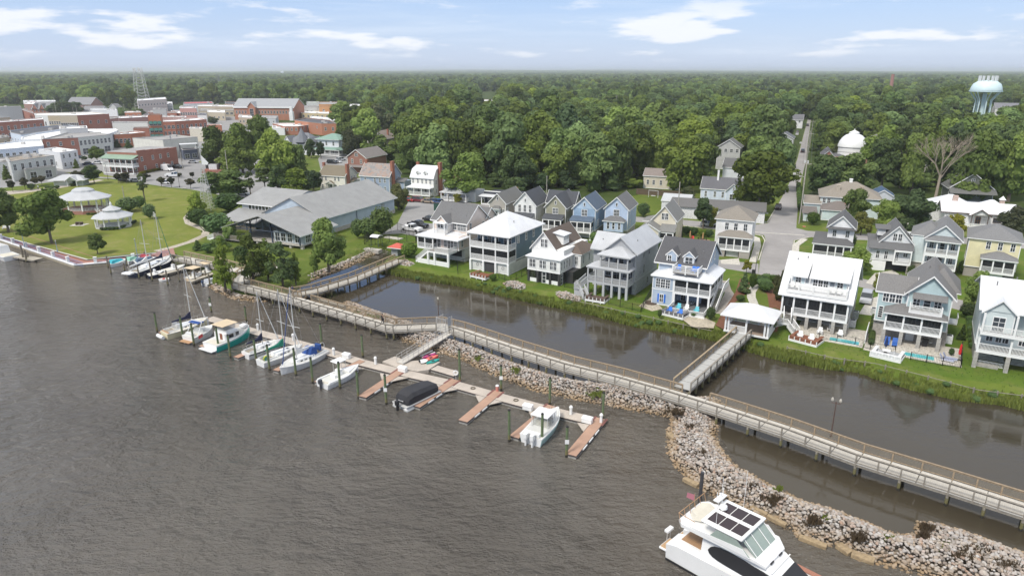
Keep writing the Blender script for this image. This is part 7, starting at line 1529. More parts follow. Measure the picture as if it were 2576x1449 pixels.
iron_fence('black iron fence round the green side yard of the grey house',[(1530,765),(1590,780),(1612,785),(1640,735),(1648,700)],1.2);iron_fence('low wire fence left of the pink house beside the slate blue one',[(1152,690),(1150,672),(1180,660)],1.2);iron_fence('black fence between the slate blue house and the white brown-roofed house',[(1255,700),(1285,710),(1325,690),(1328,670)],1.1)
iron_fence('black pool fence in front of the white metal-roofed house and teal house',[(2060,852),(2150,868),(2188,880),(2250,890)],1.2);iron_fence('black pool fence in front of the teal house terrace',[(2290,905),(2370,920),(2416,925),(2418,880)],1.2);iron_fence('short iron fence by the brick steps right of the dark-based white house',[(1420,722),(1446,728),(1452,700)],1.1)
GEL=M('gel',(.80,.80,.78),.3,.03);GELC=M('gel',(.68,.62,.42),.35,.05);TEALH=M('gel',(.015,.40,.33),.3,.05);NAVYH=M('gel',(.015,.025,.06),.3);CANV=M('canvas_blue',(.02,.07,.26),.8);NAVYC=M('canvas_navy',(.012,.016,.05),.8)
GRNC=M('canvas_green',(.01,.20,.13),.8);TANC=M('canvas_tan',(.62,.50,.34),.8);ALU=M('aluminium',(.58,.58,.56),.4);TEAK=M('teak',(.42,.25,.13),.7);DECKW=M('deck_white',(.60,.60,.57),.7,.1);RUB=M('rubber_black',(.02,.02,.022),.5);CREAMD=M('deck_cream',(.66,.62,.52),.6)
def boat(name,label,cat,stern,bow,beam,f0=.8,f1=1.2,hull=None,deck=None,sw=.8,low=None,group=None,z=0.0,wl=.3):
 a=Vector(G(*stern,.3));b=Vector(G(*bow,.8));L_=(b-a).length;t=thing(name,label,cat,(a.x,a.y,z),math.atan2(b.y-a.y,b.x-a.x),group)
 def hb(u):return beam/2*(sw+(1-sw)*min(1,u/.4)) if u<.4 else beam/2*max(.015,(1-((u-.4)/.6)**2.3))
 def fb(u):return f0+(f1-f0)*u**1.6
 us=[0,.08,.2,.35,.5,.65,.78,.88,.95,1.0]
 def rings(zk,zt,inset=0.0):
  R_=[]
  for u in us:
   w=max(.01,hb(u)-inset);wb=w*(.82-.25*u);x=L_*(u*(1-.06*0));zf=fb(u)
   x0=x-(.10*L_*max(0,u-.75))
   R_.append([(x0,-wb,zk),(x-.02,-w,zt(zf)),(x-.02,w,zt(zf)),(x0,wb,zk)])
  return R_
 MB().loft(rings(-.3,lambda f:f)).obj('hull',hull or GEL,t,smooth=False)
 if low:
  R_=[]
  for u in us:
   w=hb(u)+.015;zf=fb(u);R_.append([(L_*u,-w*(.82-.25*u)/1.0-.0,-.29),(L_*u,-w*.985-.01,zf*.78),(L_*u,w*.985+.01,zf*.78),(L_*u,w*(.82-.25*u),-.29)])
  MB().loft(R_).obj('hull_band',low,t)
 d=MB();P=[(L_*u,-max(.01,hb(u)-.1),fb(u)+.015) for u in us if u<.99]+[(L_*u,max(.01,hb(u)-.1),fb(u)+.015) for u in reversed(us) if u<.99]
 i=len(d.v);n=len(P)//2;d.v+=P;d.f+=[(k,k+1,len(P)-2-k,len(P)-1-k) for k in range(n-1)];d.obj('deck',deck or DECKW,t)
 g=MB()
 for sg in (-1,1):
  for k in range(len(us)-1):g.tube((L_*us[k],sg*hb(us[k]),fb(us[k])),(L_*us[k+1],sg*hb(us[k+1]),fb(us[k+1])),.05,n=5)
 g.obj('rub_rail',GEL if cat !='kayak' else hull,t)
 t['boat_length']=L_;del t['boat_length']
 return t,L_,hb,fb
def bx(t,name,mat,*a,**k):return MB().box(*a).obj(name,mat,t,**k)
def taper(t,name,mat,x0,x1,w0,w1,z0,z1,ins=.12,fs=.3,rs=.1):
 return MB().hexa([(x0,-w0,z0),(x1,-w1,z0),(x1,w1,z0),(x0,w0,z0)],[(x0+rs,-w0+ins,z1),(x1-fs,-w1+ins,z1),(x1-fs,w1-ins,z1),(x0+rs,w0-ins,z1)]).obj(name,mat,t)
def outboard(t,x,y,s=1.0,col=None):
 MB().box(x-.55*s,x-.05,y-.2*s,y+.2*s,.75*s,1.35*s).obj('outboard_motor',col or RUB,t,bevel=.06);bx(t,'outboard_leg',col or RUB,x-.4*s,x-.12,y-.08,y+.08,-.4,.75*s)
def sail(label,stern,bow,beam,mastpx,top,cover,hull=None,aft=0,boomlen=.42,low=None,f0=.8,f1=1.15,furl=True,spread=.45):
 t,L_,hb,fb=boat('sailboat',label,'sailboat',stern,bow,beam,f0,f1,hull,CREAMD if hull is GELC else None,sw=.7,low=low)
 taper(t,'cabin',GEL,L_*.32,L_*.72,beam*.32,beam*.2,f0+.05,f0+.5);
 for sg in (-1,1):
  for k in range(3):bx(t,'port_light',GLASS,L_*(.40+.09*k),L_*(.45+.09*k),sg*beam*(.275-k*.02)-.02,sg*beam*(.275-k*.02)+.02,f0+.2,f0+.36)
 bx(t,'cockpit',M('cockpit_shade',(.30,.26,.2),.8),L_*.06,L_*.28,-beam*.22,beam*.22,f0+.02,f0+.06);bx(t,'hatch',GLASS,L_*.62,L_*.67,-.22,.22,f0+.5,f0+.53)
 for sg in (-1,1):bx(t,'coaming',GEL,L_*.05,L_*.31,sg*beam*.27-.06,sg*beam*.27+.06,f0,f0+.28)
 X,Y=G(*mastpx,f0+.5);a=t.rotation_euler.z;rel=Vector((X-t.location.x,Y-t.location.y));mx=max(L_*.4,min(L_*.62,rel.x*math.cos(a)+rel.y*math.sin(a)))
 p=t.location.to_2d()+Vector((math.cos(a),math.sin(a)))*mx;H_=zat(p.y,top)
 MB().tube((mx,0,f0),(mx,0,H_),.085,.06,n=8).obj('mast',ALU,t)
 zs=H_*spread+f0;MB().tube((mx,-beam*.34,zs),(mx,beam*.34,zs),.035).obj('spreader',ALU,t)
 s=MB()
 for q in ((.1,0,f0),(L_*.97,0,f1)):s.tube(q,(mx,0,H_-.1),.014,n=4,cap=False)
 for sg in (-1,1):s.tube((mx-.1,sg*beam*.42,f0),(mx,sg*beam*.34,zs),.014,n=4,cap=False);s.tube((mx,sg*beam*.34,zs),(mx,0,H_-.2),.014,n=4,cap=False)
 s.obj('stays',M('wire',(.3,.3,.3),.5),t)
 if furl:MB().tube((L_*.93,0,f1+.2),(mx+.3,0,H_*.93),.07,.04,n=6).obj('furled_jib',furl if furl is not True else GEL,t)
 bl=L_*boomlen;m=MB();m.loft([[(mx-bl,-.10,f0+1.25),(mx-bl,.10,f0+1.25),(mx-bl,.10,f0+1.4),(mx-bl,-.10,f0+1.4)],[(mx-bl*.3,-.15,f0+1.2),(mx-bl*.3,.15,f0+1.2),(mx-bl*.3,.12,f0+1.62),(mx-bl*.3,-.12,f0+1.62)],[(mx,-.12,f0+1.1),(mx,.12,f0+1.1),(mx+.05,.08,f0+2.3),(mx+.05,-.08,f0+2.3)]]).obj('sail_cover',cover,t)
 r=MB()
 for sg in (-1,1):
  for k in range(9):
   u=.05+.11*k;r.tube((L_*u,sg*(hb(u)-.08),fb(u)),(L_*u,sg*(hb(u)-.08),fb(u)+.55),.015,n=4)
   if k:v=u-.11;r.tube((L_*v,sg*(hb(v)-.08),fb(v)+.55),(L_*u,sg*(hb(u)-.08),fb(u)+.55),.012,n=4)
 r.obj('lifelines',ALU,t)
 return t,L_,hb,fb
t,L_,hb,fb=sail('cream ketch with navy sail cover and teak rail at the left dock end',(414,847),(524,808),3.3,(490,809),668,NAVYC,GELC,f0=1.0,f1=1.5)
bx(t,'toe_rail',TEAK,L_*.02,L_*.05,-1.1,1.1,1.0,1.1);outboard(t,L_+.1,0,.9,GEL);MB().tube((-.6,-.9,.5),(-.6,.9,.5),.3,n=8).obj('white_dinghy_roll',GEL,t);bx(t,'dodger',M('clear',(.6,.6,.58),.2),L_*.24,L_*.34,-.8,.8,1.1,1.9)
t,L_,hb,fb=sail('white sailboat with a thin black stripe and navy boom cover moored stern to the river',(618,897),(706,858),2.8,(669,868),735,NAVYC,f0=.85);
m=MB()
for sg in (-1,1):
 for k in range(8):u,v=k/8,(k+1)/8;m.hexa([(L_*u,sg*hb(u)*1.0-.03,fb(u)-.22),(L_*v,sg*hb(v)-.03,fb(v)-.22),(L_*v,sg*hb(v)+.03,fb(v)-.22),(L_*u,sg*hb(u)+.03,fb(u)-.22)],[(L_*u,sg*hb(u)-.03,fb(u)-.12),(L_*v,sg*hb(v)-.03,fb(v)-.12),(L_*v,sg*hb(v)+.03,fb(v)-.12),(L_*u,sg*hb(u)+.03,fb(u)-.12)])
m.obj('black_stripe',RUB,t)
t,L_,hb,fb=sail('white sailboat with green boom cover and a yellow life ring at its stern',(655,917),(760,871),3.0,(712,878),728,GRNC);torus(MB(),(.5,-.7,1.3),.28,.09,ax='y').obj('life_ring',M('ring_yellow',(.65,.62,.05),.5),t);bx(t,'green_cover',GRNC,.3,.8,-.9,-.3,1.0,1.45)
t,L_,hb,fb=sail('white sailboat with royal blue dodger, its bow pointing at the river',(814,886),(704,931),3.4,(747,908),723,GEL,furl=M('canvas_blue',(.02,.07,.26),.8))
m=MB();m.loft([[(L_*.26,-1,1.2),(L_*.26,1,1.2),(L_*.26,.8,2.1),(L_*.26,-.8,2.1)],[(L_*.36,-1,1.1),(L_*.36,1,1.1),(L_*.34,.7,2.15),(L_*.34,-.7,2.15)],[(L_*.42,-.9,1.1),(L_*.42,.9,1.1),(L_*.41,.8,1.3),(L_*.41,-.8,1.3)]]).obj('dodger',CANV,t);bx(t,'wheel_cover',CANV,L_*.10,L_*.14,-.5,.5,1.1,2.0);torus(MB(),(L_*.03,0,1.4),.5,.05,ax='y').obj('stern_rail',ALU,t)
t,L_,hb,fb=boat('cabin_cruiser','white express cruiser with a navy bimini between the cream ketch and the teal trawler','motorboat',(474,858),(535,826),2.8,1.0,1.4,sw=.95,wl=.2)
taper(t,'windshield',M('clear',(.55,.58,.58),.1),L_*.42,L_*.62,1.1,.9,1.1,1.9,.15,.9);bx(t,'bimini',CANV,L_*.28,L_*.52,-1.1,1.1,2.75,2.9,bevel=.05);m=MB()
for sg in (-1,1):m.tube((L_*.2,sg*1.2,1.1),(L_*.42,sg*1.1,3.0),.07);m.tube((L_*.5,sg*1.15,1.1),(L_*.5,sg*1.1,2.8),.03)
m.tube((L_*.42,-1.1,3.0),(L_*.42,1.1,3.0),.08).obj('radar_arch',GEL,t);bx(t,'swim_platform',TEAK,-.8,0,-1.1,1.1,.3,.4);bx(t,'cockpit',CREAMD,L_*.06,L_*.36,-.9,.9,1.0,1.08);bx(t,'seat',GEL,L_*.06,L_*.14,-.8,.8,1.08,1.5)
t,L_,hb,fb=boat('trawler','teal and white trawler yacht with a tan flybridge canopy','motorboat',(529,878),(628,832),3.5,1.1,1.75,GEL,None,sw=.92,low=TEALH)
taper(t,'deckhouse',GEL,L_*.27,L_*.68,1.4,1.0,1.15,2.2,.06,.5,.0);taper(t,'flybridge',GEL,L_*.30,L_*.60,1.3,1.0,2.22,2.7,.1,.6,0)
for sg in (-1,1):
 for x0,x1,z0,z1 in ((.33,.44,1.5,2.1),(.50,.58,1.55,2.1)):bx(t,'window',GLASS,L_*x0,L_*x1,sg*(1.46-.5*max(0,x0-.4))-.03,sg*(1.46-.5*max(0,x0-.4))+.0,z0,z1)
bx(t,'door',M('teak_door',(.22,.07,.03),.6),L_*.268,L_*.271,-.5,.1,1.15,2.15);bx(t,'swim_platform',GEL,-.9,0,-1.5,1.5,.3,.42);bx(t,'canopy',TANC,L_*.22,L_*.60,-1.3,1.3,3.4,3.5,bevel=.05)
bx(t,'clear_curtain',M('clear',(.6,.6,.56),.2),L_*.28,L_*.55,-1.1,1.1,2.7,3.4);bx(t,'cockpit',CREAMD,.2,L_*.26,-1.3,1.3,1.11,1.16);m=MB()
for sg in (-1,1):
 for k in range(7):u=.62+.055*k;m.tube((L_*u,sg*max(.05,hb(u)-.1),fb(u)),(L_*u,sg*max(.05,hb(u)-.1),fb(u)+.8),.02,n=4)
 for k in range(6):u=.62+.055*k;v=u+.055;m.tube((L_*u,sg*max(.05,hb(u)-.1),fb(u)+.8),(L_*v,sg*max(.05,hb(v)-.1),fb(v)+.8),.02,n=4)
m.obj('bow_rail',ALU,t);bx(t,'bow_dinghy',GEL,L_*.80,L_*.93,-.5,.5,1.75,2.25,bevel=.12);m=MB()
for k in range(7):m.box(-.012,-.0,-.7+k*.17,-.6+k*.17,.78+.04*(k % 2),.86+.09*((k*3) % 2))
m.obj('transom_lettering',M('lettering_grey',(.35,.35,.35),.5),t);m=MB().quad((-.3,.9,2.2),(-1.0,.95,2.0),(-1.0,.95,2.5),(-.3,.9,2.75)).obj('flag',M('flag_red',(.5,.06,.06),.8),t)
t,L_,hb,fb=boat('centre_console_boat','open white centre-console boat with a dark grey outboard','motorboat',(811,971),(902,922),2.6,.75,1.15,GEL,M('deck_pale',(.62,.62,.58),.6),sw=.95)
for sg in (-1,1):bx(t,'gunwale',GEL,.2,L_*.6,sg*1.14-.12,sg*1.14+.12,.75,.95)
taper(t,'bow_cushion',GEL,L_*.62,L_*.9,.85,.25,1.0,1.2,.05,.1,0);bx(t,'console',GEL,L_*.40,L_*.50,-.4,.4,.8,1.7);bx(t,'seat',GEL,L_*.28,L_*.34,-.5,.5,.8,1.25);bx(t,'t_top',GEL,L_*.46,L_*.74,.35,1.75,2.3,2.42,bevel=.05);m=MB()
for x in (.48,.70):
 for y in (.45,1.3):m.tube((L_*x,y,.9),(L_*x,y,2.3),.03)
m.obj('t_top_frame',ALU,t);outboard(t,0,0,1.0,M('outboard_grey',(.06,.065,.08),.4));bx(t,'splash_well',CREAMD,.05,.5,-.7,.7,.77,.82)
t,L_,hb,fb=boat('pontoon_boat','pontoon boat under a fitted black cover beside the finger pier','pontoon boat',(1010,1022),(1094,972),.9,.45,.5,ALU,ALU,sw=.9)
for sg in (-1,1):MB().tube((-.3,sg*1.0,.12),(L_*.9,sg*1.0,.12),.33,n=12).tube((L_*.9,sg*1.0,.12),(L_,sg*1.0,.3),.33,.08,n=12).obj('pontoon',ALU,t,smooth=True)
bx(t,'deck_platform',ALU,-.3,L_*.97,-1.3,1.3,.48,.6);m=MB();R_=[]
for x,w,z in ((.0,.95,1.25),(.25,1.22,1.75),(1.0,1.28,2.05),(L_*.45,1.28,2.0),(L_*.75,1.25,1.85),(L_*.92,1.1,1.6),(L_*.96,.8,1.1)):
 R_.append([(x,-w,.75),(x,-w,z*.78),(x,-w*.72,z),(x,w*.72,z),(x,w,z*.78),(x,w,.75)])
m.loft(R_).obj('cover',M('cover_black',(.030,.030,.034),.75,.3),t,smooth=False);outboard(t,-.4,0,1.0)
for sg in (-1,1):MB().tube((-.3,sg*1.32,.66),(L_*.95,sg*1.32,.66),.05).obj('side_rail',ALU,t)
m=MB()
for k in range(6):m.box(.02,.05,-.55+k*.15,-.45+k*.15,1.22,1.28+(.1 if k==0 else .02*(k % 3)))
m.obj('cover_lettering',M('lettering_white',(.75,.75,.75),.5),t).location=(-.12,.1,-.15)
t,L_,hb,fb=boat('fishing_boat','white sport fishing boat with hardtop cabin and twin white outboards','motorboat',(1335,1112),(1404,1038),2.9,1.0,1.6,GEL,None,sw=.95,low=M('gel',(.42,.60,.56),.3))
taper(t,'cabin_glass',M('clear',(.5,.5,.45),.1),L_*.34,L_*.58,1.05,.9,1.1,2.5,.06,.35,0);bx(t,'hardtop',GEL,L_*.28,L_*.60,-1.1,1.1,2.5,2.68,bevel=.08);taper(t,'fore_cabin',GEL,L_*.56,L_*.88,.95,.35,1.25,1.75,.1,.3,0);bx(t,'cockpit',CREAMD,.3,L_*.33,-1.1,1.1,1.0,1.05);bx(t,'transom_bench',GEL,.1,.6,-1.0,1.0,1.05,1.4);bx(t,'helm_seat',CREAMD,L_*.38,L_*.44,-.7,.7,1.1,1.8)
for y in (-.42,.42):outboard(t,-.05,y,1.15,GEL)
m=MB()
for sg in (-1,1):
 for x in (.30,.44,.56):m.tube((L_*x,sg*1.0,1.0),(L_*x,sg*1.0,2.5),.035)
 for k in range(6):u=.62+.06*k;m.tube((L_*u,sg*max(.05,hb(u)-.1),fb(u)),(L_*u,sg*max(.05,hb(u)-.1),fb(u)+.4),.02,n=4)
m.obj('frame',ALU,t)
def skiff(label,s,b,w,col,cover=None,motor=None,cat='motorboat',f0=.7,top=None,name='motorboat'):
 t,L_,hb,fb=boat(name,label,cat,s,b,w,f0,f0+.35,col,None,sw=.9)
 if cover:taper(t,'cover',cover,L_*.08,L_*.95,w*.46,w*.15,f0+.05,f0+.65,.3,.8,.3)
 else:bx(t,'console',GEL,L_*.4,L_*.5,-.4,.4,f0,f0+.9);bx(t,'cockpit',CREAMD,.3,L_*.75,-w*.35,w*.35,f0+.02,f0+.07);taper(t,'windshield',M('clear',(.5,.5,.5),.1),L_*.5,L_*.62,w*.36,w*.3,f0+.05,f0+.6,.1,.4,0)
 if motor:outboard(t,-.05,0,.9,motor)
 if top:bx(t,'canopy',top,L_*.15,L_*.75,-w*.48,w*.48,2.35,2.5,bevel=.06);m=MB();[m.tube((L_*x,y,f0),(L_*x,y,2.35),.03) for x in (.2,.7) for y in (-w*.42,w*.42)];m.obj('canopy_frame',ALU,t)
 return t
skiff('boat under a turquoise cover moored against the quay wall',(274,668),(318,654),2.4,GEL,M('canvas_cyan',(.05,.42,.50),.7),cat='covered boat');skiff('boat under a pale green cover beside the brown pilings',(318,661),(352,648),2.4,GEL,M('canvas_mint',(.25,.5,.38),.7),cat='covered boat');skiff('long boat under a dark blue cover nearest the boardwalk steps',(338,664),(392,650),2.4,NAVYH,M('canvas_steel',(.08,.13,.2),.7),cat='covered boat');skiff('small boat under a red cover at the foot of the quay',(350,652),(380,645),1.8,GEL,M('canvas_red',(.5,.05,.05),.7),cat='covered boat')
t,L_,hb,fb=sail('long cream ketch with navy topsides and tall mast in the left marina',(333,694),(431,653),3.6,(383,668),553,GEL,NAVYH,f0=1.0,f1=1.8,furl=False);X,Y=G(433,655,1.5)
t2,L2,_,_=sail('dark-hulled sailboat with the tallest mast beside the boardwalk steps',(380,678),(436,657),3.0,(432,660),537,NAVYC,NAVYH,f0=1.0,f1=1.6,furl=M('canvas_green',(.01,.20,.13),.8));bx(t,'davit_dinghy',GEL,-1.6,-.4,-1.1,1.1,.9,1.3,bevel=.15)
skiff('small navy runabout with black outboard in front of the cream ketch',(372,697),(412,683),2.2,NAVYH,None,RUB);skiff('white runabout on the far side of the timber catwalk',(412,686),(466,668),2.3,GEL,None,None);skiff('tan-canopied pontoon boat left of the cypress',(472,704),(508,687),2.4,TANC,None,None,'pontoon boat',.6,TANC,'pontoon_boat');skiff('second tan-canopied pontoon boat right behind the first',(506,690),(540,676),2.4,TANC,None,None,'pontoon boat',.6,TANC,'pontoon_boat')
skiff('grey pontoon boat with blue outboard partly under the cypress',(514,716),(560,697),2.3,ALU,M('canvas_grey',(.4,.42,.44),.8),M('outboard_blue',(.06,.09,.16),.4),'pontoon boat',.5,None,'pontoon_boat')
t,L_,hb,fb=boat('dinghy','white inflatable dinghy with a red cushion tied off the catwalk','dinghy',(425,702),(398,698),1.5,.35,.45,GEL,M('dinghy_floor',(.6,.55,.5),.7),sw=.95);bx(t,'red_cushion',M('canvas_red',(.5,.05,.05),.7),L_*.4,L_*.6,-.4,.4,.4,.5);outboard(t,0,0,.5)
t,L_,hb,fb=boat('motor_yacht','stern of a white motor boat moored at the left edge of the picture','motorboat',(30,652),(-60,618),3.6,1.0,1.8,sw=.9);taper(t,'cabin',GEL,L_*.2,L_*.7,1.4,1.1,1.1,2.7,.1,.8,.3);bx(t,'cockpit',CREAMD,.2,L_*.18,-1.2,1.2,1.02,1.08);bx(t,'window',GLASS,L_*.3,L_*.6,-1.42,-1.36,1.8,2.4)
for lbl,s,b,col,w in (('coral pink kayak lying on the dock platform rack',(1066,912),(1102,890),(.72,.16,.12),.8),('magenta kayak behind the coral one',(1064,904),(1096,886),(.42,.05,.18),.7),('teal green kayak in front of the coral one',(1074,918),(1105,900),(.02,.33,.28),.75)):
 t,L_,hb,fb=boat('kayak',lbl,'kayak',s,b,w,.25,.3,M('kayak_shell',col,.4),M('kayak_shell',col,.4),sw=.25,z=.35);bx(t,'seat_well',RUB,L_*.4,L_*.6,-.2,.2,.27,.3)
for lbl,a,b in (('left white float of the kayak launch beside the gangway',(1056,896),(1088,882)),('right white float of the kayak launch beside the gangway',(1062,899),(1094,886))):
 tag(MB().tube(GV(*a,.35),GV(*b,.35),.09).obj('launch_float',WHITE),lbl,'float')
t,L_,hb,fb=boat('inflatable_tender','small black and white inflatable tender at the foot of the gangway','dinghy',(1058,914),(1076,904),1.2,.4,.5,RUB,GEL,sw=.9,z=.2);outboard(t,0,0,.5)
Y0=(12.84,49.91);t=thing('motor_yacht','large white power yacht with six solar panels on its hardtop, lower right','yacht',(*Y0,0),R(-45.8))
def hullside(y0,y1,nm):
 R_=[]
 for x,i0,zt in ((.9,.1,1.5),(2,0,1.85),(6,0,1.95),(11,0,2.1),(14,.15,2.3),(17,.6,2.5),(18.6,.85,2.6)):
  R_.append([(x,y0+i0,-.4),(x,y0+i0*.8-.12,zt),(x,y1-i0*.8+.12,zt),(x,y1-i0,-.4)])
 return MB().loft(R_).obj(nm,GEL,t)
hullside(-.4,1.5,'hull');hullside(2.3,4.2,'hull');bx(t,'bridge_deck',GEL,1.6,17,.2,3.7,.9,1.93)
for y0,x0 in ((-.1,0),(2.3,.3)):MB().box(x0,x0+1.3,y0,y0+1.7,.35,.58).obj('swim_platform',GEL,t,bevel=.1);bx(t,'platform_teak',TEAK2 if False else M('planks',(.52,.34,.18),.7),x0+.1,x0+1.2,y0+.1,y0+1.6,.58,.6)
for y in (-.52,4.3):bx(t,'boot_stripe',RUB,1,16,y,y+.02,-.1,.22)
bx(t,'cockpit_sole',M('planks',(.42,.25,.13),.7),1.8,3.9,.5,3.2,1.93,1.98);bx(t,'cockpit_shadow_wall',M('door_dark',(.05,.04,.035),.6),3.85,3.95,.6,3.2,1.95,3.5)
MB().loft([[(3.9,.0,1.95),(3.9,3.8,1.95),(3.9,3.5,4.1),(3.9,.3,4.1)],[(7.6,-.1,1.98),(7.6,3.9,1.98),(7.6,3.5,4.05),(7.6,.3,4.05)],[(9.6,.0,2.0),(9.6,3.8,2.0),(9.5,3.4,3.35),(9.5,.4,3.35)],[(10.8,.25,2.0),(10.8,3.6,2.0),(10.2,3.3,3.0),(10.2,.5,3.0)],[(11.9,.5,2.0),(11.9,3.4,2.0),(11.7,3.1,2.25),(11.7,.7,2.25)]]).obj('deckhouse',GEL,t)
MB().hexa([(9.75,.32,3.33),(9.75,3.48,3.33),(9.7,3.48,3.3),(9.7,.32,3.3)],[(9.8,.3,3.36),(9.8,3.5,3.36),(9.7,3.5,3.36),(9.7,.3,3.36)]).obj('brow',GEL,t)
MB().slab([(10.25,.45,3.03),(11.75,.62,2.3),(11.75,3.2,2.3),(10.25,3.35,3.03)],.03).obj('black_windscreen',RUB,t)
def sy(x,z):return-.02-.06+(z-2.0)*.17+(0 if x<9 else (x-9)*.16)
MB().loft([[(x,sy(x,zb)-.06,zb),(x,sy(x,zt)-.06,zt),(x,sy(x,zt)+.1,zt),(x,sy(x,zb)+.1,zb)] for x,zb,zt in ((4.55,2.7,2.8),(4.7,2.5,3.05),(5.0,2.35,3.25),(5.5,2.25,3.38),(6.2,2.2,3.42),(7.6,2.15,3.38),(9.4,2.12,3.12),(10.6,2.15,2.8),(11.8,2.2,2.4))]).obj('side_window',RUB,t)
MB().loft([[(1.7,.0,3.95),(1.7,3.4,3.95),(1.7,3.4,4.2),(1.7,.0,4.2)],[(2.2,-.5,3.95),(2.2,3.9,3.95),(2.2,3.9,4.25),(2.2,-.5,4.25)],[(8.6,-.3,3.95),(8.6,3.8,3.95),(8.6,3.8,4.2),(8.6,-.3,4.2)],[(9.3,.2,3.5),(9.3,3.4,3.5),(9.3,3.4,3.7),(9.3,.2,3.7)]]).obj('flybridge_deck',GEL,t)
for y in (-.45,3.75):MB().hexa([(2.6,y,4.2),(8.2,y,4.2),(8.2,y+.1,4.2),(2.6,y+.1,4.2)],[(2.9,y,4.35),(7.6,y,4.75),(7.6,y+.1,4.75),(2.9,y+.1,4.35)]).obj('bulwark',GEL,t)
MB().box(3.9,7.5,-.5,3.55,5.35,5.55).obj('hardtop',GEL,t,bevel=.09)
for r_,y in enumerate((.05,1.85)):
 for k in range(3):bx(t,'solar_panel',M('solar',(.035,.022,.024),.35),4.25+k*1.03,5.2+k*1.03,y-.12,y+1.2,5.555,5.585)
MB().slab([(7.2,-.1,5.36),(8.6,.0,4.15),(8.6,3.4,4.15),(7.2,3.2,5.36)],.03).obj('windshield',M('glass_pale',(.30,.36,.32),.05),t)
for y in (.12,1.15,2.3,3.25):MB().tube((7.23,y,5.4),(8.65,y,4.17),.035).obj('windshield_mullion',GEL,t)
MB().hexa([(4.7,-.42,4.4),(8.2,-.42,4.3),(8.2,-.38,4.3),(4.7,-.38,4.4)],[(5.3,-.4,5.25),(7.0,-.4,5.25),(7.0,-.36,5.25),(5.3,-.36,5.25)]).obj('side_glass',M('glass_pale',(.30,.36,.32),.05),t)
for k in (0,1):bx(t,'deck_hatch',RUB,9.0+.0,9.4,.95+k*1.45,1.4+k*1.45,3.56,3.7)
MB().lathe([(.28,0),(.34,.12),(.30,.32),(.12,.42)],14,4.5,2.0,caps=True).obj('radome',GEL,t).location=(0,0,5.6)
m=MB();m.tube((4.1,2.6,5.5),(3.8,2.6,6.5),.1);m.box(3.6,4.1,1.9,3.3,6.0,6.1);m.tube((3.8,2.1,6),(3.8,2.1,6.8),.03);m.tube((3.8,3.1,6),(3.8,3.1,6.8),.03);m.obj('radar_mast',GEL,t)
for x,y,z in ((5.6,3.3,3.6),(5.1,-.2,2.2),(3.4,3.7,1.8)):MB().tube((x,y,4.5),(x,y,5.5+z),.02,n=4).obj('antenna',GEL,t)
MB().loft([[(2.2,.9,4.4),(2.2,2.9,4.4),(2.2,2.7,4.75),(2.2,1.1,4.75)],[(2.8,.5,4.35),(2.8,3.2,4.35),(2.8,3.0,4.8),(2.8,.7,4.8)],[(3.5,.8,4.4),(3.5,3.0,4.4),(3.5,2.8,4.7),(3.5,1.0,4.7)]]).obj('tender_boat',CREAMD,t)
m=MB()
for k in range(6):
 y=-.3+k*.8;m.tube((2.0,y,4.2),(1.8,y,5.0),.025,n=4)
m.tube((1.8,-.3,5.0),(1.8,3.7,5.0),.03).tube((1.8,-.3,5.0),(3.4,-.45,5.0),.03).obj('stern_railing',TEAK,t)
MB().quad((1.7,2.2,4.9),(.9,2.3,4.8),(.95,2.3,5.3),(1.7,2.2,5.5)).obj('flag',M('flag_stripe',(.42,.16,.2),.8),t);MB().tube((1.8,2.2,4.3),(1.7,2.2,5.6),.02,n=4).obj('flag_staff',TEAK,t)
m=MB();m.tube((.1,1.5,.5),(.1,1.5,1.5),.03);m.tube((.1,1.0,.5),(.1,1.0,1.5),.03);m.obj('grill_legs',ALU,t);bx(t,'stern_grill',GEL,-.1,.3,.8,1.7,1.5,1.75,bevel=.04)
bx(t,'side_deck_teak',M('planks',(.38,.17,.11),.7),9,18,3.75,4.25,2.2,2.24);MB().tube((8.6,4.6,.8),(12.2,4.6,.9),.25,n=10).obj('fender',M('fender_grey',(.55,.56,.52),.5),t)
for k in (0,1):bx(t,'port_light',GLASS,6.2+k*.9,6.7+k*.9,-.57,-.54,1.35,1.5)
MB().hexa([(12.2,1.4,2.2),(13.2,1.4,2.2),(13.2,2.8,2.2),(12.2,2.8,2.2)],[(12.5,1.6,2.9),(13.0,1.6,2.9),(13.0,2.6,2.9),(12.5,2.6,2.9)]).obj('foredeck_seat',M('vinyl_grey',(.5,.5,.48),.6),t)
TYRE=M('tyre',(.02,.02,.02),.8)
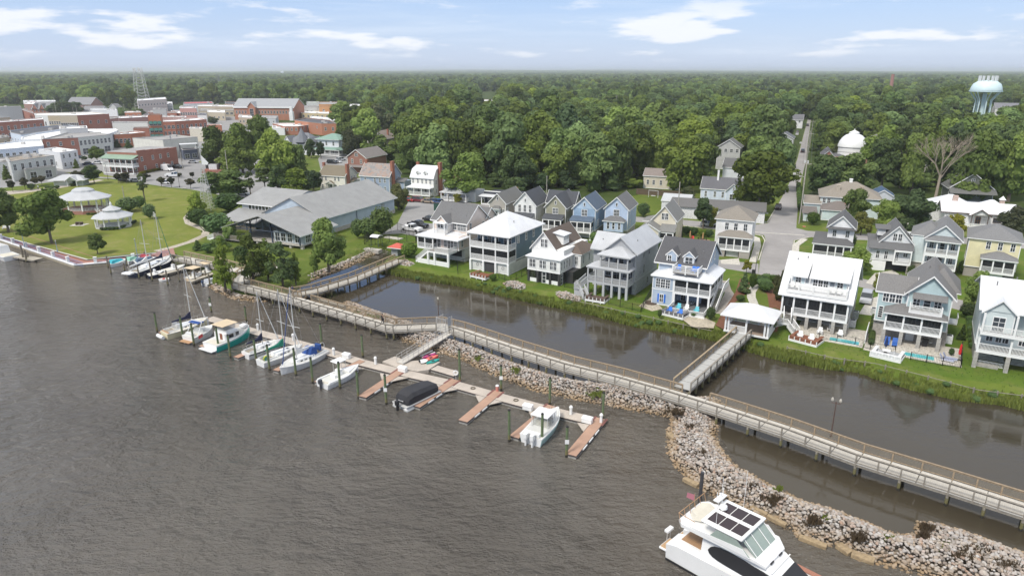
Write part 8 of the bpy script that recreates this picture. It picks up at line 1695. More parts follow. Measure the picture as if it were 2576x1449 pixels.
def car_meshes(kind,mat):
 """body, glasshouse, wheel for a car 1 unit = 1 m, nose towards +x"""
 L_,w,hb_,top={'car':(4.6,.9,.78,1.42),'suv':(4.8,.95,.95,1.75),'pickup':(5.8,.98,1.02,1.85),'van':(5.8,1.0,1.2,2.5)}[kind]
 h2=L_/2;prof={'car':[(-h2,.45),(-h2+.1,.85),(-h2+.9,hb_+.08),(h2-1.2,hb_+.04),(h2-.15,.72),(h2,.42)],'suv':[(-h2,.5),(-h2+.05,.95),(-h2+.3,hb_),(h2-1.1,hb_+.05),(h2-.1,.85),(h2,.5)],
   'pickup':[(-h2,.6),(-h2,1.0),(-h2+.1,hb_),(h2-1.3,hb_+.08),(h2-.1,.98),(h2,.6)],'van':[(-h2,.5),(-h2,2.4),(-h2+.2,top),(h2-1.7,top),(h2-.9,1.35),(h2,.55)]}[kind]
 R_=[[(x,-w,.3),(x,-w,z-.12),(x,-w+.1,z),(x,w-.1,z),(x,w,z-.12),(x,w,.3)] for x,z in prof]
 b=MB().loft(R_)
 if kind=='pickup':b.box(-h2+.05,-.55,-w,-w+.1,hb_,hb_+.22).box(-h2+.05,-.55,w-.1,w,hb_,hb_+.22)
 x0,x1,f,r={'car':(-h2+.7,h2-1.1,.75,.55),'suv':(-h2+.12,h2-1.15,.7,.3),'pickup':(-.6,h2-1.45,.6,.12),'van':(h2-1.72,h2-.95,.6,.0)}[kind]
 zb=hb_ if kind !='van' else 1.4;g=MB();rf=MB()
 if kind !='van':
  g.hexa([(x0,-w+.04,zb),(x1,-w+.04,zb),(x1,w-.04,zb),(x0,w-.04,zb)],[(x0+r,-w+.2,top-.05),(x1-f,-w+.2,top-.05),(x1-f,w-.2,top-.05),(x0+r,w-.2,top-.05)])
  rf.box(x0+r-.02,x1-f+.02,-w+.18,w-.18,top-.06,top)
  for xx in (x0+r*.5+.05,(x0+x1-.2)/2):
   for sg in (-1,1):rf.hexa([(xx,sg*(w-.035)-.02,zb),(xx+.1,sg*(w-.035)-.02,zb),(xx+.1,sg*(w-.035)+.02,zb),(xx,sg*(w-.035)+.02,zb)],[(xx,sg*(w-.19)-.02,top-.04),(xx+.1,sg*(w-.19)-.02,top-.04),(xx+.1,sg*(w-.19)+.02,top-.04),(xx,sg*(w-.19)+.02,top-.04)])
 else:
  g.hexa([(x0+.02,-w+.1,1.5),(x1+.05,-w+.1,1.38),(x1+.05,w-.1,1.38),(x0+.02,w-.1,1.5)],[(x0+.02,-w+.14,top+.02),(x0+.1,-w+.14,top+.02),(x0+.1,w-.14,top+.02),(x0+.02,w-.14,top+.02)]);rf.box(-h2+.1,x0,-w+.1,w-.1,top-.01,top+.03)
 return b.mesh('body',mat),g.mesh('glasshouse',GLASS),rf.mesh('roof',mat),MB().tube((0,-.12,0),(0,.12,0),.36,n=12).mesh('wheel',TYRE),(h2,w)
_cc={}
LAMP=M('headlight',(.6,.6,.55),.2);TAIL=M('tail_light',(.35,.02,.02),.3)
def car(label,x,y,ang,kind='car',col=(.7,.7,.7)):
 k=(kind,col)
 if k not in _cc:_cc[k]=car_meshes(kind,M('car_paint',col,.25,.03))
 b,g,rf,wh,(h2,w)=_cc[k];t=thing('parked_car' if kind !='van' else 'parked_van',label,{'car':'car','suv':'car','pickup':'pickup truck','van':'van'}[kind],(*G(x,y,LZ),LZ+.03),R(ang),'parked vehicles')
 link('body',b,t);link('glasshouse',g,t);link('roof',rf,t)
 for sx in (-h2+.95,h2-.95):
  for sy_ in (-w+.1,w-.1):link('wheel',wh,t,(sx,sy_,.36))
 for sg in (-1,1):
  for nm,xx,mt_ in (('headlight',h2-.06,LAMP),('tail_light',-h2-.01,TAIL)):
   o=link(nm,_wc.get(nm) or _wc.setdefault(nm,MB().box(0,.08,-.16,.16,-.07,.07).mesh(nm,mt_)),t,(xx,sg*(w-.25),.68))
WH,SV,BK,RD,BL_,GY,MR=(.75,.75,.75),(.42,.43,.45),(.02,.02,.022),(.35,.02,.02),(.03,.10,.30),(.16,.16,.17),(.16,.03,.04)
for a in (('white pickup with dark bed in the lot behind the pink house',1036,581,-30,'pickup',WH),('black pickup behind the white one in the same lot',1052,572,-30,'pickup',BK),('dark car at the top edge of the lot by the pink house',1084,556,-30,'car',BK),('bright red car at the left end of the row before the white gambrel house',1026,507,-24,'car',RD),('maroon suv second in the row before the white gambrel house',1054,508,-24,'suv',MR),
          ('small blue car at the right end of the row before the gambrel house',1107,513,-24,'car',BL_),('low tan vehicle between the maroon suv and the blue trailer',1078,511,-24,'car',(.30,.24,.18)),('dark blue covered cart beside the small blue car',1094,511,-24,'car',(.03,.06,.15)),('white suv half hidden behind the white hip-roofed house',1786,570,-24,'suv',WH),('black car driving down the street towards the junction',1957,526,246,'car',(.07,.03,.03)),
          ('grey suv parked in the drive between the two big right houses',2178,758,240,'suv',SV),('white car behind the lamp post right of the cottage',2292,603,-28,'suv',WH),('white delivery van by the yellow hedge of the brick porch building',422,430,-30,'van',WH),('white suv in the upper lot beside the warehouse',444,397,-20,'suv',WH),('silver car in front of the dark bar',486,411,5,'car',SV),('black pickup right of the delivery van',445,424,-25,'pickup',BK),('silver car behind the delivery van',428,419,-15,'car',SV),
          ('white pickup alone in the middle of the lot',437,445,10,'pickup',WH),('white car on the park street between two crepe myrtles',419,463,-12,'car',WH),('black car on the park street before the brick porch building',316,457,-8,'suv',BK),('silver car on the park street right of the black one',343,458,-10,'car',SV),('dark blue car in the street left of the brick porch building',223,416,8,'car',(.02,.03,.08)),('white car half hidden left of the brick porch building',247,413,8,'car',WH),('dark car beside the white arched facade',202,399,-10,'car',(.03,.04,.07)),
          ('white car beside the hall on the grey lane',614,491,-15,'car',WH),('blue car near the green-roofed house',820,390,0,'car',(.05,.16,.45)),('black suv in the small car park above the cream house',836,412,-20,'suv',BK),('white suv beside the brick gable house',858,405,60,'suv',WH),('white car behind the black suv of the small car park',848,410,-20,'car',WH),('black car parked on the right side of the far street',2031,318,66,'suv',BK),('white car parked on the left side of the far street',2005,340,66,'car',WH),('dark car parked left on the far street beyond the white one',2006,334,66,'car',GY),('black car on the far street beside the transformer pole',2019,384,66,'suv',BK)):
 car(*a)
# poles, lamps, towers
WOODP=M('weathered',(.42,.39,.34),.9);DARKM=M('iron_dark',(.03,.03,.03),.5)
POLES=[]
def pole(lbl,x,yb,yt,arm=True,col=None,lamp=False,name='utility_pole',r=.16):
 X,Y=G(x,yb,LZ);h=zat(Y,yt)-LZ;t=thing(name,lbl,'utility pole' if name=='utility_pole' else 'flagpole',(X,Y,LZ),R(-24));MB().tube((0,0,0),(0,0,h),r,r*.7,n=8).obj('pole',col or WOODP,t)
 if arm:MB().box(-1.2,1.2,-.06,.06,h-1.0,h-.85).obj('crossarm',WOODP,t)
 if lamp:m=MB();m.tube((0,0,h*.74),(-2.4,0,h*.78),.05);m.obj('lamp_arm',GALV,t);bx(t,'street_light',GALV,-3.0,-2.3,-.15,.15,h*.77,h*.8)
 POLES.append(Vector((X,Y,LZ+h-.6)));return t
pole('leaning grey utility pole with yellow base at the junction corner',2010,563,404,True,None,True);t=pole('utility pole with white transformers beside the street',2021,470,330,True,None,True)
MB().lathe([(.3,0),(.3,.9)],10,.45,0,caps=True).obj('transformer',WP,t).location=(0,0,8.2);MB().lathe([(.3,0),(.3,.9)],10,-.45,0,caps=True).obj('transformer',WP,t).location=(0,0,8.2);pole('farther utility pole up the street',2035,385,302)
pole('bare utility pole rising behind the olive narrow house',1375,498,442,False);pole('bare pole in front of the long low white building',1703,560,458,False);pole('wooden pole by the trees left of the far lamp arms',575,450,378,False);pole('short wooden floodlight post on the lawn',313,502,468,False);pole('thin pole beside the shrub mass by the lattice tower',553,495,456,False);pole('slim pole in the lot near the white van',460,428,382,False)
for i,(x,yb,yt) in enumerate(((144,296,245),(136,293,272),(196,296,266),(187,294,270),(158,296,271),(520,258,243),(517,262,255),(889,262,245),(856,258,247),(924,258,246),(1549,300,240),(1975,290,258),(314,282,262))):pole(('tall wooden pole standing before the dark downtown trees','thin pole left of the tall wooden one downtown','right-hand pole of the cluster behind the beige facades','second pole from the right of the cluster behind the beige facades','short pole in the middle of the cluster behind the beige facades','pole left of the pink building','pole beside the far lots','pole with white crossarm before the far woods','pole left of the white crossarm pole','pole right of the white crossarm pole','tall thin pole in the centre woods','pole at the left of the far street','white-headed pole left of the radio mast')[i],x,yb,yt,i>4)
def wires(lbl,P,sag=.8):
 m=MB()
 for off in (-1.1,0,1.1):
  for a,b in zip(P[:-1],P[1:]):
   prev=None
   for k in range(9):
    u=k/8;p=a.lerp(b,u)+Vector((off,0,-sag*4*u*(1-u)))
    if prev is not None:m.tube(prev,p,.03,n=3,cap=False)
    prev=p
 tag(m.obj('overhead_wires',DARKM),lbl,'wires',kind='stuff')
wires('overhead wires strung along the street',[POLES[0],POLES[1],POLES[2]]);wires('overhead wires crossing the woods behind downtown',[GV(150,262,13),GV(520,262,13),GV(890,262,13),GV(1230,276,13),GV(1550,290,13)],3)
wires('overhead wires crossing the woods at the right',[GV(2040,372,11),GV(2300,372,11),GV(2576,388,11)],2)
def lamp(lbl,x,yb,yt,heads=1,col=DARKM,z=LZ):
 X,Y=G(x,yb,z);h=zat(Y,yt)-z;t=thing('street_lamp',lbl,'street lamp',(X,Y,z),R(-30));MB().tube((0,0,0),(0,0,h-.4),.07,.05,n=8).tube((0,0,0),(0,0,.6),.14,.1,n=8).obj('post',col,t)
 for k in range(heads):dx=0 if heads==1 else (-.4 if k==0 else .4);MB().lathe([(.05,h-.45),(.15,h-.3),(.14,h-.12),(.04,h+.05)],8,dx,0,caps=True).obj('lantern',M('lamp_glass',(.45,.42,.36),.3),t)
 if heads>1:MB().box(-.45,.45,-.03,.03,h-.62,h-.55).obj('cross_bar',col,t)
RUST=M('iron_rust',(.10,.06,.045),.7);BLP=M('paint_blue_grey',(.25,.33,.45),.5)
for a in (('black globe lamp post at the end of the cul-de-sac',1899,694,637),('black globe lamp post between the cottage and the pale green house',2277,602,561),('black lamp post at the corner of the brick porch building',272,453,414),('black lamp post before the stepped brick wall',347,458,424),('black lamp post near the bench on the park street',452,472,428),('dark lamp post before the rusty-roofed house',1129,510,490),('lamp post among the leaves between teal and mint houses',2510,790,737),('lamp at the far side of the small car park',625,430,420)):lamp(*a)
lamp('rust brown double lamp post rising from the boardwalk at the right',2090,1098,1002,2,RUST,DZ);lamp('rust brown lamp post on the boardwalk by the gate',1104,812,748,1,RUST,DZ)
for a in (('blue-grey lamp post on the promenade nearest the left edge',62,622,570),('blue-grey lamp post on the promenade before the large oak',145,634,604),('blue-grey lamp post on the promenade near the moored boats',347,652,600)):lamp(*a,1,BLP)
X,Y=G(362,275,LZ);h=zat(Y,174)-LZ;t=thing('radio_mast','tall lattice radio mast with antenna clusters above downtown','tower',(X,Y,LZ));m=MB();ww=lambda z:7.0-3.6*z/h;N_=12
cs=((-1,-1),(1,-1),(1,1),(-1,1))
for k in range(N_):
 z0,z1=h*k/N_,h*(k+1)/N_;a,b=ww(z0),ww(z1)
 for i in range(4):
  c,d=cs[i],cs[(i+1) % 4];m.tube((c[0]*a,c[1]*a*.6,z0),(c[0]*b,c[1]*b*.6,z1),.28,n=4,cap=False);m.tube((c[0]*a,c[1]*a*.6,z0),(d[0]*b,d[1]*b*.6,z1),.13,n=4,cap=False);m.tube((c[0]*b,c[1]*b*.6,z1),(d[0]*b,d[1]*b*.6,z1),.13,n=4,cap=False)
m.obj('lattice',M('galvanised',(.50,.50,.48),.6),t)
for k in range(7):a=k*.9;bx(t,'antenna',WP,4.5*math.cos(a)-.4,4.5*math.cos(a)+.4,3*math.sin(a)-.3,3*math.sin(a)+.3,h-2.6,h+1.2)
X,Y=G(523,528,LZ);hl=zat(Y,422)-LZ;h=zat(Y,362)-LZ;t=thing('lattice_tower','slender lattice weather tower with a white flag beside the lawn','tower',(X,Y,LZ));m=MB();ww=lambda z:1.5-1.15*z/hl
for k in range(14):
 z0,z1=hl*k/14,hl*(k+1)/14;a,b=ww(z0),ww(z1)
 for i in range(4):
  c,d=cs[i],cs[(i+1) % 4];m.tube((c[0]*a,c[1]*a,z0),(c[0]*b,c[1]*b,z1),.07,n=4,cap=False);m.tube((c[0]*b,c[1]*b,z1),(d[0]*b,d[1]*b,z1),.05,n=4,cap=False);m.tube((c[0]*a,c[1]*a,z0),(d[0]*b,d[1]*b,z1),.03,n=4,cap=False)
m.obj('lattice',M('galvanised',(.50,.50,.48),.6),t);MB().tube((0,0,hl),(0,0,h),.09).obj('mast',ALU,t);m=MB().box(-1.0,1.0,-.05,.05,h-1.2,h-1.1)
for k in range(3):m.box(-1.1+k*.9,-.8+k*.9,-.2,.2,h-1.1,h-.7)
m.obj('lights',ALU,t);MB().v or None;f=MB();f.v=[(0.1,0,h-3.2),(1.9,.2,h-5.4),(1.6,.1,h-6.0),(0.1,0,h-5.9)];f.f=[(0,1,2,3)];f.obj('flag',WHITE,t)
def wtower(lbl,x,yb,yt,ytop_bowl,col,crown):
 X,Y=G(x,yb,LZ);h=zat(Y,ytop_bowl)-LZ;d=Y*.93;r=36*d/FL if crown else 4.5*d/FL;t=thing('water_tower',lbl,'water tower',(X,Y,LZ));wc=M('tower_paint',col,.5,.05);k=h*.29
 MB().lathe([(r*.45,h-k*1.05),(r*.8,h-k),(r*1.0,h-k*.88),(r*1.0,h-k*.80),(r*.96,h-k*.6),(r*.86,h-k*.3),(r*.6,h-k*.07),(r*.2,h)],28,caps=True).obj('tank',wc,t,smooth=True);MB().lathe([(r*1.04,h-k*.96),(r*1.04,h-k*.86)],28).obj('catwalk',wc,t);MB().tube((0,0,0),(0,0,h-k),r*.14,n=12).obj('riser',wc,t)
 for i in range(7):
  a=i*.898;p=(r*.5*math.cos(a),r*.5*math.sin(a));MB().tube((p[0]*1.05,p[1]*1.05,0),(p[0],p[1],h*.5),r*.045,n=6).tube((p[0],p[1],h*.5),(p[0]*1.85,p[1]*1.85,h-k),r*.045,n=6).obj('leg',wc,t)
 if crown:
  m=MB()
  for i in range(12):a=i*.5236;m.box(r*.55*math.cos(a)-.5,r*.55*math.cos(a)+.5,r*.55*math.sin(a)-.4,r*.55*math.sin(a)+.4,h-.5,h+3.6)
  m.obj('antennas',WP,t)
 clear(X,Y,26)
 sight(X,Y,15,.4)
wtower('pale blue water tower ringed with antennas above the trees at the right',2465,303,192,203,(.60,.74,.76),True);wtower('tiny white water tower on the far horizon',711,193,180,180,(.7,.75,.8),False)
# signs and small things
def sign(lbl,x,y,w,h,zc,col,txt=None,tcol=(.8,.8,.8),size=.3,n=4,ang=-24,name='sign',z=LZ):
 t=thing(name,lbl,'sign',(*G(x,y,z),z),R(ang));MB().tube((0,.05,0),(0,.05,zc),.04).obj('post',GALV,t)
 if n==8:MB().lathe([(w/2,-.02),(w/2,.02)],8,caps=True).obj('face',M('sign_paint',col,.5),t).location=(0,0,zc);bpy.data.objects[t.children[-1].name].rotation_euler=(R(90),R(22.5),0)
 else:bx(t,'face',M('sign_paint',col,.5),-w/2,w/2,-.02,.02,zc-h/2,zc+h/2)
 if txt:c=bpy.data.curves.new('lettering','FONT');c.body=txt;c.size=size;c.align_x='CENTER';c.align_y='CENTER';c.materials.append(M('sign_ink',tcol,.5));tmp=bpy.data.objects.new('tmp',c);me=bpy.data.meshes.new_from_object(tmp);bpy.data.objects.remove(tmp);o=link('lettering',me,t,(0,-.03,zc));o.rotation_euler=(R(90),0,0)
sign('red octagonal stop sign at the corner of the junction',2020,592,.8,.8,2.2,(.55,.02,.02),'STOP',size=.28,n=8);sign('round grey sign disc on a post at the left junction corner',1926,558,.9,.9,2.3,(.45,.47,.47),n=8);sign('white sign board by the bushes near the hall',545,592,1.2,1.0,2.0,(.75,.75,.75));sign('small white sign board left of the other by the hall',539,586,1.0,.6,2.4,(.75,.75,.75));sign('white wayfinding board beside the dark lawn shrub',386,552,1.5,1.4,1.4,(.7,.7,.7))
def small(name,lbl,cat,x,y,parts,ang=-30,z=LZ):
 t=thing(name,lbl,cat,(*G(x,y,z),z),R(ang))
 for nm,mt_,bxs in parts:
  m=MB();[m.box(*b) for b in bxs];m.obj(nm,mt_,t)
 return t
IPE=M('planks',(.22,.085,.045),.8);DG=M('planks',(.15,.15,.155),.8);WD=M('planks',(.11,.075,.06),.8)
def deck(lbl,a,b,d,mt_,zf=.4,inner=None):
 A_=Vector(G(*a,LZ));B_=Vector(G(*b,LZ));L_=(B_-A_).length;t=thing('viewing_deck',lbl,'deck',(A_.x,A_.y,LZ-.1),math.atan2(B_.y-A_.y,B_.x-A_.x));bx(t,'floor',mt_,0,L_,0,d,zf,zf+.06);m=MB().box(-.06,L_+.06,-.08,0,zf-.3,zf+.04).box(-.08,0,-.06,d,zf-.3,zf+.04).box(L_,L_+.08,0,d,zf-.3,zf+.04);m.obj('fascia',WHITE,t)
 bx(t,'bench_wall',inner or mt_,0,L_,.02,.14,zf+.06,zf+.5);bx(t,'bench_seat',inner or mt_,0,L_,.14,.6,zf+.44,zf+.5);bx(t,'bench_seat',inner or mt_,.02,.5,.6,d,zf+.44,zf+.5);bx(t,'bench_seat',inner or mt_,L_-.5,L_-.02,.6,d,zf+.44,zf+.5)
 for k in range(6):
  u=L_*k/5;bx(t,'post',WHITE,u-.06,u+.06,-.1,.02,zf,zf+.5)
  if k % 2==0:bx(t,'stilt',WHITE,u-.08,u+.08,0,.16,-1.2,zf-.3)
 return t,L_
deck('red-brown viewing deck with built-in benches below the slate blue house',(1183,696),(1221,705),2.8,IPE);deck('dark weathered viewing deck below the light grey house',(1472,756),(1520,764),2.6,WD);deck('grey viewing deck with two blue chairs below the blue house',(1661,791),(1717,805),2.8,DG)
deck('white-edged viewing deck with red-brown floor below the white metal-roofed house',(1984,856),(2053,874),3.0,IPE);deck('pale grey viewing deck with a closed navy parasol below the teal house',(2188,896),(2264,914),3.0,M('planks',(.40,.41,.42),.8),inner=WP)
def chair(lbl,x,y,col,ang=-30,z=LZ,grp=None):
 c=M('chair_paint',col,.5);t=thing('adirondack_chair',lbl,'chair',(*G(x,y,z),z),R(ang),grp);bx(t,'seat',c,-.32,.32,-.3,.3,.32,.37);MB().hexa([(-.32,.25,.35),(.32,.25,.35),(.32,.3,.35),(-.32,.3,.35)],[(-.28,.5,1.0),(.28,.5,1.0),(.28,.55,1.0),(-.28,.55,1.0)]).obj('backrest',c,t)
 for sg in (-1,1):bx(t,'armrest',c,sg*.38-.07,sg*.38+.07,-.35,.35,.52,.56);bx(t,'leg',c,sg*.36-.04,sg*.36+.04,-.32,-.24,0,.52);bx(t,'leg',c,sg*.34-.04,sg*.34+.04,.2,.28,0,.5)
ROY=(.03,.18,.62);AQ=(.12,.50,.58);WC=(.78,.78,.76)
chair('royal blue chair at the left of the grey viewing deck',1684,788,ROY,-30,LZ+.4);chair('royal blue chair at the right of the grey viewing deck',1710,794,ROY,-30,LZ+.4)
for i,(lx,l) in enumerate(((4.0,'royal blue chair left of the balcony door of the blue house'),(6.5,'royal blue chair right of the balcony door of the blue house'),(7.15,'royal blue chair in the right corner of the blue house balcony'))):
 p=local(HE,lx,1.4);x,y=proj(p.x,p.y,LZ+6.2);chair(l,x,y,ROY,-29,LZ+6.2)
for lx,ly,l,c in ((5.3,-1.8,'aqua chair left of the white bench on the blue house patio',AQ),(8.4,-2.0,'aqua chair right of the white bench on the blue house patio',AQ),(6.6,-1.6,'white double chair in the middle of the blue house patio',WC)):
 p=local(HE,lx,ly);x,y=proj(p.x,p.y,LZ+.3);chair(l,x,y,c,-29,LZ+.3)
for lx,l in ((1.4,'leftmost white chair on the long roof balcony'),(2.1,'second white chair from the left on the long roof balcony'),(7.3,'white chair at the right part of the long roof balcony'),(8.1,'rightmost white chair on the long roof balcony')):
 p=local(HF,lx,.5);x,y=proj(p.x,p.y,LZ+6.15);chair(l,x,y,WC,-31,LZ+6.15)
for lx,ly,l in ((6.4,-1.0,'white rocking chair left on the patio behind the first pool'),(7.6,1.2,'white chair beside the column behind the first pool'),(9.2,-.6,'white rocking chair right on the patio behind the first pool')):
 p=local(HF,lx,ly);x,y=proj(p.x,p.y,LZ+.05);chair(l,x,y,WC,-31,LZ+.05)
chair('white chair at the left of the red-brown floored deck',2012,850,WC,-30,LZ+.4);chair('white chair at the right of the red-brown floored deck',2040,858,WC,-30,LZ+.4)
POOLC=M('pool',(.10,.42,.44),.1)
def patio(lbl,h,x0,x1,y0,y1,px0,px1,py0,py1):
 t=thing('pool_patio',lbl,'patio',h.t.location.copy(),h.t.rotation_euler.z);bx(t,'paving',M('weathered',(.58,.54,.47),.85),x0,x1,y0,y1,.0,.06);bx(t,'pool_rim',M('weathered',(.66,.62,.54),.85),px0-.25,px1+.25,py0-.25,py1+.25,.0,.1);bx(t,'pool_water',POOLC,px0,px1,py0,py1,.0,.115)
patio('stone patio with a narrow turquoise pool before the white metal-roofed house',HF,3.0,12.6,-3.6,4.2,8.0,12.0,-3.0,-1.6);patio('stone patio with a narrow turquoise pool before the teal house',HG,1.4,13.6,-4.6,3.0,6.6,10.3,-4.0,-2.6)
for h_,lx,ly,l in ((HG,4.2,-.6,'left blue sun lounger under the teal house porch'),(HG,5.2,-.6,'right blue sun lounger under the teal house porch'),(HG,11.8,-3.4,'striped sun lounger right of the second pool'),(HG,12.2,-2.6,'second striped sun lounger right of the second pool')):
 p=local(h_,lx,ly,0);x,y=proj(p.x,p.y,LZ+.06);c_=M('lounger_cloth',(.03,.12,.42) if 'blue' in l else (.35,.38,.5),.7);t=small('sun_lounger',l,'sun lounger',x,y,[('cushion',c_,[(-.35,.35,-.9,.5,.3,.38)]),('frame',WHITE,[(-.38,-.33,-.9,.9,.22,.3),(.33,.38,-.9,.9,.22,.3)])],-31 if 'blue' in l else 50);MB().hexa([(-.35,.5,.3),(.35,.5,.3),(.35,.55,.3),(-.35,.55,.3)],[(-.35,.9,.95),(.35,.9,.95),(.35,.95,.95),(-.35,.95,.95)]).obj('backrest',c_,t)
def parasol(lbl,x,y,col,z=LZ,hh=2.5,open_=False):
 t=thing('parasol',lbl,'parasol',(*G(x,y,z),z));MB().tube((0,0,0),(0,0,hh),.035).obj('pole',WOODP,t);MB().lathe([(.16,hh*.36),(.2,hh*.5),(.12,hh*.9),(.02,hh)],8,caps=True).obj('folded_canopy',M('parasol_cloth',col,.8),t);MB().lathe([(.3,0),(.3,.1)],10,caps=True).obj('base',DARKM,t)
parasol('closed navy parasol on the pale grey viewing deck',2226,886,(.015,.03,.10),LZ+.4);parasol('closed bright red parasol at the corner of the second pool patio',2411,906,(.60,.02,.02));parasol('left closed tan parasol on the hedged patio',1735,606,(.45,.28,.13));parasol('right closed tan parasol on the hedged patio',1767,610,(.45,.28,.13))
chair('red chair on the hedged patio',1741,605,(.6,.03,.03));small('patio_table','dark round-backed dining set under the right tan parasol','table',1766,608,[('top',RUB,[(-.6,.6,-.6,.6,.7,.76)]),('leg',RUB,[(-.06,.06,-.06,.06,0,.7)]),('chair_back',RUB,[(-1,-.9,-.3,.3,.3,.9),(.9,1,-.3,.3,.3,.9)])])
sheet('brick_patio',pts([(1715,612),(1722,600),(1785,604),(1790,618)],LZ),LZ+.04,BRK)
small('patio_table','white table with chairs on the pale grey viewing deck','table',2228,893,[('top',WHITE,[(-.5,.5,-.5,.5,.7,.75)]),('leg',WHITE,[(-.4,-.34,-.4,-.34,0,.7),(.34,.4,.34,.4,0,.7)]),('chair_back',WHITE,[(-1,-.95,-.3,.3,.4,.9),(.95,1,-.3,.3,.4,.9)])],z=LZ+.4)
small('grill','black barbecue grill with side shelves under the teal house porch','grill',2325,872,[('firebox',RUB,[(-.4,.4,-.3,.3,.7,1.2)]),('cart',RUB,[(-.3,.3,-.25,.25,.1,.7)]),('side_shelf',ALU,[(-.9,-.42,-.25,.25,.8,.85),(.42,.9,-.25,.25,.8,.85)])])
for x,y,l in ((2150,800,'upper white air-conditioning unit beside the white metal-roofed house'),(2143,822,'lower white utility cabinet beside the white metal-roofed house'),(2384,862,'white lattice-screened unit right of the teal house'),(2197,792,'white tank at the left wall of the teal house')):small('utility_unit',l,'utility unit',x,y,[('case',WP,[(-.5,.5,-.5,.5,0,1.2)]),('top_grille',DARKM,[(-.35,.35,-.35,.35,1.2,1.23)])])
small('dumpster','dark green dumpster enclosure at the edge of the parking lot','dumpster',1104,530,[('body',M('paint_dark_green',(.02,.07,.05),.6),[(-1.2,1.2,-.8,.8,0,2.2)]),('lid',DARKM,[(-1.25,1.25,-.85,.85,2.2,2.3)])]);small('rubbish_bin','black rubbish bin at the foot of the cul-de-sac lamp post','bin',1895,692,[('body',DARKM,[(-.3,.3,-.3,.3,0,1.0)]),('lid',RUB,[(-.33,.33,-.33,.33,1.0,1.08)])])
small('transformer_box','grey transformer box on a concrete pad by the canal fence','utility box',990,600,[('pad',PALE,[(-2.4,2.4,-.8,.8,0,.2)])]);small('picnic_table','dark picnic table on a pale slab near the gazebo','picnic table',200,566,[('slab',PALE,[(-1.8,1.8,-1.4,1.4,0,.06)]),('top',WD,[(-.9,.9,-.4,.4,.7,.76)]),('bench',WD,[(-.9,.9,-.85,-.6,.4,.45),(-.9,.9,.6,.85,.4,.45)]),('leg',WD,[(-.6,-.5,-.7,.7,.06,.7),(.5,.6,-.7,.7,.06,.7)])],0)
small('park_bench','white bench on the lawn at the far left','bench',16,577,[('seat',WHITE,[(-.9,.9,-.25,.25,.4,.46)]),('backrest',WHITE,[(-.9,.9,.25,.3,.5,.95)]),('leg',WHITE,[(-.8,-.7,-.2,.2,0,.4),(.7,.8,-.2,.2,0,.4)])],10);small('park_bench','grey bench by the bin on the park street','bench',464,476,[('seat',PALE,[(-.9,.9,-.25,.25,.4,.46)]),('leg',PALE,[(-.8,-.7,-.2,.2,0,.4),(.7,.8,-.2,.2,0,.4)])],0)
small('utility_enclosure','brick-based enclosure with white electrical cabinets by the tall bright tree','utility enclosure',552,434,[('brick_base',BR,[(-6,6,-2,2,0,1.2)]),('dark_screen',DARKM,[(-6,6,1.7,2,1.2,3.4)]),('cabinet',WP,[(-3.6,-.4,-1,1,1.2,3.2),(2.0,4.6,-1,1,1.2,2.8)])],0)
small('swing_set','white swing set on the grass behind the narrow houses','swing',1643,497,[('post',WP,[(-1.6,-1.5,-.05,.05,0,2.2),(1.5,1.6,-.05,.05,0,2.2)]),('top_bar',WP,[(-1.6,1.6,-.05,.05,2.15,2.25)]),('seat',WP,[(-.7,.7,-.25,.25,.5,.6)])])
t=thing('wooden_fence','brown board fence behind the swing set','fence',(*G(1600,489,LZ),LZ),R(-22));m=None
bme=MB().box(0,.28,-.03,.03,0,1.9).mesh('board',M('weathered',(.13,.09,.06),.9))
for k in range(50):link('board',bme,t,(k*.3,0,0))
t=thing('picket_fence','white picket fence in the trees left of the white farmhouse','fence',(*G(2240,505,LZ),LZ),R(-22));pme=MB().box(0,.09,-.02,.02,0,1.1).mesh('picket',WHITE)
for k in range(60):link('picket',pme,t,(k*.26,0,0))
MB().box(0,15.6,.02,.06,.3,.4).box(0,15.6,.02,.06,.8,.9).obj('rails',WHITE,t)
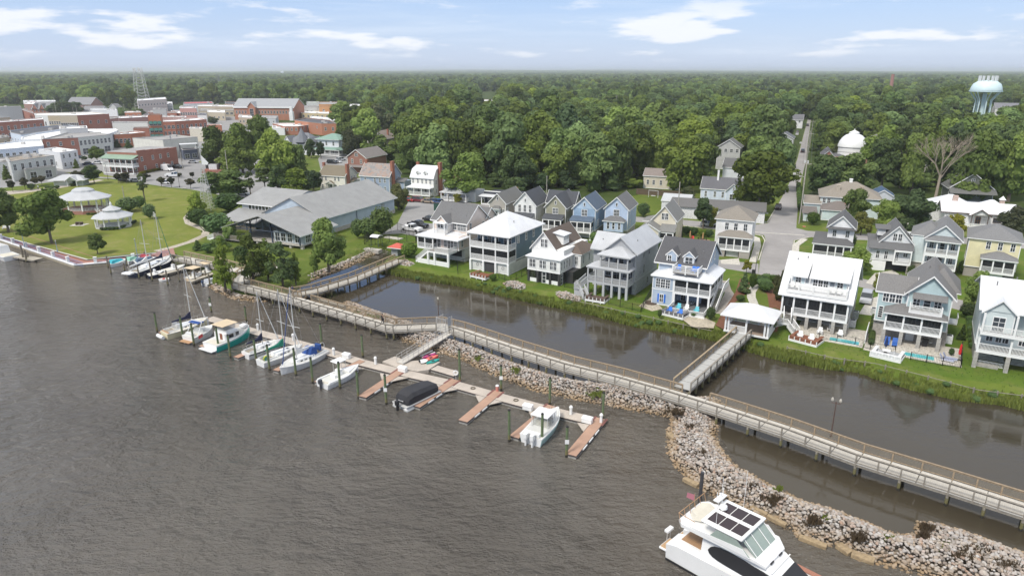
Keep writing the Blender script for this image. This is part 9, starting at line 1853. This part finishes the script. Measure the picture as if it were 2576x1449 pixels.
def person(lbl,x,y,shirt,legs,z=LZ,ang=0,hair=(.03,.02,.015)):
 t=thing('person',lbl,'person',(*G(x,y,z),z),R(ang));me=bpy.data.meshes.new('body')
 J=[(0,0,.95,.15),(0,0,1.2,.15),(0,0,1.42,.17),(0,0,1.52,.06),(0,.01,1.66,.10),(.1,0,.9,.10),(.13,.12,.5,.065),(.14,-.02,.08,.045),(.14,.12,.03,.04),(-.1,0,.9,.10),(-.13,.02,.5,.065),(-.14,-.22,.1,.045),(-.14,-.08,.04,.04),(.2,0,1.42,.06),(.27,-.06,1.15,.045),(.25,.1,.95,.035),(-.2,0,1.42,.06),(-.27,.06,1.15,.045),(-.25,.2,.98,.035)]
 E_=[(0,1),(1,2),(2,3),(3,4),(0,5),(5,6),(6,7),(7,8),(0,9),(9,10),(10,11),(11,12),(2,13),(13,14),(14,15),(2,16),(16,17),(17,18)]
 me.from_pydata([j[:3] for j in J],E_,[]);me.materials.append(M('skin',(.42,.26,.18),.6));o=link('body',me,t);sk=o.modifiers.new('skin','SKIN')
 for i,j in enumerate(J):me.skin_vertices[0].data[i].radius=(j[3],j[3])
 me.skin_vertices[0].data[0].use_root=True;o.modifiers.new('sub','SUBSURF').levels=1
 MB().lathe([(.19,.92),(.2,1.15),(.23,1.4),(.1,1.5)],10).obj('shirt',M('cloth',shirt,.8),t)
 for sg,(kx,ky),(fx,fy) in ((1,(.13,.12),(.14,-.02)),(-1,(-.13,.02),(-.14,-.22))):MB().tube((sg*.09,0,.95),(kx,ky,.5),.125,.09,n=8).tube((kx,ky,.5),(fx,fy,.12),.088,.065,n=8).obj('trouser_leg',M('cloth',legs,.8),t)
 MB().lathe([(.0,1.8),(.09,1.77),(.118,1.70),(.115,1.62)],10).obj('hair',M('hair',hair,.8),t)
person('person in black standing on the boardwalk near its bend',963,815,(.02,.02,.02),(.02,.02,.025),DZ,-40);person('person in a pale top walking on the park path at the left',97,478,(.55,.62,.6),(.05,.06,.07),LZ,90);person('person in dark clothes by the boardwalk junction rail',737,741,(.04,.05,.10),(.04,.05,.12),DZ,30)
# bank vegetation
def tufts(name,mat,spots,seed,hgt=(.4,.9),blades=9,spread=.35):
 rnd=random.Random(seed);V,F,T=[],[],[]
 for (x,y,z,s) in spots:
  tn=rnd.random()*.6
  for k in range(blades):
   a=rnd.uniform(0,6.28);r=rnd.uniform(0,spread)*s;px,py=x+r*math.cos(a),y+r*math.sin(a);h=rnd.uniform(*hgt)*s;b=rnd.uniform(0,6.28);w=rnd.uniform(.05,.13)*s;lx,ly=rnd.uniform(-.3,.3)*h,rnd.uniform(-.3,.3)*h;i=len(V)
   V+=[(px-w*math.cos(b),py-w*math.sin(b),z-.1),(px+w*math.cos(b),py+w*math.sin(b),z-.1),(px+lx*.5+w*.8*math.cos(b+.5),py+ly*.5+w*.8*math.sin(b+.5),z+h*.6),(px+lx,py+ly,z+h)]
   F+=[(i,i+1,i+2),(i,i+2,i+3)];t_=min(1,tn+rnd.random()*.4);T+=[t_,t_]
 me=bpy.data.meshes.new(name);me.from_pydata(V,[],F);me.materials.append(mat);at=me.attributes.new('tone','FLOAT','FACE');at.data.foreach_set('value',T);o=link(name,me);o['kind']='stuff';return o
rnd=random.Random(4);sp,bush=[],[]
for i in range(len(SHORE)-1):
 if SHORE[i][0]<950 or (SHORE[i][1]<660):continue
 a,b=Vector(shore_w[i]),Vector(shore_w[i+1]);c,d=Vector(crest[i]),Vector(crest[i+1]);n=int((b-a).length*26)
 for k in range(n):
  u,v=rnd.random(),rnd.random()**1.5;p=a.lerp(b,u).lerp(c.lerp(d,u),v*.62-.08);q=max(-.05,-.35+(v*.62-.08)*1.9)
  lush=.6+.6*math.sin(p.x*.35)*math.sin(p.x*.13+2);sp.append((p.x,p.y,q,(.75+.5*lush)*(1.15-.5*v)))
  if rnd.random()<.03:bush.append((p.x,p.y,q,rnd.uniform(.3,.65)))
tufts('bank_reeds',LEAF['reed'],sp,1)
o=None;V,F,T=[],[],[];src=CR['shrub'][0];sv=[v.co.copy() for v in src.vertices];sf=[tuple(p.vertices) for p in src.polygons]
for (x,y,z,s) in bush[:110]:
 i=len(V);V+=[(x+v.x*s,y+v.y*s,z+v.z*s*1.3) for v in sv];F+=[tuple(i+k for k in f) for f in sf];tn=rnd.random();T+=[tn]*len(sf)
me=bpy.data.meshes.new('bank_bushes');me.from_pydata(V,[],F);me.materials.append(LEAF['shrub']);at=me.attributes.new('tone','FLOAT','FACE');at.data.foreach_set('value',T);link('bank_bushes',me)['kind']='stuff'
WEED=leaf('leaf_weed',(.10,.055,.03),(.22,.13,.07));s1,s2=[],[]
for (x,y,w,k) in ((1950,1255,24,0),(1896,1222,10,0),(2050,1308,20,0),(2160,1350,22,0),(2320,1345,14,0),(2440,1390,40,0),(2330,1325,16,0),(1770,1140,14,0),(2380,1370,30,1),(2440,1375,20,1),(2080,1300,14,1),(2240,1350,14,1),(1960,1226,10,1),(2540,1420,30,0),(1740,1075,14,0),(1500,990,20,1),(1300,930,16,1),(1200,900,14,1),(900,785,12,1),(940,795,12,1),(1700,1035,20,0)):
 for j in range(int(w*1.6)):
  p=G(x+rnd.gauss(0,w*.5),y+rnd.gauss(0,w*.22),1.1);(s1 if k==0 else s2).append((p[0],p[1],1.0,rnd.uniform(.4,.8)))
tufts('dry_weeds',WEED,s1,2);tufts('green_weeds',LEAF['reed'],s2,3,hgt=(.2,.4))
gr=[]
for k in range(5200):
 i=rnd.randrange(10,len(crest)-1);u=rnd.random();p=Vector(crest[i]).lerp(Vector(crest[i+1]),u);p+=Vector((rnd.uniform(-1.5,7),rnd.uniform(-.5,8)))
 gr.append((p.x,p.y,LZ,rnd.uniform(.12,.3)))
tufts('grass_tufts',LEAF['shrub'],gr,6,blades=4,spread=.8)
t=thing('split_rail_fence','low weathered split-rail fence along the grassy bank','fence',(0,0,0));fp=[Vector(p) for p in pts([(1440,758),(1520,776),(1610,796),(1700,816),(1790,836)],.9)];fp2=[Vector(p) for p in pts([(1980,878),(2100,905),(2200,918),(2320,948),(2460,985),(2576,1000)],.9)]
for P in (fp,fp2):
 for p,an in along([tuple(q) for q in P],2.6):MB().box(-.07,.07,-.07,.07,.3,1.35).obj('post',GREYW,t).location=(p.x,p.y,0)
 for a,b in zip(P[:-1],P[1:]):MB().tube((*a,1.15),(*b,1.15),.05,n=5).obj('rail',GREYW,t)
for h_ in HOUSES:
 p_=local(h_,5,6)
 if p_.y>200:clear(p_.x,p_.y,13)
def place_woods():
 rnd=random.Random(99);near,far=[],[]
 y=215.0
 while y<3400:
  sp=12.2+max(0,y-300)*.0035
  half=(y+60)*.80+40;x=-half
  while x<half:
   p=(x+rnd.uniform(-.42,.42)*sp,y+rnd.uniform(-.42,.42)*sp);x+=sp
   sx,sy=proj(p[0],p[1],LZ)
   if sx<-140 or sx>2716:continue
   if y<330 and sx<1080:continue
   if sy>500 or (sx>1960 and sy>480):continue
   if any(inpoly(p,q) for q in CLEARP):continue
   if not free(p):continue
   if sx<640 and y<640:continue
   if sx<1020 and y<600 and rnd.random()<.6:continue
   r=rnd.random();kind='oak' if r<.52 else 'light' if r<.68 else 'dark' if r<.86 else 'pine'
   h=rnd.uniform(12,20)*(1.05 if y<800 else .95);
   if rnd.random()<.1:h*=1.25
   rad=h*rnd.uniform(.38,.52) if kind !='pine' else h*rnd.uniform(.22,.3)
   (near if len(near)<150 and y<520 else far).append((p,h,rad,kind))
  y+=sp*.84
 und=[]
 for (p,h,rad,k) in near+[f for f in far if f[0][1]<420]:
  for j in range(3):und.append(((p[0]+rnd.uniform(-6,6),p[1]+rnd.uniform(-7,3)),rnd.uniform(2.5,6.5),rnd.uniform(2.2,3.8),rnd.choice(['oak','dark','light'])))
 far+=[u for u in und if free(u[0],-2) and proj(*u[0],LZ)[1]<497]
 zone={'oak':'broad green tree in the continuous woods behind the houses','light':'bright green tree in the continuous woods behind the houses','dark':'dark green tree in the continuous woods behind the houses','pine':'pine in the continuous woods behind the houses'}
 for i,(p,h,rad,k) in enumerate(near):
  sx=proj(p[0],p[1],LZ)[0];wh='above the old colonial houses' if sx<1130 else 'behind the narrow gabled houses' if sx<1560 else 'left of the long street' if sx<2010 else 'right of the long street by the dome' if sx<2280 else 'round the bare dead tree'
  tree(0,0,0,0,k,zone[k].replace('behind the houses',wh),group='%s trees in the woods %s' % (k,wh),xy=p,hgt=h,rad=rad,crown0=.08,seed=i)
 kinds=['oak','light','dark','pine'];P,RZ,SC,ID=[],[],[],[]
 lib=[]
 for k in kinds:
  for me in CR[k]:lib.append((k,me))
 byk={k:[i for i,(kk,_) in enumerate(lib) if kk==k] for k in kinds}
 for (p,h,rad,k) in far:
  P.append((p[0],p[1],LZ+h*.04));RZ.append(rnd.uniform(0,6.28));SC.append((rad*1.06,rad*1.06,h*.97));ID.append(rnd.choice(byk[k]))
 y=3400.0
 while y<15000:
  sp=26+(y-3400)*.006;half=y*.80+60;x=-half
  while x<half:
   p=(x+rnd.uniform(-.45,.45)*sp,y+rnd.uniform(-.45,.45)*sp);x+=sp
   hill=max(0,(y-5500)/9000)*26*(math.sin(p[0]*.00045+1.3)*.5+.5+.3*math.sin(p[0]*.0019+y*.0007))
   h=rnd.uniform(12,23)+hill;P.append((p[0],p[1],LZ-2));RZ.append(rnd.uniform(0,6.28));SC.append((sp*.72,sp*.72,h));ID.append(rnd.choice(byk['oak']+byk['dark']+byk['light']))
  y+=sp*1.0
 me=bpy.data.meshes.new('far_woods');me.from_pydata(P,[],[])
 a=me.attributes.new('rz','FLOAT','POINT');a.data.foreach_set('value',RZ)
 a=me.attributes.new('sc','FLOAT_VECTOR','POINT');a.data.foreach_set('vector',[c for s_ in SC for c in s_])
 a=me.attributes.new('pick','INT','POINT');a.data.foreach_set('value',ID)
 o=link('far_woods',me);o['kind']='stuff'
 objs={}
 for ob in COL.objects:
  if ob.type=='MESH' and ob.data.name.startswith('crown') and ob.data.name not in objs:objs[ob.data.name]=ob
 ng=bpy.data.node_groups.new('woods','GeometryNodeTree');ng.interface.new_socket('Geometry',in_out='INPUT',socket_type='NodeSocketGeometry');ng.interface.new_socket('Geometry',in_out='OUTPUT',socket_type='NodeSocketGeometry')
 N,L=ng.nodes,ng.links;gi=N.new('NodeGroupInput');go=N.new('NodeGroupOutput');inst=N.new('GeometryNodeInstanceOnPoints');join=N.new('GeometryNodeGeometryToInstance')
 m2p=N.new('GeometryNodeMeshToPoints');L.new(gi.outputs[0],m2p.inputs[0])
 for k,mesh in reversed(lib):
  oi=N.new('GeometryNodeObjectInfo');oi.inputs['Object'].default_value=objs[mesh.name];oi.inputs['As Instance'].default_value=False;oi.transform_space='ORIGINAL'
  L.new(oi.outputs['Geometry'],join.inputs[0])
 def attr(nm,t):
  n=N.new('GeometryNodeInputNamedAttribute');n.data_type=t;n.inputs['Name'].default_value=nm;return n.outputs['Attribute']
 L.new(m2p.outputs[0],inst.inputs['Points']);L.new(join.outputs[0],inst.inputs['Instance']);inst.inputs['Pick Instance'].default_value=True
 L.new(attr('pick','INT'),inst.inputs['Instance Index']);L.new(attr('sc','FLOAT_VECTOR'),inst.inputs['Scale'])
 cb=N.new('ShaderNodeCombineXYZ');L.new(attr('rz','FLOAT'),cb.inputs[2]);e2r=N.new('FunctionNodeEulerToRotation');L.new(cb.outputs[0],e2r.inputs[0]);L.new(e2r.outputs[0],inst.inputs['Rotation'])
 L.new(inst.outputs[0],go.inputs[0]);md=o.modifiers.new('woods','NODES');md.node_group=ng
 print('woods near',len(near),'far',len(P))
place_woods()
# air
hz=MB().box(-16000,16000,-300,15600,-1.0-.5,64).obj('haze',bpy.data.materials.new('haze'));hz['kind']='stuff'
hm=hz.data.materials[0];hm.use_nodes=True;N=hm.node_tree.nodes;N.clear();o_=N.new('ShaderNodeOutputMaterial');v_=N.new('ShaderNodeVolumePrincipled')
v_.inputs['Color'].default_value=(.93,.96,1.0,1);v_.inputs['Density'].default_value=.00013;v_.inputs['Anisotropy'].default_value=.3;hm.node_tree.links.new(v_.outputs[0],o_.inputs['Volume'])
